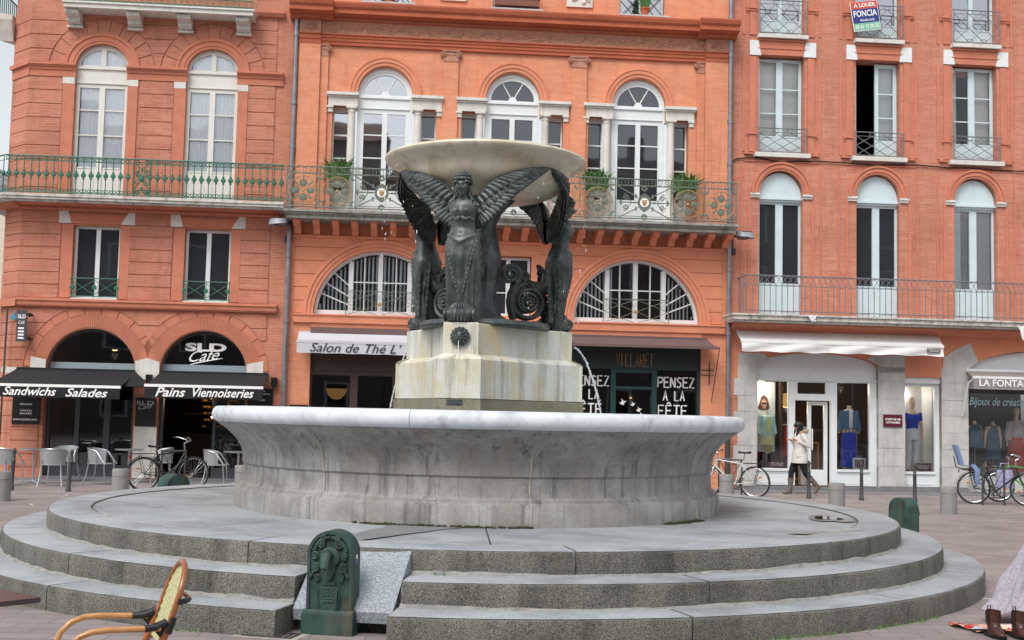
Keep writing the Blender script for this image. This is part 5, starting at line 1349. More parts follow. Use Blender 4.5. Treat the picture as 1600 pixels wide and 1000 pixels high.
awb = awning('brown_awning', 'half rolled brown awning over the teal shop', 1.98, 5.66, 3.60, .62, 3.37, 3.33, m['awnbrown'], 2.0, 5.50, m['awnbrown'])
b = MB(); b.tube([(5.66, -.60, 3.34), (5.62, -.05, 2.1)], .012, 5); b.tube([(5.36, -.02, 2.85), (5.68, -.03, 2.85)], .008, 4); b.tube([(5.36, -.02, 2.73), (5.68, -.03, 2.73)], .008, 4); b.fb(5.56, 5.58, 2.5, 3.05, 0, .03); obj('support_bar', b, m['iron'], awb, FAC)
# ================================================================ RIGHT SALMON BUILDING
BR = thing('salmon_building', 'salmon brick house with pale blue windows above white shop fronts', 'building', fac(9.8))
RW = (7.33, 9.79, 12.30)
wb = MB(); holes = []
for c in RW:
    holes += [rect(c-.58, c+.58, 11.22, 12.9), rect(c-.575, c+.575, 8.26, 10.70), archhole(c-.55, c+.55, 4.18, 7.24, .58)]
sh1 = [(6.72, .03), (9.80, .03), (9.80, 2.98)]+[(8.26+1.54*math.cos(R_(a)), 2.98+.36*math.sin(R_(a))) for a in range(5, 176, 5)]+[(6.72, 2.98)]
sh3 = [(12.05, .03), (14.6, .03), (14.6, 3.5)]+[(14.6-2.55*math.cos(R_(a)), 2.95+.62*math.sin(R_(a))) for a in range(80, 0, -8)]+[(12.05, 2.95)]
holes += [sh1, rect(10.44, 11.40, .03, 2.82), sh3]
wb.plate(rect(6.03, 15.0, 0, 13.4), holes, -.45, 0)
wb.box(6.03, 15.0, .46, 9, 12.9, 13.4)
obj('wall', wb, m['brickR'], BR, FAC)
pb = MB()      # rendered band over the shops
pb.plate(rect(6.06, 14.9, 2.2, 3.86), [[(6.72, 2.2), (9.80, 2.2), (9.80, 2.98)]+[(8.26+1.54*math.cos(R_(a)), 2.98+.36*math.sin(R_(a))) for a in range(5, 176, 5)]+[(6.72, 2.98)],
    [(12.05, 2.2), (14.6, 2.2), (14.6, 3.5)]+[(14.6-2.55*math.cos(R_(a)), 2.95+.62*math.sin(R_(a))) for a in range(80, 0, -8)]+[(12.05, 2.95)], rect(10.44, 11.40, 2.2, 2.81)], 0, .015)
obj('rendered_band', pb, m['paintC'], BR, FAC)
def strips(q, c, z0, z1): 
    for s in (-1, 1): q.fb(c+s*.74-.085, c+s*.74+.085, z0, z1, 0, .03); q.fb(c+s*.96-.035, c+s*.96+.035, z0, z1, 0, .02)
tb = MB()
for c in RW:
    strips(tb, c, 8.26, 10.66); strips(tb, c, 11.2, 12.9)
    for s in (-1, 1):
        tb.fb(c+s*.77-.13, c+s*.77+.13, 8.69, 8.72, .03, .06); tb.fb(c+s*.78-.14, c+s*.78+.14, 11.86, 11.89, .03, .06); tb.fb(c+s*.78-.14, c+s*.78+.14, 11.80, 11.82, .03, .05); tb.fb(c+s*.84-.11, c+s*.84+.11, 8.19, 8.23, 0, .07)
    tb.plate([(c-.60, 11.05), (c-.53, 10.70), (c+.53, 10.70), (c+.60, 11.05)], (), 0, .04); tb.fb(c-.62, c+.62, 10.855, 10.875, .03, .06); tb.fb(c-.60, c+.60, 11.05, 11.09, 0, .08)
    tb.fb(c-.95, c+.95, 8.02, 8.04, 0, .03)
    for r0, r1, ww in ((.555, .60, .03), (.602, .70, .05), (.702, .76, .075)):
        tb.plate([(a, 7.24+(b-7.24)*1.03) for a, b in arcpts(c, 7.24, r1)]+[(a, 7.24+(b-7.24)*1.04) for a, b in arcpts(c, 7.24, r0)][::-1], (), 0, ww)
    for s in (-1, 1): tb.fb(c+s*.80-.035, c+s*.80+.035, 4.2, 7.12, 0, .02); tb.fb(c+s*1.0-.02, c+s*1.0+.02, 4.2, 7.9, 0, .02)
tb.mould(6.06, 14.9, [(0, 3.80), (.08, 3.82), (.2, 3.90), (.28, 3.94), (.45, 3.96), (.45, 3.995), (0, 4.0)])
obj('cornices_and_trim', tb, m['paintR'], BR, FAC)
wf_ = MB()      # radiating bricks over the first-floor arches
for c in RW: wedges(wf_, c, 7.26, .78, 1.02, 26, w1=.012, gap=.9, a0=12, a1=168)
blk = []
for c in RW:
    blk += [lambda q, c=c: (q.plate([(c-.82, 11.05), (c-.605, 11.05), (c-.535, 10.68), (c-.82, 10.68)], (), 0, .05)), lambda q, c=c: q.plate([(c+.605, 11.05), (c+.86, 11.05), (c+.86, 10.68), (c+.535, 10.68)], (), 0, .05)]
each('white_stone_block', blk, m['white'], BR)
blk = []
for c in RW:
    for s in (-1, 1): blk.append(lambda q, c=c, s=s: (q.fb(c+s*.66-.11, c+s*.66+.11, 7.12, 7.18, 0, .05), q.fb(c+s*.66-.12, c+s*.66+.12, 7.18, 7.205, 0, .08), q.fb(c+s*.66-.115, c+s*.66+.115, 7.205, 7.235, 0, .06)))
each('impost_block', blk, m['whitestone'], BR)
each('window_sill', [lambda q, c=c: q.fb(c-.70, c+.70, 8.13, 8.235, -.2, .14) for c in RW]+[lambda q, c=c: q.fb(c-.63, c+.63, 11.11, 11.20, -.2, .16) for c in RW], m['whitestone'], BR)
for k, c in enumerate(RW):
    # top windows
    o = casement(BR, 'window', c-.57, c+.57, 11.22, 12.9, -.2, m['bluewhite'], m['glasssky'], (), .05, .1, .45)
    def lattice(z0, z1, wd, c=c, hw=.60):
        rl = MB()
        for z in (z0, z1): bar(rl, c-hw, c+hw, z, z, wd, .012)
        bar(rl, c-hw-.05, c+hw+.05, z1, z1, wd, .014); bar(rl, c-hw, c+hw, z1-.10, z1-.10, wd, .008)
        for u in (c-hw, c+hw): railpost(rl, u, z0, z1, wd, .013)
        n = 3; h = (z1-.10-z0)/2
        for r in range(2):
            for j in range(n):
                a = c-hw+2*hw/n*j; b = a+2*hw/n
                for s in (-1, 1): bar(rl, a, b, z0+h*r+(h if s < 0 else 0), z0+h*r+(0 if s < 0 else h), wd, .009)
        for u in (-.18, .18): rl.tube([(c+u+.075*math.cos(t), -wd, z1-.05+.045*math.sin(t)) for t in [2*math.pi*j/14 for j in range(14)]], .009, 5, closed=True)
        return rl
    rl = lattice(11.24, 12.06, .13)
    for u in (-.18, .18): rl.tube([(c+u+.075*math.cos(t), -.13, 11.28+.045*math.sin(t)) for t in [2*math.pi*j/14 for j in range(14)]], .009, 5, closed=True)
    obj('window_railing', rl, m['railgrey'], o, FAC)
    # second floor
    if k == 1:      # left leaf swung open: a dark gap
        mb = MB(); a0, a1 = c+.0, c+.56
        mb.fb(a0, a0+.09, 8.26, 10.66, -.26, -.2); mb.fb(a1-.09, a1, 8.26, 10.66, -.26, -.2); mb.fb(a0+.09, a1-.09, 10.56, 10.66, -.26, -.202); mb.fb(a0+.09, a1-.09, 8.26, 8.72, -.26, -.21)
        for z in (9.29, 9.90): mb.fb(a0+.09, a1-.09, z-.016, z+.016, -.25, -.205)
        mb.fb(c-.56, c-.52, 8.26, 10.68, -.3, -.22); mb.box(c-.50, c-.46, .26, .8, 8.26, 10.62)
        o = obj('window', mb, m['bluewhite'], BR, FAC); o['label'] = 'half open window with its left leaf swung inwards'
        g = MB(); g.fb(a0+.05, a1-.05, 8.7, 10.6, -.245, -.24); obj('pane', g, m['glassclear'], o, FAC)
        g = MB(); g.fb(a0+.05, a1-.05, 8.6, 10.6, -.36, -.34); obj('inner_shutter', g, m['offwhite'], o, FAC)
        rm = MB(); rm.fb(c-.9, c+.9, 8.2, 10.8, -3, -2.9); rm.fb(c-.95, c-.9, 8.2, 10.8, -3, -.46); rm.fb(c+.9, c+.95, 8.2, 10.8, -3, -.46); rm.fb(c-.9, c+.9, 10.8, 10.85, -3, -.46); rm.fb(c-.9, c+.9, 8.15, 8.2, -3, -.46); obj('room', rm, m['dark'], o, FAC)
    else:
        o = casement(BR, 'window', c-.565, c+.565, 8.26, 10.66, -.2, m['bluewhite'], m['glassclear'], (9.90, 9.29), .075, .16, .46)
        g = MB()
        for a, b in ((c-.53, c-.03), (c+.03, c+.53)):
            if k == 0 or a > c or True: 
                x0, x1 = (a, b) if not (k == 2 and a < c) else (a, a+.2)
                g.fb(x0, x1, 8.6, 10.6, -.37, -.35)
                for j in range(3): g.fb(x0+.03, x0+.045, 8.7+.62*j, 9.2+.62*j, -.35, -.345)
        obj('inner_shutter', g, m['offwhite'] if k != 9 else None, o, FAC)
    obj('window_railing', lattice(8.26, 8.84, .11), m['railgrey'], o, FAC)
    # first floor: tall doors under a blank white arch
    o = casement(BR, 'balcony_door', c-.545, c+.545, 4.22, 7.05, -.16, m['bluewhite'], m['glass'] if k < 2 else m['glassclear'], (), .055, .18, .82, ([(c+.08, c+.49), (c-.36, c-.09)] if k == 2 else None), m['greycurtain'])
    a = MB(); a.plate([(x, 7.14+(z-7.24)*1.14+.02) for x, z in arcpts(c, 7.24, .545)], (), -.2, -.12); a.fb(c-.545, c+.545, 7.05, 7.10, -.2, -.10); a.fb(c-.545, c+.545, 7.10, 7.15, -.2, -.05); a.fb(c-.008, c+.008, 7.15, 7.79, -.12, -.112)
    obj('arched_panel', a, m['bluewhite'], o, FAC)
    if k == 2: a = MB(); a.fb(c-.5, c-.30, 5.0, 7.0, -.215, -.205); obj('folded_shutter', a, m['bluewhite'], o, FAC)
rm = MB(); rm.fb(6.1, 9.0, 4.2, 10.7, -1.2, -1.15); rm.fb(10.7, 14.5, 4.2, 10.7, -1.2, -1.15); obj('interior', rm, m['dark'], BR, FAC)
# long balcony
sb = MB(); sb.fb(5.95, 14.9, 4.005, 4.05, 0, .78); sb.fb(5.93, 14.9, 4.05, 4.15, 0, .84); sb.fb(5.90, 14.9, 4.15, 4.19, 0, .88)
balR = obj('balcony', sb, m['slab'], BR, FAC)
rl = MB(); wd = .80
for z, r in ((5.11, .016), (4.87, .009), (4.27, .012)): bar(rl, 6.26, 14.8, z, z, wd, r)
n = 60; st = .1415
for k in range(n+1):
    u = 6.26+st*k; railpost(rl, u, 4.20, 4.87, wd, .009)
    if k < n-1: rl.tube([(u+2*st*j/8, -wd, 4.87+.22*math.sin(math.pi*j/8)) for j in range(9)], .007, 4)
for k in range(6): rl.tube([(6.26, -wd+.14*k, 4.2), (6.26, -wd+.14*k, 5.11)], .009, 5)
rl.tube([(6.26, -wd, 5.11), (6.26, 0, 5.11)], .014, 5); rl.tube([(6.26, -wd, 4.87), (6.10, -wd+.1, 4.87)], .01, 4); rl.tube([(6.26, -wd, 5.11), (6.12, -wd+.1, 5.13)], .01, 4)
obj('balcony_railing', rl, m['railgrey'], balR, FAC)
cl = MB(); q = random.Random(2); pts = [(6.08, -.02, 7.2), (6.09, -.02, 7.98), (6.2, -.03, 8.06)]+[(6.2+.3*k, -.04, 8.06+q.uniform(-.025, .025)+.02*math.sin(k)) for k in range(1, 29)]
cl.tube(pts, .016, 5); tag(obj('wall_cable', cl, m['black_rubber'], None, FAC), 'black cable strung along the salmon wall above the round arches', 'cable')
for u, z, l in ((7.80, 4.17, 'crumpled white rag on the left part of the long stone balcony'), (13.02, 4.05, 'white rag hanging over the edge of the long stone balcony')):
    b = MB(); qq = random.Random(int(u*10)); b.grid(lambda i, j: (u+.28*(i-.5)*(1-.75*j)+.06*j+.02*math.sin(i*9+j*5), -.895-.012*math.sin(i*12+j*7), z+.02-.34*j*(1 if u > 10 else .45)), 8, 8)
    tag(obj('white_rag', b, m['awnwhite'], None, FAC), l, 'rag')
# ---- ground floor piers
blk = []
def course(q, u0, u1, zz):
    for a, b in zip(zz, zz[1:]): q.fb(u0+rnd.uniform(-.0, .0), u1, a+.004, b-.004, 0, .035+rnd.uniform(0, .006))
def pier(q, u0, u1, rag=0):
    q.fb(u0, u1, 0, 3.04, -.4, .022)
    z = 0.0; k = 0; 
    for h in (.62, .44, .40, .42, .38, .42, .36):
        q.fb(u0-(rag if k % 2 else 0), u1, z+.004, z+h-.004, -.3, .03+.004*(k % 3)); z += h; k += 1
P1 = MB(); pier(P1, 6.27, 6.735, .10); obj('stone_pier', P1, m['greystone'], BR, FAC)
P2 = MB(); pier(P2, 9.785, 10.455); P2.plate([(9.81, 2.9), (9.81, 3.06), (9.62, 3.16), (9.5, 3.22), (9.66, 3.30), (10.3, 3.34), (10.46, 3.30), (10.44, 2.9)], (), 0, .03); obj('stone_pier', P2, m['greystone'], BR, FAC)
P3 = MB(); pier(P3, 11.385, 12.065); P3.plate([(11.41, 2.9), (11.44, 3.3), (11.62, 3.44), (11.95, 3.62), (12.12, 3.68), (12.32, 3.24), (12.05, 3.02), (12.05, 2.9)], (), 0, .036); obj('stone_pier', P3, m['greystone'], BR, FAC)
b = MB(); b.plate([(6.28, 3.02), (6.28, 3.3), (6.9, 3.3), (7.05, 3.16), (6.72, 3.02)], (), 0, .03); obj('springer_stone', b, m['greystone'], BR, FAC)
b = MB(); b.fb(7.82, 8.30, 3.62, 3.87, 0, .03); obj('key_stone', b, m['greystone'], BR, FAC)
b = MB(); b.fb(6.25, 12.05, 0, .10, -.1, .06); b.fb(9.81, 12.05, 0, .14, 0, .05); obj('plinth_course', b, m['asphalt'], BR, FAC)
# ---- white fashion shop
f = MB()
f.plate([(6.73, 2.69), (9.79, 2.69), (9.79, 2.98)]+[(8.26+1.53*math.cos(R_(a)), 2.98+.35*math.sin(R_(a))) for a in range(5, 176, 5)]+[(6.73, 2.98)], (), -.2, -.12)
for a, b_ in ((6.73, 6.80), (7.58, 7.74), (8.64, 8.79), (9.61, 9.79)): f.fb(a, b_, .12, 2.69, -.22, -.10)
f.fb(6.80, 7.58, .12, .50, -.2, -.11); f.fb(8.79, 9.61, .12, .50, -.2, -.11); f.fb(6.80, 7.58, .46, .52, -.2, -.07); f.fb(8.79, 9.61, .46, .52, -.2, -.07)
f.fb(6.80, 7.58, 2.63, 2.69, -.2, -.11); f.fb(8.79, 9.61, 2.63, 2.69, -.2, -.11)
f.fb(7.74, 8.64, 2.18, 2.34, -.2, -.11); f.fb(7.74, 7.80, 2.34, 2.69, -.2, -.11); f.fb(8.52, 8.64, 2.34, 2.69, -.2, -.11); f.fb(7.8, 8.52, 2.62, 2.69, -.2, -.11); f.fb(6.72, 9.8, 2.66, 2.70, -.1, -.06)
for a, b_ in ((6.86, 7.52), (8.85, 9.55)): f.fb(a, b_, .17, .19, -.11, -.10); f.fb(a, b_, .40, .42, -.11, -.10)
o = obj('shop_window', f, m['white'], BR, FAC); o['label'] = 'wide white fashion shop front with a door between two windows'
g = MB(); g.fb(6.79, 7.6, .5, 2.65, -.17, -.165); g.fb(8.77, 9.63, .5, 2.65, -.17, -.165); g.fb(7.79, 8.54, 2.33, 2.64, -.17, -.165); obj('pane', g, m['glassclear'], o, FAC)
d = MB(); a0, a1 = 8.10, 8.60
d.fb(a0, a0+.09, .12, 2.16, -.30, -.24); d.fb(a1-.09, a1, .12, 2.16, -.30, -.24); d.fb(a0+.09, a1-.09, 2.07, 2.16, -.30, -.242); d.fb(a0+.09, a1-.09, .12, .50, -.30, -.242); d.fb(a0+.14, a1-.14, .2, .42, -.242, -.235)
dd = obj('door', d, m['white'], o, FAC); dd['label'] = 'white glazed door standing ajar'
g = MB(); g.fb(a0+.08, a1-.08, .49, 2.08, -.275, -.27); obj('pane', g, m['glassclear'], dd, FAC)
g = MB()
for u in (8.06, 8.16+.04): g.tube([(u, .20, .98), (u, .18, 1.0), (u, .18, 1.46), (u, .20, 1.48)], .018, 6)
obj('handle', g, m['white'], dd, FAC)
rm = MB(); rm.fb(6.6, 11.6, -.02, .05, -5, -.46); rm.fb(6.6, 11.6, 0, 3.4, -5.1, -5); rm.fb(6.55, 6.6, 0, 3.4, -5, -.46); rm.fb(11.6, 11.65, 0, 3.4, -5, -.46); rm.fb(6.6, 11.6, 3.4, 3.45, -5, -.46); rm.fb(7.5, 7.56, 0, 2.7, -2.2, -.5)
obj('interior', rm, m['brownint'], BR, FAC)
t = thing('clothes_rail', 'rail of red clothes at the back of the white fashion shop', 'clothes rail', fac(8.0, .05, -3))
b = MB(); b.box(-.9, .9, -.02, .02, 1.5, 1.53); b.box(-.9, -.87, -.02, .02, 0, 1.5); b.box(.87, .9, -.02, .02, 0, 1.5); obj('rail', b, m['alu'], t)
red = plain('red_cloth', 'a3262a', .9, var=.3, scale=8)
for k in range(7):
    b = MB(); b.grid(lambda i, j, k=k: (-.75+.24*k+.10*math.cos(6.28*i)*(.5+.5*j), .18*math.sin(6.28*i)*(.6+.4*j), 1.48-(.6+.1*(k % 3))*j), 10, 4, closed_u=True); obj('garment', b, red, t)
t = thing('shop_shelf', 'low lit wooden shelf unit inside the white fashion shop', 'shelf', fac(8.3, .05, -4.2)); b = MB(); b.box(-1.4, 1.4, -.2, .2, 1.0, 1.05); b.box(-1.4, 1.4, -.2, .2, .0, .06); b.box(-1.4, -1.35, -.2, .2, .06, 1.0); b.box(1.35, 1.4, -.2, .2, .06, 1.0); obj('boards', b, plain('light_wood', 'b98a4e', .6), t)
t = thing('pendant_lamp', 'round cream pendant shade behind the white shop door', 'lamp', fac(8.0, 2.02, -1.6)); b = MB(); b.lathe([(.20, 0), (.22, .1), (.2, .32), (.02, .36)], 20); obj('lamp_shade', b, emit('lit_cream_shade', 'd9a868', .5), t); b = MB(); b.tube([(0, 0, .36), (0, 0, 1.35)], .008, 5); obj('cord', b, m['black_rubber'], t)
t = thing('window_spot', 'lit round spot in the ceiling above the poster', 'lamp', fac(6.95, 2.58, -.38)); b = MB(); b.lathe([(0, .0), (.07, .005), (.09, .03), (.06, .06), (0, .06)], 14); obj('lens', b, emit('warm_spot', 'ffdca0', 4), t); b = MB(); b.lathe([(.095, .02), (.10, .08), (.03, .8)], 14); obj('housing', b, m['white'], t)
# poster with a woman in sunglasses
t = thing('fashion_poster', 'tall pale poster of a woman in sunglasses in the left shop window', 'poster', fac(7.02, .55, -.62))
b = MB(); b.fb(6.86, 7.40, .90, 2.62, -.64, -.62); obj('sheet', b, plain('pale_poster_paper', 'cfd9e2', .6, var=.03), t, FAC)
def shift(b, d=.11):
    for v_ in b.v: v_.x += d
    return b
b = MB(); b.plate([(6.93, 2.24), (6.89, 2.08), (6.85, 1.98), (6.92, 1.93), (7.09, 1.92), (7.15, 1.98), (7.12, 2.12), (7.08, 2.24), (7.0, 2.31)], (), -.62, -.612); obj('printed_hair', shift(b), plain('brown_ink', '57372b', .7), t, FAC)
b = MB(); b.plate([(6.94, 2.16), (6.93, 2.07), (6.97, 1.99), (7.01, 1.96), (7.05, 1.99), (7.08, 2.07), (7.07, 2.16), (7.0, 2.2)], (), -.612, -.606); obj('printed_face', shift(b), plain('skin_ink', 'b98c78', .7), t, FAC)
b = MB(); 
for u in (6.975, 7.045): b.plate([(u-.033, 2.11), (u-.028, 2.08), (u, 2.07), (u+.028, 2.08), (u+.033, 2.11)], (), -.606, -.6)
b.fb(6.98, 7.04, 2.10, 2.11, -.606, -.6); obj('printed_sunglasses', shift(b), m['blackpanel'], t, FAC)
# mannequins
skin_m = plain('mannequin_skin', 'd6b79c', .5, var=.04)
def ringloft(mb, rings, seg=20, cap=True):
    """rings: (cx,cy,z,rx,ry[,rot]) stacked into one skin"""
    prev = None; first = None
    for rg in rings:
        cx, cy, z, rx, ry = rg[:5]
        ring = [mb.p((cx+rx*math.cos(2*math.pi*j/seg), cy+ry*math.sin(2*math.pi*j/seg), z)) for j in range(seg)]
        if prev:
            for j in range(seg): mb.face((prev[j], prev[(j+1) % seg], ring[(j+1) % seg], ring[j]), True)
        else: first = ring
        prev = ring
    if cap: mb.face(first[::-1]); mb.face(prev)
def mannequin(label, M, head=True, legs=True, hands=True):
    t = thing('mannequin', label, 'mannequin', M, 'mannequins in the shop windows')
    b = MB()
    ringloft(b, [(0, 0, .80, .155, .10), (0, 0, .92, .165, .11), (0, 0, 1.05, .125, .09), (0, 0, 1.15, .125, .09), (0, -.015, 1.27, .15, .11), (0, 0, 1.38, .165, .085), (0, 0, 1.43, .09, .06), (0, 0, 1.46, .05, .05), (0, 0, 1.53, .047, .047)])
    if head:
        ringloft(b, [(0, 0, 1.50, .045, .045), (0, -.01, 1.54, .05, .06), (0, -.01, 1.60, .065, .08), (0, 0, 1.68, .075, .092), (0, 0, 1.74, .06, .075), (0, 0, 1.775, .02, .03)])
        b.tube([(0, -.095, 1.64), (0, -.105, 1.615)], .01, 6)
    for s in (-1, 1):
        b.tube([(s*.165, 0, 1.385), (s*.20, .01, 1.22), (s*.225, 0, 1.08), (s*.235, .0, .93), (s*.24, .0, .86)], [.05, .043, .036, .028, .02], 10)
        for f_ in (range(5) if hands else ()): b.tube([(s*.24, .012*(f_-2), .87), (s*.245, .016*(f_-2), .79-.012*abs(f_-2)), (s*.24, .014*(f_-2), .755+.02*abs(f_-2))], [.009, .008, .006], 5)
        if legs: b.tube([(s*.085, 0, .85), (s*.09, 0, .65), (s*.09, -.01, .46), (s*.09, .02, .25), (s*.09, .02, .08), (s*.09, -.05, .03), (s*.09, -.11, .02)], [.085, .075, .052, .052, .035, .035, .025], 10)
    obj('body', b, skin_m, t)
    return t
def stand(t, h=.05):
    b = MB(); b.lathe([(0, 0), (.16, 0), (.16, .012), (.02, .02)], 18); b.tube([(0, 0, 0), (0, 0, .9)], .012, 6); obj('stand', b, m['alu'], t)
def wearing(t, nm, rings, mat, fold=0, seg=28, label=None):
    b = MB()
    tab = rings
    def f(i, j):
        x = j*(len(tab)-1); k = min(int(x), len(tab)-2); q = x-k; A, B = tab[k], tab[k+1]; v = [A[c]+(B[c]-A[c])*q for c in range(5)]; th = 2*math.pi*i
        w_ = 1+fold*math.cos(11*th+2*math.sin(3*v[2]))
        return (v[0]+v[3]*w_*math.cos(th), v[1]+v[4]*w_*math.sin(th), v[2])
    b.grid(f, 40, 14, closed_u=True); o = obj(nm, b, mat, t)
    return o
def sleeves(t, mat, z1, r=.055, nm='sleeve'):
    for s in (-1, 1):
        b = MB(); pts = [(s*.165, 0, 1.40), (s*.20, .01, 1.22), (s*.225, 0, 1.08), (s*.235, -.03, .92)]
        pts = [p for p in pts if p[2] >= z1-.01]; b.tube(pts, [r*1.1]+[r]*(len(pts)-1), 12); obj(nm, b, mat, t)
teal_c = plain('pale_aqua_cloth', 'b9d6d4', .9, var=.08); yel = plain('pale_yellow_cloth', 'd8d2a4', .9, var=.1); tan = plain('tan_knit', 'b39b72', .9, var=.15)
t1 = mannequin('headless mannequin in a pale aqua jacket in front of the poster', fac(7.13, .52, -.42) @ Matrix.Rotation(R_(8), 4, 'Z') @ Matrix.Scale(.90, 4), False, False, False); stand(t1)
wearing(t1, 'jacket', [(0, 0, .86, .19, .125), (0, 0, 1.05, .165, .11), (0, -.01, 1.25, .175, .125), (0, 0, 1.40, .165, .095), (0, 0, 1.44, .08, .06)], teal_c, .02); sleeves(t1, teal_c, .9)
b = MB(); b.grid(lambda i, j: (.075*(i*2-1)*(1-.3*j), -.135-.01*math.sin(i*3.14), .95+.40*j), 6, 6); obj('top', b, plain('lime_top', 'cfdc9a', .9), t1)
wearing(t1, 'skirt', [(0, 0, .62, .20, .14), (0, 0, .75, .185, .13), (0, 0, .90, .165, .11)], yel, .03)
b = MB(); b.grid(lambda i, j: (-.15+.26*i-.05*j*(1-i), -.15-.03*math.sin(3.14*i), .60-.22*j*math.sin(3.14*(.15+.7*i))), 10, 6); obj('scarf', b, tan, t1)
blue = plain('cobalt_cloth', '2438b0', .8, var=.12); denim = plain('blue_denim', '4a6b8f', .9, var=.2, scale=20); wht = plain('white_cloth', 'dfe1e4', .9, var=.05)
t2 = mannequin('headless mannequin in a denim jacket and long cobalt blue skirt', fac(9.24, .52, -.50) @ Matrix.Scale(1.02, 4), False, False, False); stand(t2)
wearing(t2, 'skirt', [(0, 0, .05, .20, .16), (0, 0, .4, .185, .14), (0, 0, .8, .175, .12), (0, 0, 1.0, .135, .095), (0, 0, 1.06, .13, .09)], blue, .05)
wearing(t2, 'shirt', [(0, 0, 1.0, .14, .105), (0, -.012, 1.25, .155, .122), (0, 0, 1.40, .15, .09), (0, 0, 1.44, .07, .06)], wht, .01)
b = MB()
for s in (-1, 1): b.grid(lambda i, j, s=s: ((.05+.14*i)*s, -.135*(1-i*i*.9)-.012, .95+.47*j-.03*i*j), 8, 8); b.grid(lambda i, j, s=s: (.19*s*(1-.12*j)*math.cos(1.57*i), .13*math.sin(1.57*i), .95+.46*j), 8, 6)
obj('jacket', b, denim, t2); sleeves(t2, denim, .9)
t3 = mannequin('white trousered mannequin with a cobalt blue top in the narrow window', fac(10.83, .48, -.42) @ Matrix.Scale(1.04, 4), True, True)
wearing(t3, 'top', [(0, 0, .96, .15, .105), (0, 0, 1.1, .14, .1), (0, -.012, 1.25, .16, .122), (0, 0, 1.36, .19, .095), (0, 0, 1.38, .16, .08)], blue, .015); sleeves(t3, blue, 1.2, .06)
wearing(t3, 'trousers', [(0, 0, .76, .175, .115), (0, 0, .92, .175, .12), (0, 0, 1.05, .135, .10)], wht, .01)
for s in (-1, 1): b = MB(); b.tube([(s*.085, 0, .98), (s*.09, 0, .65), (s*.09, -.01, .46), (s*.09, .02, .25), (s*.09, .02, .08)], [.10, .085, .065, .062, .055], 12); obj('trouser_leg', b, wht, t3)
t = thing('hanging_jacket', 'denim jacket hung beside the cobalt skirt', 'jacket', fac(9.42, .95, -.75)); b = MB(); b.grid(lambda i, j: (.10*math.cos(6.28*i)*(1.1-.3*j), .05*math.sin(6.28*i), .75*j), 14, 6, closed_u=True); b.tube([(0, 0, .74), (0, 0, 1.7)], .006, 4); obj('cloth', b, denim, t)
b = MB(); b.fb(9.32, 9.62, .55, 1.85, -1.0, -.95); b.fb(9.34, 9.36, .5, 1.8, -1.2, -1.0); tag(obj('display_plinth', b, m['white'], None, FAC), 'white panel standing behind the cobalt skirt in the window', 'panel')
b = MB(); b.fb(9.28, 9.60, .52, .80, -.34, -.32); o2 = tag(obj('small_frame', b, m['white'], None, FAC), 'small white picture frame in the corner of the shop window', 'frame'); b = MB(); b.fb(9.32, 9.56, .56, .76, -.32, -.315); obj('picture', b, m['awnbrown'], o2, FAC)
b = MB(); b.fb(8.28, 8.42, .06, 1.5, -1.5, -1.3); b.fb(8.26, 8.44, 1.5, 1.53, -1.52, -1.28); tag(obj('white_column', b, m['white'], None, FAC), 'white square column seen through the glass door', 'column')
# narrow window
f = MB(); f.fb(10.44, 11.40, 2.66, 2.83, -.2, -.05); f.fb(10.44, 10.47, .12, 2.66, -.22, -.12); f.fb(11.27, 11.40, .12, 2.66, -.22, -.12); f.fb(10.47, 11.27, .12, .48, -.22, -.13); f.fb(10.47, 11.27, 2.58, 2.66, -.22, -.13); f.fb(10.47, 11.27, .44, .50, -.2, -.09); f.fb(10.55, 11.2, .18, .2, -.13, -.12)
o = obj('shop_window', f, m['white'], BR, FAC); o['label'] = 'narrow white window between two stone piers'
g = MB(); g.fb(10.46, 11.28, .49, 2.6, -.18, -.175); obj('pane', g, m['glassclear'], o, FAC)
b = MB(); b.fb(10.86, 11.32, .5, 2.6, -.95, -.90); b.fb(11.28, 11.32, .5, 2.6, -.9, -.3); obj('side_panel', b, m['white'], o, FAC)
b = MB(); b.plate([(10.44, 2.84), (11.40, 2.84), (11.40, 3.0), (11.34, 3.18), (11.24, 3.29), (10.50, 3.29), (10.44, 3.18)], (), -.1, .022); obj('rendered_infill', b, m['paintC'], BR, FAC)
def bsign(label, u0, u1, z0, z1, wd, l1=True):
    return board('burgundy_sign', label, u0, u1, z0, z1, wd, m['burgundy'], (('COMPTOIR DES', u0+.04, u1-.04, z0+(z1-z0)*.54, z0+(z1-z0)*.70), ('COTONNIERS', u0+.06, u1-.06, z0+(z1-z0)*.28, z0+(z1-z0)*.44)), m['lettering'], bold=.03)
bsign('burgundy name plate fixed to the grey stone pier', 9.90, 10.37, 1.58, 1.88, .065)
bsign('burgundy name plate in the left window behind the walking woman', 7.10, 7.56, .53, .70, -.30)
bsign('burgundy name plate at the foot of the narrow window', 10.84, 11.26, .52, .70, -.30)
aww = awning('white_awning', 'long white awning over the fashion shop', 6.16, 11.12, 3.86, .72, 3.55, 3.30, m['awnwhite'], 6.20, 11.30, m['awnwhite'], (), m['taupe'], .06, 1)
x = MB()
for k in range(7): x.tube([(a, -.752, b_) for a, b_ in spiral((7.95+.055*k, 3.41+.02*math.sin(k*2)), .04, .008, k, 1.2, 14)], .004, 4)
obj('faded_emblem', x, plain('faded_print', 'c9bfb4', .9), aww, FAC)
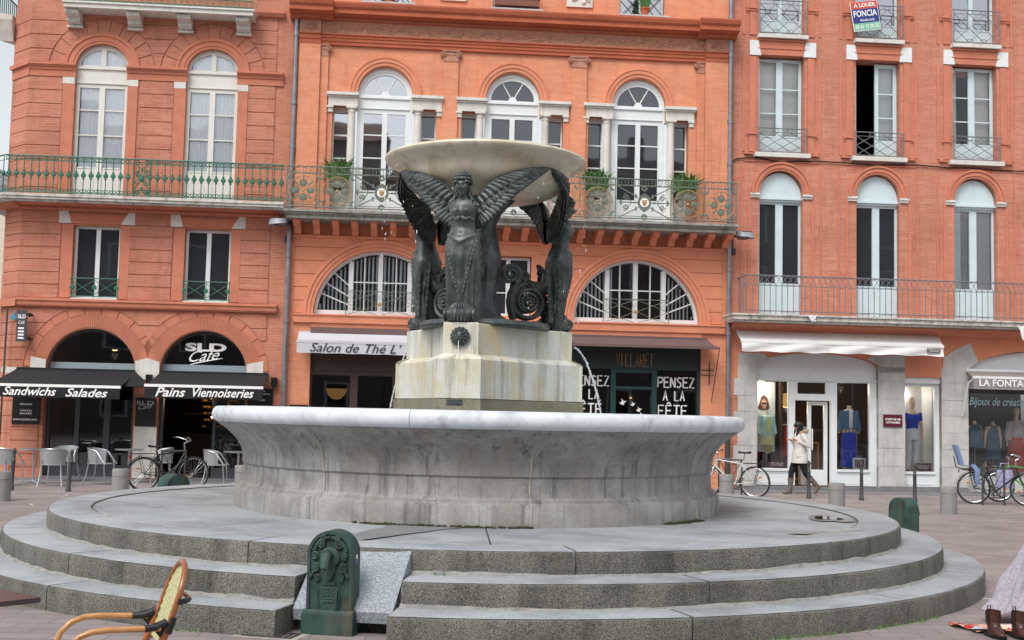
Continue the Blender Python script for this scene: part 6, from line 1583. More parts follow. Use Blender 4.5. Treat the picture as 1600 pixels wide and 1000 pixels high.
b = MB(); b.fb(10.70, 11.03, 3.385, 3.475, .755, .76); o = obj('printed_label', b, m['black'], aww, FAC); x = MB(); text(x, 'COMPTOIR DES', 10.72, 11.01, 3.435, 3.46, .763, 0, .02); text(x, 'COTONNIERS', 10.74, 10.99, 3.40, 3.425, .763, 0, .02); obj('label_lettering', x, m['lettering'], o, FAC)
# ---- jewellery shop
f = MB(); f.plate([(12.06, 2.55), (14.6, 2.55), (14.6, 3.5)]+[(14.6-2.53*math.cos(R_(a)), 2.95+.60*math.sin(R_(a))) for a in range(80, 0, -8)]+[(12.06, 2.95)], (), -.25, -.15); 
o = obj('shop_window', f, m['white'], BR, FAC); o['label'] = 'dark jewellery shop front'
f = MB(); f.fb(12.06, 12.10, .03, 2.55, -.25, -.15); f.fb(12.1, 14.6, .42, .46, -.25, -.15); f.fb(12.1, 14.6, 2.45, 2.56, -.26, -.13); obj('frame', f, m['darkalu'], o, FAC)
f = MB(); f.fb(12.08, 14.6, .03, .42, -.3, -.16); obj('stall_riser', f, m['greystone'], o, FAC)
g = MB(); g.fb(12.08, 14.6, .4, 2.5, -.2, -.195); obj('pane', g, m['glassclear'], o, FAC)
x = MB(); text(x, 'Bijoux de créateurs', 12.19, 13.85, 2.10, 2.36, -.18, .3, .012); obj('glass_lettering', x, plain('pale_blue_lettering', 'bfdfe6', .6), o, FAC)
rm = MB(); rm.fb(12.05, 15, .0, .45, -3, -.3); rm.fb(12.05, 15, 0, 3.6, -3.1, -3); rm.fb(12.0, 12.05, 0, 3.6, -3, -.46); rm.fb(12.05, 15, 3.5, 3.55, -3, -.46); obj('dark_room', rm, m['blackpanel'], o, FAC)
awf = awning('taupe_awning', 'grey taupe awning lettered in white capitals over the jewellery shop', 11.92, 14.7, 3.02, .6, 2.84, 2.54, m['taupe'], 12.0, 14.7, m['white'], (('LA FONTAINE', 12.06, 13.52, 2.61, 2.78, 0, .02),), m['lettering'], .03)
b = MB(); b.tube([(11.96, -.58, 2.80), (11.88, -.45, 2.70), (11.88, -.1, 1.9)], .02, 6); obj('side_bar', b, m['white'], awf, FAC)
navy = plain('petrol_cloth', '1f4a63', .9, var=.2); orng = plain('orange_red_cloth', 'b8402a', .9, var=.15); flor = plain('pale_print_cloth', 'b3a6a4', .9, var=.5, scale=30)
t4 = mannequin('mannequin in a sleeveless petrol blue dress with a gold collar', fac(12.95, .45, -.5) @ Matrix.Scale(.86, 4), False, False); stand(t4)
wearing(t4, 'dress', [(0, 0, .45, .22, .15), (0, 0, .8, .19, .13), (0, 0, 1.05, .15, .11), (0, -.01, 1.25, .16, .125), (0, 0, 1.40, .14, .085)], navy, .02)
b = MB()
for k in range(14): th = 2*math.pi*k/14; b.ball((.075*math.cos(th), -.045+.06*math.sin(th), 1.43+.03*math.sin(th)), .022, .022, .016, 7, 5)
obj('necklace', b, m['lettergold'], t4)
t5 = mannequin('mannequin in a loose petrol blue top at the left of the jewellery window', fac(12.50, .55, -.55) @ Matrix.Scale(.80, 4), False, False); stand(t5)
wearing(t5, 'top', [(0, 0, .70, .30, .16), (0, 0, 1.0, .26, .14), (0, -.01, 1.25, .22, .13), (0, 0, 1.42, .15, .085)], navy, .02)
t6 = mannequin('mannequin in a printed blouse and orange red skirt', fac(13.52, .40, -.42) @ Matrix.Scale(.98, 4), True, False); stand(t6)
wearing(t6, 'skirt', [(0, 0, .12, .27, .2), (0, 0, .5, .24, .17), (0, 0, .9, .18, .13), (0, 0, 1.05, .13, .10)], orng, .05); wearing(t6, 'blouse', [(0, 0, 1.0, .16, .115), (0, -.01, 1.25, .175, .13), (0, 0, 1.40, .16, .09), (0, 0, 1.44, .08, .06)], flor, .01); sleeves(t6, flor, .9, .075)
cols = ['b8382c', 'd8d2c8', '3d8f9a', 'cfa03a', '9a3a6a', 'e3ded8', '2d5f8a', '6aa05a', 'c8643a']
cm = [plain('bright_ware', h, .6) for h in cols]; q = random.Random(12)
nms = ['red', 'cream', 'turquoise', 'ochre', 'plum', 'white', 'blue', 'green', 'orange']
for k in range(9):
    u = 12.25+.14*k
    b = MB(); r = q.uniform(.05, .085); h = q.uniform(.12, .26); b.lathe([(0, 0), (r*.7, 0), (r, h*.35), (r*.8, h*.8), (r*.5, h), (r*.55, h*1.05), (0, h*1.05)], 14)
    tag(obj('trinket_pot', b, cm[k], None, fac(u, .455, -.32-.08*(k % 2))), f'{nms[k]} jar on the floor of the jewellery window', 'jar', 'bright wares in the jewellery window')
for z, l in ((2.0, 'upper fairy lamp at the left edge of the jewellery window'), (1.62, 'lower fairy lamp at the left edge of the jewellery window')):
    t = thing('fairy_lamp', l, 'lamp', fac(12.09, z, -.1), 'fairy lamps round the jewellery window'); b = MB(); b.ball((0, 0, 0), .022); obj('bulb', b, lampm, t); b = MB(); b.lathe([(.02, .01), (.012, .05), (0, .06)], 8); b.tube([(0, 0, .05), (0, .08, .12)], .005, 4); obj('socket', b, m['black_rubber'], t)
# ---- wall lanterns and the letting sign
for u, l, s in ((6.22, 'grey floodlight on the salmon wall beside the right drainpipe', 1), (-4.72, 'grey floodlight on the brick wall beside the left drainpipe', -1)):
    z = 6.05 if s > 0 else 5.98
    t = thing('wall_lamp', l, 'wall lamp', fac(u, z, .45), 'grey floodlights on the facades'); b = MB()
    b.grid(lambda i, j: ((.26-.06*j+.05*j*j)*math.cos(6.283*i)*(1 if math.cos(6.283*i)*s > 0 else .75)+s*.05, .17*math.sin(6.283*i)*(1-.25*j), .13*j-.02*math.cos(6.283*i)*s), 24, 4, closed_u=True); b.grid(lambda i, j: ((.25*j)*math.cos(6.283*i)*(1 if math.cos(6.283*i)*s > 0 else .75)*.9+s*.05, .15*j*math.sin(6.283*i), .14-.0*j), 24, 2, closed_u=True)
    obj('housing', b, plain('grey_lamp_paint', '9b9da4', .4, var=.06), t); b = MB(); b.ball((s*.03, 0, -.01), .15, .12, .05, 14, 8); obj('lens', b, m['glasstint'], t)
    b = MB(); b.tube([(-s*.12, 0, .03), (-s*.18, .2, .05), (-s*.10, .45, .02)], .03, 8); b.fb(-s*.10-.06, -s*.10+.06, -.36, -.22, -.45, -.36); b.tube([(-s*.1, .42, -.25), (-s*.1, .44, .02)], .01, 5); obj('bracket', b, m['iron'], t)
t = thing('letting_sign', 'folded three colour letting sign tied to the top middle railing', 'sign', fac(9.45, 11.4, .2))
SG = fac(9.45, 11.38, .22) @ Matrix.Rotation(R_(-9), 4, 'Y')
b = MB(); b.fb(-.36, .34, .0, .74, -.01, .01); 
p = [b.p(q_) for q_ in ((.34, -.01, 0), (.34, -.01, .74), (.50, .26, .70), (.50, .26, .10))]; b.face(p); p = [b.p(q_) for q_ in ((.335, .01, 0), (.335, .01, .74), (.49, .27, .70), (.49, .27, .10))]; b.face(p[::-1])
obj('board', b, m['white'], t, SG)
for nm, z0, z1, mt in (('red_band', .56, .735, plain('sign_red', 'cf4a33', .5, var=.03)), ('blue_band', .20, .555, plain('sign_blue', '27357f', .5, var=.03)), ('green_band', .02, .195, plain('sign_green', '7fbf9f', .5, var=.03))):
    b = MB(); b.fb(-.345, .325, z0, z1, .01, .014); p = [b.p(q_) for q_ in ((.35, .0, z0*.97+.01), (.35, .0, z1*.985), (.485, .235, z1*.9+.03), (.485, .235, z0*.75+.1))]; b.face(p); obj(nm, b, mt, t, SG)
x = MB(); text(x, 'A LOUER', -.28, .28, .60, .70, .018, 0, .03); text(x, 'FONCIA', -.31, .29, .36, .52, .018, 0, .02); text(x, 'foncia.com', -.16, .2, .24, .31, .018, 0, .01); text(x, '05 61 12 50 55', -.31, .29, .06, .155, .018, 0, .02); obj('lettering', x, m['lettering'], t, SG)
# ================================================================ STREET FURNITURE
m['castgreen'] = stained('verdigris_cast_iron', '34544d', '1f2d2d', '66503f', 5, .95, .62, None, .35, (9, 9, 1.6), extra='3f6b66')
m['stoneb'] = stained('bollard_stone', '8f8e8c', '7a7977', '62615f', 5, .5, .85, (60, .1), .2)
# drinking fountains
def pump(label, M, full=True):
    t = thing('drinking_fountain', label, 'drinking fountain', M, 'cast iron drinking fountains round the steps')
    w_, d, h = .18, .20, .785
    def out(w_, h_, n=18): return [(-w_, 0), (w_, 0)]+arcpts(0, h_-w_, w_, 0, 180, n)
    b = MB(); b.plate([(a, z+.0) for a, z in out(w_, h)], (), -d, -.012)
    b.plate([(a, z) for a, z in out(w_, h)], [[(a, z+.03) for a, z in out(w_-.022, h-.055)]], -.012, 0)
    obj('body', b, m['castgreen'], t)
    b = MB(); b.fb(-w_-.025, w_+.025, 0, .155, -d-.02, .03); b.mould(-w_-.02, w_+.02, [(-d-.015, .155), (.026, .155), (.022, .172), (.008, .185), (-d, .185)]); obj('foot', b, m['castgreen'], t)
    r = MB(); q = random.Random(3)
    for s in (-1, 1):      # scrolling relief on the arched head
        for u, z, R, dd in ((.075, .68, .035, 1), (.12, .60, .03, -1), (.115, .50, .034, 1), (.06, .73, .026, -1), (.10, .43, .026, -1)):
            r.tube([(s*a, -.003, b_) for a, b_ in spiral((u, z), R, .006, R_(60*dd), 1.4*dd, 20)], .009, 5)
            r.ball((s*u, -.004, z), .012, .008, .012, 6, 4)
        for k in range(9):
            th = R_(12+19*k); acan = (s*.13*math.cos(th/2+.15), .605+.13*math.sin(th/2+.15))
            r.ball((acan[0], -.003, acan[1]), .018, .008, .012, 6, 4)
        for k in range(5): r.ball((s*(.145-.012*k), -.002, .44+.02*k), .014, .008, .02, 6, 4)
    r.lathe([(.075, -.0), (.08, .012), (.055, .022), (0, .022)], 20, (0, .0, .585), axis='y')
    r.plate([(-.045, .47), (0, .40), (.045, .47), (.05, .54), (-.05, .54)], (), -.01, .006)
    obj('relief', r, m['castgreen'], t)
    sp = MB(); sp.tube([(0, 0, .595), (0, -.05, .61), (0, -.10, .60), (0, -.125, .56), (0, -.13, .515)], [.035, .038, .036, .032, .03], 14)
    for k in range(7): th = R_(-60+20*k); sp.tube([(.034*math.sin(th), -.05-.0*k, .605+.034*math.cos(th)), (.034*math.sin(th), -.10, .595+.034*math.cos(th)), (.03*math.sin(th), -.15+.02*(1-math.cos(th)), .53)], .005, 4)
    sp.tube([(0, -.128, .525), (0, -.13, .49)], .016, 10); obj('spout', sp, m['castgreen'], t)
    e = MB(); e.plate([(-.07, .37), (.07, .37), (.075, .345), (.068, .33), (.07, .23), (.055, .19), (0, .165), (-.055, .19), (-.07, .23), (-.068, .33), (-.075, .345)], (), -.01, .008)
    e.fb(-.05, .05, .375, .40, -.01, .012); e.fb(-.058, .058, .315, .322, .008, .013); e.fb(-.056, .056, .27, .276, .008, .013)
    for k in range(3):
        for u in (-.035, 0, .035): e.ball((u, -.01, .345-.0*k) if k == 0 else (u*(1-.1*k), -.011, .30-.05*(k-1)), .012, .006, .011, 6, 4)
    for s in (-1, 1): e.tube([(s*.075, -.005, .36), (s*.088, -.008, .30), (s*.08, -.008, .22), (s*.055, -.008, .175), (0, -.008, .155)], .006, 4)
    obj('crest', e, m['castgreen'], t)
    if full:
        k = MB(); k.box(w_, w_+.002, .08, .13, .53, .61); st = obj('sticker', k, plain('purple_sticker', '6a5a86', .5), t); k = MB(); k.box(w_+.002, w_+.003, .085, .125, .57, .60); obj('sticker_print', k, m['lettering'], st)
    return t
def onring(R, a, z=0):      # frame facing outwards from the fountain
    sx, sy = azdir(a); return Matrix.Translation((CX+sx*R, CY+sy*R, z)) @ Matrix.Rotation(R_(a), 4, 'Z')
pump('green cast iron drinking fountain in front of the sloping slab, its crest facing out', onring(5.45, -10.5))
pump('green cast iron drinking fountain standing off to the right of the steps', Matrix.Translation((6.03, 18.4, -.20)) @ Matrix.Rotation(R_(116), 4, 'Z') @ Matrix.Diagonal((1.05, 1.2, 1, 1)), False)
pump('rounded top of a green cast iron drinking fountain behind the steps on the left', onring(6.05, -128, -.09) @ Matrix.Diagonal((1.15, 1.2, 1, 1)), False)
# bollards
def stone_bollard():
    t = thing('stone_bollard', '', 'bollard', Matrix(), 'stone bollards round the square')
    b = MB(); b.lathe([(0, 0), (.155, 0), (.155, .36), (.147, .366), (.147, .374), (.155, .38), (.155, .50), (.148, .515), (0, .52)], 28); obj('shaft', b, m['stoneb'], t); return t
sb0 = stone_bollard()
for k, (x, y, l) in enumerate(((-7.25, 22.9, 'stone bollard in front of the rear wheel of the dark bicycle'), (-8.80, 21.3, 'stone bollard cut by the left edge of the view'), (6.30, 23.5, 'stone bollard between the walking woman and the steps'), (8.32, 23.15, 'stone bollard in front of the rightmost grey pier'), (4.63, 26.0, 'stone bollard in front of the white bicycle'), (-5.50, 25.3, 'stone bollard peeping out behind the left of the basin'))):
    M = frame(x, y)
    if k == 0: sb0.matrix_world = M; sb0['label'] = l
    else: copy_thing(sb0, M, l)
def slim_bollard():
    t = thing('iron_bollard', '', 'bollard', Matrix(), 'slim iron bollards')
    b = MB(); b.lathe([(0, 0), (.055, 0), (.055, .06), (.042, .08), (.036, .55), (.042, .56), (.042, .58), (.034, .59), (.032, .74), (.045, .745), (.045, .765), (.032, .775), (.032, .79), (.02, .82), (0, .825)], 16); obj('post', b, m['iron'], t); return t
ib0 = slim_bollard()
for k, (x, y, l, tilt) in enumerate(((-8.58, 23.9, 'slim iron bollard right of the left cafe table', 3), (-9.69, 23.9, 'slim iron bollard at the far left in front of the cafe chairs', 2), (6.55, 26.7, 'slim iron bollard right behind the walking woman', 0), (7.64, 26.5, 'slim iron bollard in front of the cobalt skirt window', 0), (8.76, 26.4, 'slim iron bollard in front of the narrow window', 0))):
    M = frame(x, y) @ Matrix.Rotation(R_(tilt), 4, 'Y')
    if k == 0: ib0.matrix_world = M; ib0['label'] = l
    else: copy_thing(ib0, M, l)
# bicycle racks
def rack():
    t = thing('bike_rack', '', 'bike rack', Matrix(), 'iron bicycle racks'); b = MB()
    for s in (-1, 1): b.tube([(s*.25, 0, 0), (s*.25, 0, .80)], .02, 6)
    b.tube([(-.27, 0, .80), (.27, 0, .80)], .022, 6); b.tube([(-.24, 0, .78), (0, 0, .36), (.24, 0, .78)], .012, 5); b.tube([(-.25, 0, .16), (.25, 0, .16)], .012, 5); b.tube([(0, 0, .36), (0, 0, .16)], .012, 5); b.lathe([(0, -.02), (.04, -.015), (.04, .015), (0, .02)], 10, (0, 0, .36), axis='y')
    obj('frame', b, m['iron'], t); return t
rk0 = rack()
for k, (x, y, a, l) in enumerate(((-6.78, 24.75, 40, 'iron rack holding the dark bicycle'), (4.88, 26.95, -15, 'iron rack holding the white bicycle'), (10.2, 25.75, 10, 'iron rack holding the bicycle with the child seat'))):
    if k == 0: rk0.matrix_world = frame(x, y, 0, a); rk0['label'] = l
    else: copy_thing(rk0, frame(x, y, 0, a), l)
# bicycles
m['tyre'] = plain('tyre_rubber', '2b2b2c', .85, var=.2)
m['chrome'] = plain('bike_steel', 'b4b6b8', .25, .8, var=.08)
def bicycle(label, M, col, saddle=.93, bar_='flat', rackon=True, guards=True, child=False, steer=0, forkcol=None, reflector=True):
    t = thing('bicycle', label, 'bicycle', M, 'bicycles parked on the racks')
    def wheel(x, y=0, rot=0):
        W_ = Matrix.Translation((x, y, .34)) @ Matrix.Rotation(R_(rot), 4, 'Z'); WM = WORLD[t.name] @ W_
        b = MB(); b.tube([(.325*math.cos(a), 0, .325*math.sin(a)) for a in [2*math.pi*k/40 for k in range(40)]], .019, 8, closed=True); w0 = obj('wheel', b, m['tyre'], t, WM)
        b = MB(); b.tube([(.30*math.cos(a), 0, .30*math.sin(a)) for a in [2*math.pi*k/40 for k in range(40)]], .011, 6, closed=True); obj('rim', b, m['chrome'], w0, WM)
        b = MB()
        for k in range(28): a = 2*math.pi*k/28; b.tube([(.03*math.cos(a+.5*(-1)**k), .02*(-1)**k, .03*math.sin(a+.5*(-1)**k)), (.30*math.cos(a), 0, .30*math.sin(a))], .0022, 4)
        b.cyl((0, -.05, 0), (0, .05, 0), .02, None, 10); obj('spokes', b, m['chrome'], w0, WM)
        if reflector: b = MB(); b.ball((.16*math.cos(2.4+x), 0, .16*math.sin(2.4+x)), .04, .008, .022, 8, 5); obj('reflector', b, plain('orange_reflector', 'd9772a', .3), w0, WM)
        return w0
    wheel(0); wheel(1.05, 0, steer)
    b = MB(); bb = (.44, 0, .28); st = (.29, 0, .72); ht = (.845, 0, .80); hl = (.885, 0, .66)
    for a, c, r in ((bb, (.25, 0, .80), .017), (st, ht, .016), (bb, hl, .019), (hl, ht, .021)): b.cyl(a, c, r, None, 10)
    for s in (-1, 1): b.cyl((0, s*.06, .34), (bb[0], s*.03, bb[2]), .010, None, 8); b.cyl((0, s*.06, .34), (st[0], s*.025, st[2]), .009, None, 8)
    obj('frame', b, col, t)
    b = MB()
    for s in (-1, 1): b.tube([(.89, s*.05, .64), (.94, s*.055, .52), (1.05, s*.055, .34)], [.016, .014, .009], 8)
    b.fb(.87, .91, .63, .66, -.06, .06); obj('fork', b, forkcol or col, t)
    b = MB(); b.cyl((.25, 0, .80), (.225, 0, saddle-.02), .013, None, 8); obj('seat_post', b, m['chrome'], t)
    b = MB()
    b.grid(lambda i, j: (.225-.13+.27*j, (.075*(1-j)**1.3+.018)*(i*2-1), saddle+.02-.03*(i*2-1)**2-.015*math.sin(3.14*j)), 8, 10); b.grid(lambda i, j: (.225-.13+.27*j, (.075*(1-j)**1.3+.018)*(1-i*2), saddle-.012-.02*(i*2-1)**2), 8, 10); obj('saddle', b, m['black_rubber'], t)
    b = MB(); b.cyl((.845, 0, .80), (.825, 0, .96), .012, None, 8); b.cyl((.825, 0, .95), (.89, 0, .98), .014, None, 8)
    if bar_ == 'flat': hp_ = [(.80, -.30, 1.01), (.84, -.16, .99), (.89, 0, .98), (.84, .16, .99), (.80, .30, 1.01)]
    else: hp_ = [(.70, -.29, 1.06), (.80, -.27, 1.07), (.92, -.12, 1.02), (.90, 0, .98), (.92, .12, 1.02), (.80, .27, 1.07), (.70, .29, 1.06)]
    cs = math.cos(R_(steer)); sn = math.sin(R_(steer))
    hp_ = [(.86+(x-.86)*cs-y*sn, (x-.86)*sn+y*cs, z) for x, y, z in hp_]; b.tube(hp_, .012, 8); obj('handlebar', b, m['chrome'], t)
    for e, d in ((0, 1), (-1, -2)):
        p_, q_ = Vector(hp_[e]), Vector(hp_[d]); b = MB(); b.cyl(p_, p_.lerp(q_, .55), .018, None, 8); b.tube([p_.lerp(q_, .6), p_.lerp(q_, .4)+Vector((.05, 0, -.02)), p_+Vector((.05, 0, -.02))], .006, 5); obj('grip', b, m['black_rubber'], t)
    b = MB(); b.tube([(bb[0]+.09*math.cos(a), -.05, bb[2]+.09*math.sin(a)) for a in [2*math.pi*k/20 for k in range(20)]], .009, 5, closed=True); b.tube([(bb[0]-.17*.7, -.07, bb[2]+.17*.7), (bb[0], -.07, bb[2])], .011, 6); b.tube([(bb[0]+.17*.7, .07, bb[2]-.17*.7), (bb[0], .07, bb[2])], .011, 6)
    for k in range(5): a = 2*math.pi*k/5; b.tube([(bb[0], -.05, bb[2]), (bb[0]+.09*math.cos(a), -.05, bb[2]+.09*math.sin(a))], .007, 4)
    b.tube([(bb[0], -.05, bb[2]+.09), (0, -.05, .375)], .005, 4); b.tube([(bb[0], -.05, bb[2]-.09), (.02, -.05, .27), (0, -.05, .305)], .005, 4); obj('crank', b, m['iron'], t)
    for s in (-1, 1): b = MB(); x = bb[0]+s*.12; b.box(x-.045, x+.045, .07*s+(0 if s > 0 else -.09), .07*s+(.09 if s > 0 else 0), bb[2]-s*.12-.012, bb[2]-s*.12+.012); obj('pedal', b, m['black_rubber'], t)
    if guards:
        b = MB(); b.grid(lambda i, j: ((.365)*math.cos(R_(20+150*j)), .028*(i*2-1), .34+.365*math.sin(R_(20+150*j))), 3, 18); b.grid(lambda i, j: ((.36)*math.cos(R_(20+150*j)), .028*(1-i*2), .34+.36*math.sin(R_(20+150*j))), 3, 18); obj('mudguard', b, m['black_rubber'], t)
    if rackon:
        b = MB()
        for s in (-1, 1): b.tube([(.25, s*.05, .74), (.10, s*.06, .745), (-.25, s*.06, .74), (-.28, 0, .74)], .007, 5); b.tube([(-.1, s*.06, .74), (0, s*.075, .34)], .006, 5)
        for x in (0, -.1, -.2): b.tube([(x, -.06, .74), (x, .06, .74)], .006, 4)
        obj('carrier', b, m['black_rubber'], t)
        b = MB(); b.fb(-.31, -.29, .66, .72, -.05, .05); obj('rear_light', b, m['burgundy'], t)
    if child:
        gb = plain('grey_blue_plastic', '6d7fa0', .5, var=.05)
        b = MB(); bow = lambda i: .15*math.sin(math.pi*(i-.5)*1.0)
        def shell_(i, j): y = .15*math.sin(math.pi*(i-.5)); x = -.30+.10*(1-math.cos(math.pi*(i-.5)))*1.0; return (x-.12*j**1.2, y*(1-.25*j), .82+.42*j)
        b.grid(shell_, 14, 10); b.grid(lambda i, j: tuple(Vector(shell_(1-i, j))-Vector((.02, 0, 0))), 14, 10)
        b.grid(lambda i, j: (-.28+.30*j, .14*(i*2-1), .83-.02*math.sin(3.14*j)), 8, 6); b.grid(lambda i, j: (-.28+.30*j, .14*(1-i*2), .80), 8, 6)
        s_ = obj('child_seat', b, gb, t)
        for s in (-1, 1): b = MB(); b.tube([(-.02, s*.15, .82), (.06, s*.18, .72), (.05, s*.20, .52), (.07, s*.20, .44)], [.04, .05, .045, .035], 8, flat=(1.2, .6, 1)); b.box(.02, .16, s*.20-.035, s*.20+.035, .42, .445); obj('leg_rest', b, gb, s_)
        b = MB(); b.tube([(-.4, 0, 1.0), (-.36, 0, .78), (-.2, 0, .72), (.2, 0, .70)], .014, 6); obj('bracket', b, m['iron'], s_)
    return t
blk_b = plain('black_bike_paint', '2a2c30', .35, .2, var=.1); wht_b = plain('white_bike_paint', 'c9c7bf', .35, var=.06); grn_b = plain('dark_green_bike_paint', '24332c', .35, var=.1)
bicycle('dark bicycle with swept handlebars parked before the cafe door', frame(-7.30, 24.5, 0, 38), blk_b, .90, 'swept', True, True)
bicycle('white bicycle half hidden behind the right end of the basin', frame(5.32, 26.45, 0, 154), wht_b, .98, 'flat', True, False, False, 0)
bicycle('dark bicycle with a grey blue child seat on its carrier', frame(9.92, 26.1, 0, -16), grn_b, .95, 'swept', True, True, True, -10)
bicycle('bicycle with a bright green frame behind the one with the child seat', frame(11.85, 26.85, 0, 172), plain('bright_green_bike_paint', '4f9a3f', .35), .93, 'flat', False, False)
t = thing('shopping_bag', 'bulging patterned shopping bag hanging behind the child seat bicycle', 'bag', frame(10.62, 26.2, .35)); b = MB(); b.grid(lambda i, j: (.2*math.cos(6.283*i)*(1-.2*j)+.01*math.sin(20*i), .12*math.sin(6.283*i)*(1-.3*j), .38*j), 22, 6, closed_u=True); b.tube([(-.12, 0, .36), (-.08, 0, .52), (.08, 0, .52), (.12, 0, .36)], .012, 5); obj('bag_body', b, plain('floral_bag_cloth', 'a7a3c4', .7, var=.55, scale=14), t)
# cafe terrace
m['weave'] = plain('silver_grey_weave', '9da0a2', .45, .3, var=.12, scale=40, bmp=.3)
def table_():
    t = thing('cafe_table', '', 'table', Matrix(), 'round cafe tables'); b = MB(); b.lathe([(0, .715), (.30, .715), (.315, .722), (.315, .738), (.305, .745), (0, .742)], 36); obj('tabletop', b, m['alu'], t)
    b = MB(); b.cyl((0, 0, .03), (0, 0, .715), .025, None, 12); b.lathe([(0, .70), (.09, .70), (.09, .714), (0, .714)], 16); obj('column', b, m['alu'], t)
    for k in range(4): b = MB(); a = R_(45+90*k); b.tube([(0, 0, .07), (.12*math.cos(a), .12*math.sin(a), .05), (.27*math.cos(a), .27*math.sin(a), .02)], [.022, .02, .016], 6); b.ball((.27*math.cos(a), .27*math.sin(a), .012), .02, .02, .012, 8, 5); obj('foot', b, m['alu'], t)
    return t
tb0 = table_()
TT = ((-10.05, 25.9, 'round aluminium table at the far left of the cafe front'), (-8.35, 26.9, 'round aluminium table behind the rear wheel of the dark bicycle'), (-5.95, 26.9, 'round aluminium table beside the left end of the basin'))
for k, (x, y, l) in enumerate(TT):
    if k == 0: tb0.matrix_world = frame(x, y); tb0['label'] = l
    else: copy_thing(tb0, frame(x, y), l)
def chair_():
    """tub chair, its seat facing +x"""
    t = thing('cafe_chair', '', 'chair', Matrix(), 'woven aluminium cafe chairs')
    def sh(i, j, d=0): a = R_(90+180*i); fl = 1+.10*j; h_ = .44+(.33-.05*(1-math.sin(math.pi*i))**1.5)*j; return ((.245+d)*fl*math.cos(a)*1.05+.02, (.245+d)*fl*math.sin(a), h_)
    b = MB(); b.grid(lambda i, j: sh(i, j), 24, 8); b.grid(lambda i, j: sh(1-i, j, -.012), 24, 8); obj('backrest', b, m['weave'], t)
    b = MB(); b.lathe([(0, .435), (.25, .435), (.265, .445), (.25, .455), (0, .455)], 28); obj('seat', b, m['weave'], t)
    b = MB(); b.tube([(.24, .30, .44)]+[tuple(Vector(sh(k/16, 1))) for k in range(17)]+[(.24, -.30, .44)], .014, 8); obj('rim', b, m['alu'], t)
    for s in (-1, 1):
        b = MB(); b.tube([(.06, s*.275, .70), (.17, s*.275, .55), (.20, s*.26, .44), (.22, s*.26, .2), (.235, s*.265, 0)], .013, 8); obj('leg', b, m['alu'], t)
        b = MB(); b.tube([(-.18, s*.19, .55), (-.17, s*.19, .44), (-.20, s*.21, .2), (-.27, s*.24, 0)], .013, 8); obj('leg', b, m['alu'], t)
    return t
ch0 = chair_()
for k, (x, y, a, l) in enumerate(((-9.42, 25.3, 100, 'woven cafe chair with its back to the square, between the two left iron bollards'), (-8.75, 26.2, -5, 'woven cafe chair in profile left of the middle table'), (-6.40, 26.7, 5, 'woven cafe chair in profile beside the table next to the basin'), (-10.35, 25.2, 60, 'woven cafe chair cut by the left edge of the view'), (-7.75, 27.3, 200, 'woven cafe chair facing the square behind the dark bicycle'), (-5.45, 27.4, 190, 'woven cafe chair mostly hidden behind the basin'), (-9.75, 26.9, 260, 'woven cafe chair against the glass behind the far left table'))):
    if k == 0: ch0.matrix_world = frame(x, y, 0, a); ch0['label'] = l
    else: copy_thing(ch0, frame(x, y, 0, a), l)
# ================================================================ FOREGROUND: rattan chair, table corner, boots and blanket
def wood_m(name, c1, c2, dark):
    mt, nt, b = newmat(name); f = noise(nt, 6, 5, .6, (3, 3, 3)); col = ramp(nt, f, [(.3, lin(c1)), (.7, lin(c2))])
    d = ramp(nt, noise(nt, 30, 3, .6), [(.6, (0, 0, 0, 1)), (.75, (.5, .5, .5, 1))]); col = mixc(nt, d, col, lin(dark)); nt.links.new(col, b.inputs['Base Color']); b.inputs['Roughness'].default_value = .28; b.inputs['Coat Weight'].default_value = .5; b.inputs['Coat Roughness'].default_value = .15; return mt
m['rattan'] = wood_m('honey_rattan', 'b57c46', 'cf9a66', '7d4a24'); m['rattandark'] = wood_m('red_brown_rattan', '8f4f24', 'a9653a', '552a12')
m['wicker'] = brick('cream_woven_plastic', 'd6d3a6', 'c9c795', '7d7c56', .034, .0125, .0016, .05, .5)
m['binding'] = plain('black_binding', '23262c', .3, var=.2, scale=60, bmp=.4)
RCF = frame(-2.17, 6.66, 0, 205) @ Matrix.Scale(.93, 4)
rc = thing('rattan_chair', 'rattan bistro armchair with a cream woven back in the near left corner', 'chair', RCF)
# chair frame: +x = direction the seat faces, y = sideways
def bk(s, h): return (-.30-.31*(h-.45), s*(.205 if h < .73 else .205*math.sqrt(max(0, 1-((h-.75)/.20)**2))), h)
pts = [bk(-1, h) for h in (.0+.45, .55, .64, .72)]+[(-.30-.31*(.72+.20*math.sin(R_(a))-.45), -.205*math.cos(R_(a)), .72+.20*math.sin(R_(a))) for a in range(15, 180, 15)]+[bk(1, h) for h in (.72, .64, .55, .45)]
b = MB(); b.tube(pts, .018, 12); obj('back_hoop', b, m['rattandark'], rc)
b = MB()
def wv(i, j):
    h = .47+.43*j; hw = .185 if h < .72 else .185*math.sqrt(max(.02, 1-((h-.72)/.182)**2)); return (-.30-.31*(h-.45)+.004*math.sin(h*140+math.pi*round(i*20)), hw*(i*2-1), h)
b.grid(wv, 20, 70); b.grid(lambda i, j: tuple(Vector(wv(1-i, j))-Vector((.006, 0, 0))), 20, 70); obj('woven_back', b, m['wicker'], rc)
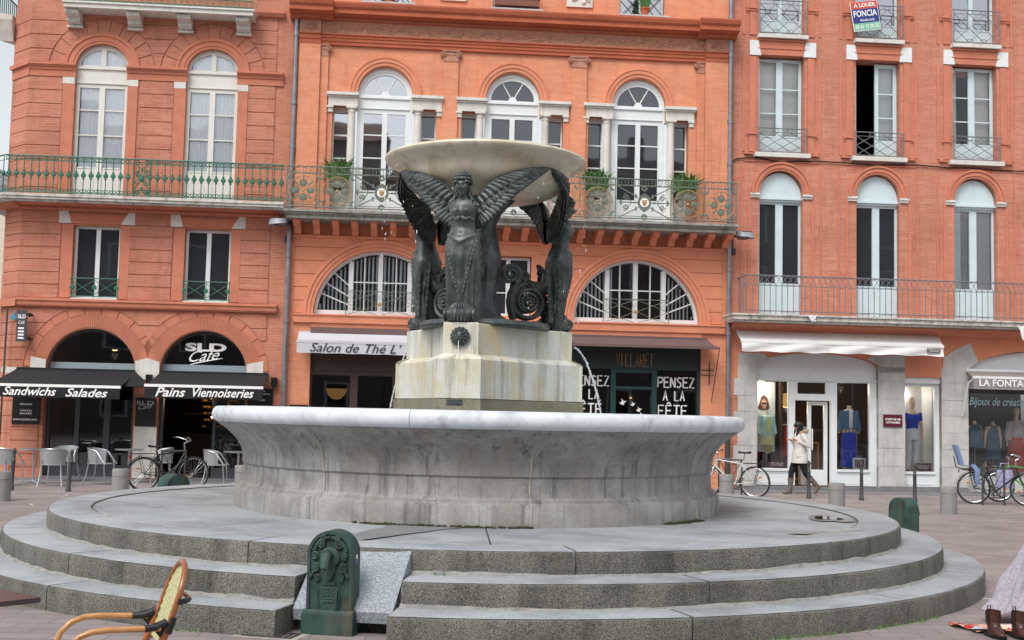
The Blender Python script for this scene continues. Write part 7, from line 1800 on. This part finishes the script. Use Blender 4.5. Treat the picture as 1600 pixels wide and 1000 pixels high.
for s in (-1, 1):
    b = MB(); b.tube([(-.29, s*.225, .575), (-.16, s*.245, .58), (0, s*.255, .585), (.08, s*.255, .58), (.15, s*.25, .555), (.205, s*.245, .50), (.235, s*.24, .42), (.26, s*.23, .30), (.27, s*.22, 0)], .018, 12); obj('armrest', b, m['rattan'], rc)
    b = MB(); b.tube([(-.285, s*.205, .47), (-.30, s*.20, .30), (-.36, s*.20, 0)], .018, 10); obj('leg', b, m['rattandark'], rc)
    b = MB(); b.tube([(-.24, s*.20, .36), (-.34, s*.205, .58)], .02, 8); obj('brace', b, m['rattandark'], rc)
    b = MB(); b.tube([(-.20, s*.238, .578), (-.27, s*.226, .582), (-.325, s*.21, .605)], [.020, .023, .024], 10); b.grid(lambda i, j, s=s: (-.22-.10*i-.01*j, s*(.236-.028*i), .595-.15*i*j+.03*i), 5, 5); b.tube([(-.335, s*.206, .54), (-.365, s*.205, .63)], .024, 10); obj('binding', b, m['binding'], rc)
    b = MB(); b.tube([(-.392, s*.206, .705), (-.402, s*.206, .732)], .023, 10); b.tube([(-.40, s*.205, .72), (-.44, s*.19, .72), (-.465, s*.14, .72)], [.014, .016, .014], 8); obj('binding', b, m['binding'], rc)
b = MB(); b.tube([(-.445, -.18, .72), (-.47, -.08, .72), (-.47, .08, .72), (-.445, .18, .72)], .014, 8); obj('back_rail', b, m['rattandark'], rc)
b = MB(); b.lathe([(0, .385), (.22, .385), (.235, .395), (.22, .405), (0, .40)], 30, (0, 0, 0)); obj('seat', b, m['wicker'], rc)
TM = frame(-2.72, 6.05, 0, 52)
t = thing('bistro_table', 'dark table top corner poking in at the lower left edge', 'table', TM); b = MB(); b.box(-.30, .30, -.30, .30, .735, .76); obj('tabletop', b, plain('dark_brown_table', '4b4145', .25, var=.1), t)
b = MB(); b.cyl((0, 0, 0), (0, 0, .735), .03, None, 12); b.lathe([(0, 0), (.2, 0), (.2, .02), (.03, .04)], 20); obj('column', b, m['iron'], t)
b = MB(); b.ball((0, 0, 0), .025, .018, .004, 10, 5); tag(obj('white_crumb', b, m['white'], None, TM @ Matrix.Translation((.20, .22, .762))), 'white scrap lying on the corner of the dark table top', 'scrap')
# boots on a bright mat in front of a blanket-wrapped seated figure
m['leather'] = plain('brown_leather', '4a2a22', .3, var=.35, scale=12, bmp=.2)
def boot(label, M, s=1):
    t = thing('ankle_boot', label, 'boot', M, 'pair of brown ankle boots'); b = MB()
    path = [(0, .0, .205, .052, .066), (0, 0, .17, .050, .064), (0, 0, .12, .047, .060), (0, -.008, .085, .047, .068), (0, -.035, .06, .048, .095), (0, -.05, .035, .050, .118), (0, -.05, .018, .050, .122)]
    prev = None
    def f(i, j):
        x = j*(len(path)-1); k = min(int(x), len(path)-2); q_ = x-k; A_, B_ = path[k], path[k+1]; v = [A_[c]+(B_[c]-A_[c])*q_ for c in range(5)]; th = 6.2832*i
        return (v[0]+v[3]*math.cos(th)*(1+.02*math.sin(v[2]*90)), v[1]+v[4]*math.sin(th), v[2])
    b.grid(lambda i, j: f(1-i, j), 26, 22, closed_u=True); b.grid(lambda i, j: tuple(Vector(f(i, .16*j))*1.0+Vector((0, 0, .0))-Vector((f(i, 0)[0]*.1, f(i, 0)[1]*.1, 0))), 26, 3, closed_u=True)
    obj('upper', b, m['leather'], t)
    b = MB(); b.grid(lambda i, j: (.054*math.cos(-6.2832*i)*(1 if math.sin(-6.2832*i) < 0 else .9), -.05+.128*math.sin(-6.2832*i), .022-.022*j), 26, 1, closed_u=True); b.plan([(.054*math.cos(2*math.pi*k/26), -.05+.128*math.sin(2*math.pi*k/26)) for k in range(26)], 0, .02); b.box(-.045, .045, .0, .075, 0, .02); obj('sole', b, m['black_rubber'], t)
    for s_ in (-1, 1): b = MB(); b.plate([(-.028, .20), (.028, .20), (.02, .10), (-.02, .10)], (), -.002, .002); o = obj('elastic_gore', b, plain('dark_elastic', '2a1d1a', .9, var=.3, scale=60), t, M @ Matrix.Translation((s_*.0515, 0, 0)) @ Matrix.Rotation(R_(90), 4, 'Z'))
    b = MB(); b.tube([(.012, .058, .19), (.012, .062, .235), (-.012, .062, .235), (-.012, .058, .19)], .005, 5); obj('pull_loop', b, m['leather'], t)
    return t
boot('left of the two brown ankle boots on the mat', frame(3.95, 10.0, .006, 8)); boot('right of the two brown ankle boots, leaning outward', frame(4.135, 9.97, .006, 14) @ Matrix.Rotation(R_(4), 4, 'Y'))
b = MB(); q = random.Random(6)
b.grid(lambda i, j: (3.86+.95*i-.10*j+.02*math.sin(7*j), 10.12+.42*j-.06*i, .014+.012*math.sin(9*i+3*j)+.010*math.sin(14*j+5*i)), 34, 18)
matm, nt, bb_ = newmat('bright_patterned_cloth'); vz = N(nt, 'ShaderNodeTexVoronoi'); vz.inputs['Scale'].default_value = 14; tc = N(nt, 'ShaderNodeTexCoord'); nt.links.new(tc.outputs['Object'], vz.inputs['Vector']); rp = ramp(nt, vz.outputs['Color'], [(.2, lin('b02a24')), (.4, lin('d8d0c0')), (.55, lin('d07a3a')), (.7, lin('6d7fa8')), (.85, lin('e3e0da'))]); nt.links.new(rp, bb_.inputs['Base Color']); bb_.inputs['Roughness'].default_value = .9
tag(obj('patterned_mat', b, matm), 'crumpled bright patterned cloth spread under the brown boots', 'mat')
b = MB(); b.tube([(3.84, 10.16, .02), (3.96, 10.10, .035), (4.1, 10.13, .03)], .012, 6); tag(obj('black_strap', b, m['black_rubber']), 'black strap end curling at the left corner of the patterned cloth', 'strap')
BKF = frame(4.84, 10.65, 0, 0) @ Matrix.Diagonal((1, 1, 1.08, 1))
bl = thing('person', 'person huddled on the ground under a pale grey quilted blanket at the right edge', 'person', BKF)
quilt, nt, bb_ = newmat('pale_grey_quilt'); f1 = noise(nt, 45, 4, .7); nt.links.new(ramp(nt, f1, [(.3, lin('8d8794')), (.7, lin('bdb8c2'))]), bb_.inputs['Base Color']); bb_.inputs['Roughness'].default_value = .9; bump(nt, bb_, f1, .5, .01)
def quiltf(i, j):
    a = 6.2832*i; r0 = .62-.50*j**.9; lump = 1+.06*math.sin(5*a+4*j)+.04*math.sin(11*a-6*j)+.03*math.sin(17*a)
    z = .06+.80*(1-(1-j)**1.25)+.015*math.sin(9*a+14*j)+.05*max(0, math.sin(a*1-.6))*(1-j)
    if -.2 < math.sin(a+.9)+0 and j < .2: z += .0
    return (r0*lump*math.cos(a)*1.05+.04*j, r0*lump*math.sin(a)*.75+.10*j, z+.10*(1-j)*max(0, -math.sin(a)))
b = MB(); b.grid(quiltf, 90, 40, closed_u=True); o = obj('quilted_blanket', b, quilt, bl)
# seated body under and above the blanket
# ================================================================ PEOPLE
def skin_mesh(name, pts, edges, root, sub=2):
    """one continuous body grown over a skeleton"""
    names = list(pts); ix = {n: k for k, n in enumerate(names)}
    me = bpy.data.meshes.new(name); me.from_pydata([pts[n][0] for n in names], [(ix[a], ix[b]) for a, b in edges], []); me.update()
    o = bpy.data.objects.new(name, me); COL.objects.link(o)
    md = o.modifiers.new('skin', 'SKIN'); md.use_smooth_shade = True
    lay = me.skin_vertices[0] if me.skin_vertices else None
    if lay is None: raise RuntimeError('no skin layer')
    for n in names:
        r = pts[n][1]; lay.data[ix[n]].radius = (r, r) if not isinstance(r, tuple) else r
        lay.data[ix[n]].use_root = (n == root)
    s = o.modifiers.new('sub', 'SUBSURF'); s.levels = s.render_levels = sub
    dg = bpy.context.evaluated_depsgraph_get(); out = bpy.data.meshes.new_from_object(o.evaluated_get(dg)); bpy.data.objects.remove(o)
    for p in out.polygons: p.use_smooth = True
    return out
skin = plain('skin', 'c99a80', .5, var=.05)
def hand(P, E_, tag_, wrist, d, up, side, curl=.5, L=.085):
    """palm with four fingers and a thumb leaving its side"""
    w0, d, up, side = Vector(wrist), Vector(d).normalized(), Vector(up).normalized(), Vector(side).normalized()
    P[tag_+'palm'] = (w0+d*.05, (.032, .016)); E_.append((tag_+'wrist', tag_+'palm'))
    for k, (o_, l) in enumerate(((-.028, .9), (-.009, 1.05), (.010, 1.0), (.028, .8))):
        a = w0+d*.092+side*o_; b_ = a+d*L*.5*l-up*curl*.02; c = b_+d*L*.4*l-up*curl*.045
        for n_, p_, r in (('a', a, .010), ('b', b_, .009), ('c', c, .007)): P[f'{tag_}f{k}{n_}'] = (p_, r)
        E_ += [(tag_+'palm', f'{tag_}f{k}a'), (f'{tag_}f{k}a', f'{tag_}f{k}b'), (f'{tag_}f{k}b', f'{tag_}f{k}c')]
    a = w0+d*.04-side*.040; b_ = a+d*.03-side*.018; c = b_+d*.03-up*.01
    for n_, p_, r in (('ta', a, .012), ('tb', b_, .010), ('tc', c, .008)): P[tag_+n_] = (p_, r)
    E_ += [(tag_+'palm', tag_+'ta'), (tag_+'ta', tag_+'tb'), (tag_+'tb', tag_+'tc')]
# --- woman walking left in front of the fashion shop (local +x = walking direction, +y = her left)
WF = frame(6.66, 28.0, 0, 184)
P = {}; E_ = []
for n_, p_, r in (('pelvis', (0, 0, .90), (.13, .10)), ('belly', (.0, 0, 1.03), (.115, .09)), ('chest', (.01, 0, 1.22), (.13, .10)), ('collar', (.015, 0, 1.37), (.085, .07)), ('neck', (.03, 0, 1.44), .045), ('jaw', (.055, 0, 1.50), (.055, .055)), ('skull', (.05, 0, 1.57), (.085, .072)), ('crown', (.04, 0, 1.635), (.06, .055)),
    ('rhip', (.02, -.085, .84), .085), ('rthigh', (.11, -.085, .66), .07), ('rknee', (.175, -.08, .49), .052), ('rcalf', (.185, -.08, .33), .05), ('rankle', (.20, -.08, .09), .034), ('rball', (.30, -.08, .035), .03), ('rtoe', (.36, -.08, .03), .022),
    ('lhip', (-.02, .085, .84), .085), ('lthigh', (-.06, .085, .66), .07), ('lknee', (-.12, .085, .47), .052), ('lcalf', (-.23, .085, .36), .05), ('lankle', (-.385, .085, .20), .034), ('lball', (-.36, .085, .09), .03), ('ltoe', (-.32, .085, .035), .022),
    ('lsh', (0, .16, 1.35), .058), ('lelbow', (-.12, .21, 1.12), .042), ('lwrist', (.09, .13, 1.22), .026), ('rsh', (0, -.16, 1.35), .058), ('relbow', (-.04, -.22, 1.10), .042), ('rwrist', (.15, -.08, 1.21), .026)): P[n_] = (p_, r)
E_ += [('pelvis', 'belly'), ('belly', 'chest'), ('chest', 'collar'), ('collar', 'neck'), ('neck', 'jaw'), ('jaw', 'skull'), ('skull', 'crown')]
for s in 'rl': E_ += [('pelvis', s+'hip'), (s+'hip', s+'thigh'), (s+'thigh', s+'knee'), (s+'knee', s+'calf'), (s+'calf', s+'ankle'), (s+'ankle', s+'ball'), (s+'ball', s+'toe'), ('collar', s+'sh'), (s+'sh', s+'elbow'), (s+'elbow', s+'wrist')]
hand(P, E_, 'l', P['lwrist'][0], (.8, -.25, .45), (-.3, 0, .9), (0, 1, 0), .8); hand(P, E_, 'r', P['rwrist'][0], (.8, .25, .45), (-.3, 0, .9), (0, 1, 0), .5)
wo = thing('person', 'dark haired woman in a pale hooded coat walking left with a phone', 'person', WF)
me = skin_mesh('body', P, E_, 'pelvis', 2); me.materials.append(skin); body = obj_me('body', me, wo)
b = MB(); b.ball((.135, 0, 1.555), .02, .011, .016, 8, 6); b.ball((.128, 0, 1.515), .010, .02, .006, 8, 5); b.ball((.12, 0, 1.485), .016, .018, .014, 8, 5)
for s in (-1, 1): b.ball((.05, s*.074, 1.56), .018, .008, .026, 8, 6)
obj('face_features', b, skin, wo)
coat = plain('pale_stone_coat', 'd0cbc4', .85, var=.08, scale=9, bmp=.2); blackc = plain('black_cloth', '17171a', .9, var=.2); bootm = plain('taupe_suede', '6a6058', .85, var=.15, scale=20); hairm = plain('black_hair', '141214', .45, var=.3, scale=40, stretch=(1, 1, .2)); furm = plain('beige_fur', 'a3937f', .95, var=.3, scale=60)
CT = [(.0, 0, .72, .188, .213), (0, 0, .80, .185, .205), (0, 0, .95, .165, .18), (0, 0, 1.06, .150, .165), (.005, 0, 1.22, .165, .185), (.005, 0, 1.34, .135, .185), (.01, 0, 1.42, .085, .10), (.015, 0, 1.46, .075, .085)]
def clothing(tab, mat, nm, par, fold, nu=40, nv=26, thick=0):
    b = MB()
    def f(i, j):
        x = j*(len(tab)-1); k = min(int(x), len(tab)-2); q_ = x-k; A_, B_ = tab[k], tab[k+1]; v = [A_[c]+(B_[c]-A_[c])*q_ for c in range(5)]; th = 6.2832*i
        w_ = 1+fold*math.sin(7*th+9*v[2])*.6+fold*math.sin(26*v[2]+2*math.cos(th))
        return (v[0]+v[3]*w_*math.cos(th), v[1]+v[4]*w_*math.sin(th), v[2])
    b.grid(f, nu, nv, closed_u=True); return obj(nm, b, mat, par)
co = clothing(CT, coat, 'coat', wo, .022)
for s, nm in ((1, 'l'), (-1, 'r')):
    b = MB(); a_, e_, w_ = [Vector(P[nm+k][0]) for k in ('sh', 'elbow', 'wrist')]; pts = [a_+Vector((0, -s*.03, .01)), a_.lerp(e_, .5)+Vector((-.01, s*.01, 0)), e_+Vector((-.02, 0, -.01)), e_.lerp(w_, .5), w_.lerp(e_, .06)]; b.tube(pts, [.078, .072, .070, .060, .048], 14); obj('sleeve', b, coat, co)
b = MB(); q = random.Random(5)
for k in range(150):
    a = q.uniform(-2.5, 2.5)+math.pi; rr = .115+q.uniform(-.02, .02); b.ball((-.02+rr*math.cos(a)*1.05-.02, rr*math.sin(a)*1.05, 1.42+.035*math.cos(a-math.pi)+q.uniform(-.035, .03)), .024, .024, .022, 6, 4)
obj('fur_hood', b, furm, co)
b = MB()
for s in (-1, 1): b.box(.03, .13, s*.176-.012, s*.176+.012, .86, .89)
obj('pocket_flap', b, coat, co)
b = MB(); b.ball((.025, 0, 1.585), .108, .09, .085, 20, 12)
b.grid(lambda i, j: (.0+.035*math.cos(3.14*(i-.5))*0-.075*math.cos(6.2832*(i-.5)*.62)+.03*j, .095*math.sin(6.2832*(i-.5)*.62), 1.58-.22*j), 18, 10)
for s in (-1, 1): b.tube([(.06, s*.078, 1.60), (.065, s*.09, 1.50), (.075, s*.085, 1.38), (.10, s*.07, 1.26), (.12, s*.05, 1.18)], [.03, .036, .04, .036, .012], 10)
obj('hair', b, hairm, wo)
b = MB()
for s in (-1, 1): b.ball((.128, s*.036, 1.572), .014, .032, .024, 10, 7); b.tube([(.12, s*.06, 1.576), (.05, s*.082, 1.58)], .004, 5)
b.tube([(.135, -.012, 1.576), (.135, .012, 1.576)], .004, 5); obj('sunglasses', b, m['blackpanel'], wo)
for s in 'rl':
    b = MB(); b.tube([P[s+k][0] for k in ('hip', 'thigh', 'knee', 'calf')], [.10, .088, .066, .062], 14); obj('legging', b, blackc, wo)
    c_, a_, bl_, t_ = [Vector(P[s+k][0]) for k in ('calf', 'ankle', 'ball', 'toe')]; kn = Vector(P[s+'knee'][0])
    b = MB(); b.tube([c_.lerp(kn, .25), c_, c_.lerp(a_, .5), a_, a_.lerp(bl_, .5), bl_, t_], [.070, .070, .058, .052, .048, .044, .026], 12); h_ = a_+(a_-c_).normalized()*.05-(bl_-a_).normalized()*.02; b.ball(h_, .04, .036, .04, 10, 6); obj('boot', b, bootm, wo)
b = MB(); b.tube([(.0, -.10, 1.30), (.06, -.2, 1.0), (.02, -.24, .86)], .012, 5); b.grid(lambda i, j: (.10*math.cos(6.28*i), -.26+.05*math.sin(6.28*i), .66+.22*j), 16, 4, closed_u=True); tag(obj('handbag', b, blackc, None, WF), 'black bag hanging at the far side of the walking woman', 'bag')
b = MB(); b.box(-.006, .006, -.035, .035, -.065, .065); PM = WF @ Matrix.Translation((.235, .045, 1.335)) @ Matrix.Rotation(R_(-35), 4, 'Y'); tag(obj('phone', b, m['white'], None, PM), 'white phone held up by the walking woman', 'phone')
# --- seated figure wrapped in the blanket (only the edge shows in the view)
P2 = {}; E2 = []
for n_, p_, r in (('pelvis', (.12, .22, .16), (.16, .14)), ('belly', (.12, .20, .36), .13), ('chest', (.10, .16, .54), (.15, .11)), ('collar', (.09, .13, .68), .08), ('neck', (.08, .11, .76), .05), ('jaw', (.06, .07, .82), .06), ('skull', (.06, .08, .90), .088), ('crown', (.06, .09, .965), .06),
    ('rhip', (.03, .15, .16), .09), ('rknee', (-.02, -.16, .38), .06), ('rankle', (.10, -.30, .09), .04), ('rtoe', (.10, -.40, .05), .025), ('lhip', (.22, .15, .16), .09), ('lknee', (.28, -.16, .38), .06), ('lankle', (.26, -.30, .09), .04), ('ltoe', (.26, -.40, .05), .025),
    ('lsh', (.25, .13, .64), .055), ('lelbow', (.30, -.02, .45), .04), ('lwrist', (.18, -.14, .45), .027), ('rsh', (-.07, .13, .64), .055), ('relbow', (-.10, -.02, .45), .04), ('rwrist', (.04, -.14, .45), .027)): P2[n_] = (p_, r)
E2 += [('pelvis', 'belly'), ('belly', 'chest'), ('chest', 'collar'), ('collar', 'neck'), ('neck', 'jaw'), ('jaw', 'skull'), ('skull', 'crown')]
for s in 'rl': E2 += [('pelvis', s+'hip'), (s+'hip', s+'knee'), (s+'knee', s+'ankle'), (s+'ankle', s+'toe'), ('collar', s+'sh'), (s+'sh', s+'elbow'), (s+'elbow', s+'wrist')]
hand(P2, E2, 'l', P2['lwrist'][0], (-.8, -.4, 0), (0, 0, 1), (0, 1, 0)); hand(P2, E2, 'r', P2['rwrist'][0], (.8, -.4, 0), (0, 0, 1), (0, 1, 0))
me = skin_mesh('body', P2, E2, 'pelvis', 1); me.materials.append(skin); obj_me('body', me, bl)
b = MB(); b.ball((.06, .10, .915), .10, .10, .085, 18, 10); obj('hair', b, hairm, bl)
b = MB(); b.tube([(.03, .15, .16), (-.02, -.16, .38), (.10, -.30, .10)], [.12, .085, .06], 12); b.tube([(.22, .15, .16), (.28, -.16, .38), (.26, -.30, .10)], [.12, .085, .06], 12); obj('trousers', b, blackc, bl)
# ================================================================ BEYOND: side street house and the opposite side of the square (seen in the window panes)
t = thing('pale_house', 'pale plastered house far down the side street on the left', 'house', frame(-19.5, 40, 0, 5))
b = MB(); b.box(-6, 3.2, 0, 8, 0, 8.6); obj('wall', b, plain('cream_plaster', 'cfc8b8', .9, var=.06), t)
b = MB(); b.box(-6.2, 3.5, -.3, 8.3, 8.6, 8.9); b.plan([(-6.2, -.3), (3.5, -.3), (3.5, 8.3), (-6.2, 8.3)], 8.9, 10.4, [(-3, 3), (.5, 3), (.5, 5), (-3, 5)]); obj('roof', b, plain('grey_slate', '777a80', .8), t)
for k in range(3):
    for j in range(2):
        b = MB(); x = -4.5+2.8*k; z = 1.6+3.6*j; b.box(x-.55, x+.55, -.05, .02, z, z+1.7); w1 = obj('window', b, m['white'], t); b = MB(); b.box(x-.45, x+.45, -.07, -.05, z+.1, z+1.6); obj('pane', b, m['glass'], w1)
t = thing('opposite_houses', 'brick houses on the near side of the square, behind the viewer', 'building', frame(2, -17, 0, 3))
b = MB(); q = random.Random(55); xs = -34; b2 = MB()
while xs < 34:
    w_ = q.uniform(8, 13); h_ = q.uniform(14.0, 18.5); b.box(xs, xs+w_-.05, -10, 0, 0, h_); b2.plan([(xs-.1, -10), (xs+w_, -10), (xs+w_, .5), (xs-.1, .5)], h_, h_+2.2, [(xs+.5, -6), (xs+w_-.5, -6), (xs+w_-.5, -4.5), (xs+.5, -4.5)])
    for k in range(2): cx_ = xs+q.uniform(1.5, w_-1.5); b2.box(cx_-.5, cx_+.5, -4, -3, h_+.5, h_+3.4)
    xs += w_
obj('wall', b, plain('grey_brown_facades', '77706a', .9, var=.25, scale=.4), t); obj('roof', b2, plain('brown_tiles', '6a4a3c', .9, var=.2), t)
for k in range(15):
    for j in range(4):
        b = MB(); x = -31+4.4*k; z = 1.0+4.0*j; b.box(x-.75, x+.75, .02, .06, z, z+2.4); w1 = obj('window', b, m['white'], t); b = MB(); b.box(x-.62, x+.62, .06, .07, z+.1, z+2.3); obj('pane', b, m['glass'], w1)

# point lights at the shop lamps, two more added lampless to brighten the white shop
def glow(u, z, y, e, c):
    l = bpy.data.lights.new('shop_light', 'POINT'); l.energy = e; l.color = c; l.shadow_soft_size = .08
    o = bpy.data.objects.new('shop_light', l); COL.objects.link(o); o.matrix_world = FAC @ Matrix.Translation((u, y, z))
for u, z, y, e, c in ((6.98, 2.5, .42, 14, (1, .85, .62)), (8.0, 1.95, 1.6, 30, (1, .82, .58)), (9.3, 2.5, 1.2, 22, (1, .88, .7)), (10.8, 2.4, .9, 14, (1, .9, .75)), (-6.6, 1.9, 3.0, 10, (1, .75, .4)), (-8.9, 2.9, 1.8, 6, (1, .8, .5)), (-3.42, 2.15, 1.15, 2.5, (1, .7, .35)), (4.07, 2.1, 2.1, 4, (1, .8, .5))): glow(u, z, y, e, c)
# ================================================================ SMALL THINGS ON THE GROUND
wet, nt, bb_ = newmat('wet_stone'); bb_.inputs['Base Color'].default_value = lin('6e6f70'); bb_.inputs['Roughness'].default_value = .35
wf1 = noise(nt, 2.2, 4, .6); nt.links.new(ramp(nt, wf1, [(.3, lin('727476')), (.7, lin('8b8d8f'))]), bb_.inputs['Base Color'])
pud, nt, bb_ = newmat('standing_water'); bb_.inputs['Base Color'].default_value = lin('3a3a3a'); bb_.inputs['Roughness'].default_value = .03; bb_.inputs['IOR'].default_value = 1.6
def blob(cx, cy, rx, ry, z, seed, rot=0, n=30):
    q = random.Random(seed); ph = [q.uniform(0, 6.28) for _ in range(4)]; o = []
    for k in range(n):
        a = 2*math.pi*k/n; r = 1+.18*math.sin(2*a+ph[0])+.12*math.sin(3*a+ph[1])+.08*math.sin(5*a+ph[2])
        x, y = rx*r*math.cos(a), ry*r*math.sin(a); c, s = math.cos(R_(rot)), math.sin(R_(rot)); o.append((cx+x*c-y*s, cy+x*s+y*c))
    return o
def sheet(b, poly, z):
    for t in tessellate_polygon([[Vector((x, y, 0)) for x, y in poly]]):
        q = [poly[k] for k in t]
        if (q[1][0]-q[0][0])*(q[2][1]-q[0][1])-(q[1][1]-q[0][1])*(q[2][0]-q[0][0]) < 0: t = t[::-1]
        b.face([b.p((*poly[k], z)) for k in t])
b = MB(FX); sheet(b, blob(4.0, -.85, .13, .30, 0, 3), .6085)
tag(obj('puddle', b, pud), 'small shining puddle on the upper platform right of the basin', 'puddle', kind='structure')
b = MB(FX); sheet(b, blob(4.02, -.85, .20, .55, 0, 3), .6045); sheet(b, blob(3.55, -2.55, .5, .10, 0, 9, 35), .6045)
tag(obj('damp_patch', b, wet), 'dark damp patches on the platform around the puddle', 'damp patch', kind='structure')
b = MB(FX); q = random.Random(2); L_ = [];  R2 = []
for k in range(13):
    t = k/12; c = Vector((-.50, -2.86)).lerp(Vector((-1.02, -4.35)), t); w_ = .30-.13*t+q.uniform(-.015, .015); L_.append((c.x-w_*.9, c.y+.05)); R2.append((c.x+w_*(1.5-t), c.y))
sheet(b, L_+R2[::-1], .6045)
tag(obj('wet_trail', b, wet), 'dark wet trail running from the basin to the sloping slab', 'wet trail', kind='structure')
b = MB(FX); pts = []; rr = []
for k in range(150):
    a = -62+124*k/149; sx, sy = azdir(a); pts.append((4.398*sx, 4.398*sy, .6035)); rr.append(abs(.012*math.sin(k*.37)+.008*math.sin(k*1.3))+.003)
b.tube(pts, rr, 5, flat=(1, 1, .25)); obj('pale_joint', b, m['joint'], steps, Matrix())
GD = onring(5.62, -14.5)
t = thing('drain_grate', 'dark iron drain grate set in the paving in front of the green drinking fountain', 'drain', GD)
b = MB(); b.box(-.26, .26, -.13, .13, 0, .004); obj('cement_bed', b, m['joint'], t)
b = MB(); b.box(-.20, .20, -.10, -.085, .004, .012); b.box(-.20, .20, .085, .10, .004, .012)
for k in range(9): b.box(-.20+.0475*k, -.18+.0475*k, -.085, .085, .004, .012)
obj('grate', b, m['iron'], t)
q = random.Random(17); b = MB()
for k in range(60):
    x, y = q.uniform(-3.2, 4.6), q.uniform(7.9, 9.2) if k < 30 else q.uniform(16, 24)
    if k >= 30: x = q.choice((q.uniform(5.6, 9), q.uniform(-10, -6)))
    s = q.uniform(.006, .014)*(1 if k < 30 else 1.1); b.box(x-s*1.6, x+s*1.6, y-s, y+s, .001, .001+s*.7)
tag(obj('litter', b, m['lettering']), 'tiny white scraps scattered over the paving', 'litter', kind='stuff')
b = MB(); b.fb(-10.02, -8.0, 0, .03, -.45, .02); b.fb(-7.45, -5.45, 0, .03, -.45, .02); o = obj('door_step', b, m['asphalt'], BL, FAC)
b = MB(); b.fb(-10.02, -8.0, .03, .045, -.31, .0); b.fb(-7.45, -5.45, .03, .045, -.31, .0); obj('metal_threshold', b, m['alu'], BL, FAC)
b = MB(); b.fb(12.05, 14.9, 0, .035, -.45, .03); obj('door_step', b, m['asphalt'], BR, FAC)
# the house that follows to the right, outside the photograph's frame
t = thing('rose_house', 'rose plastered house continuing the row beyond the jewellery shop', 'building', fac(20))
b = MB(); b.plate(rect(15.02, 27, 0, 12.6), [rect(u-.6, u+.6, z, z+2.2) for u in (16.6, 19.2, 21.8, 24.6) for z in (4.4, 8.3)]+[rect(15.9, 18.6, .05, 2.9), rect(19.4, 22.2, .05, 2.9), rect(23, 26, .05, 2.9)], -.4, 0); b.box(15.02, 27, .42, 9, 12.2, 12.6); obj('wall', b, m['brickL'], t, FAC)
for u in (16.6, 19.2, 21.8, 24.6):
    for z in (4.4, 8.3): casement(t, 'window', u-.59, u+.59, z+.01, z+2.19, -.2, m['white'], m['glass'], (z+.8, z+1.5))
for a, c in ((15.9, 18.6), (19.4, 22.2), (23, 26)): casement(t, 'shop_window', a+.01, c-.01, .06, 2.89, -.2, m['brownwood'], m['glass'])
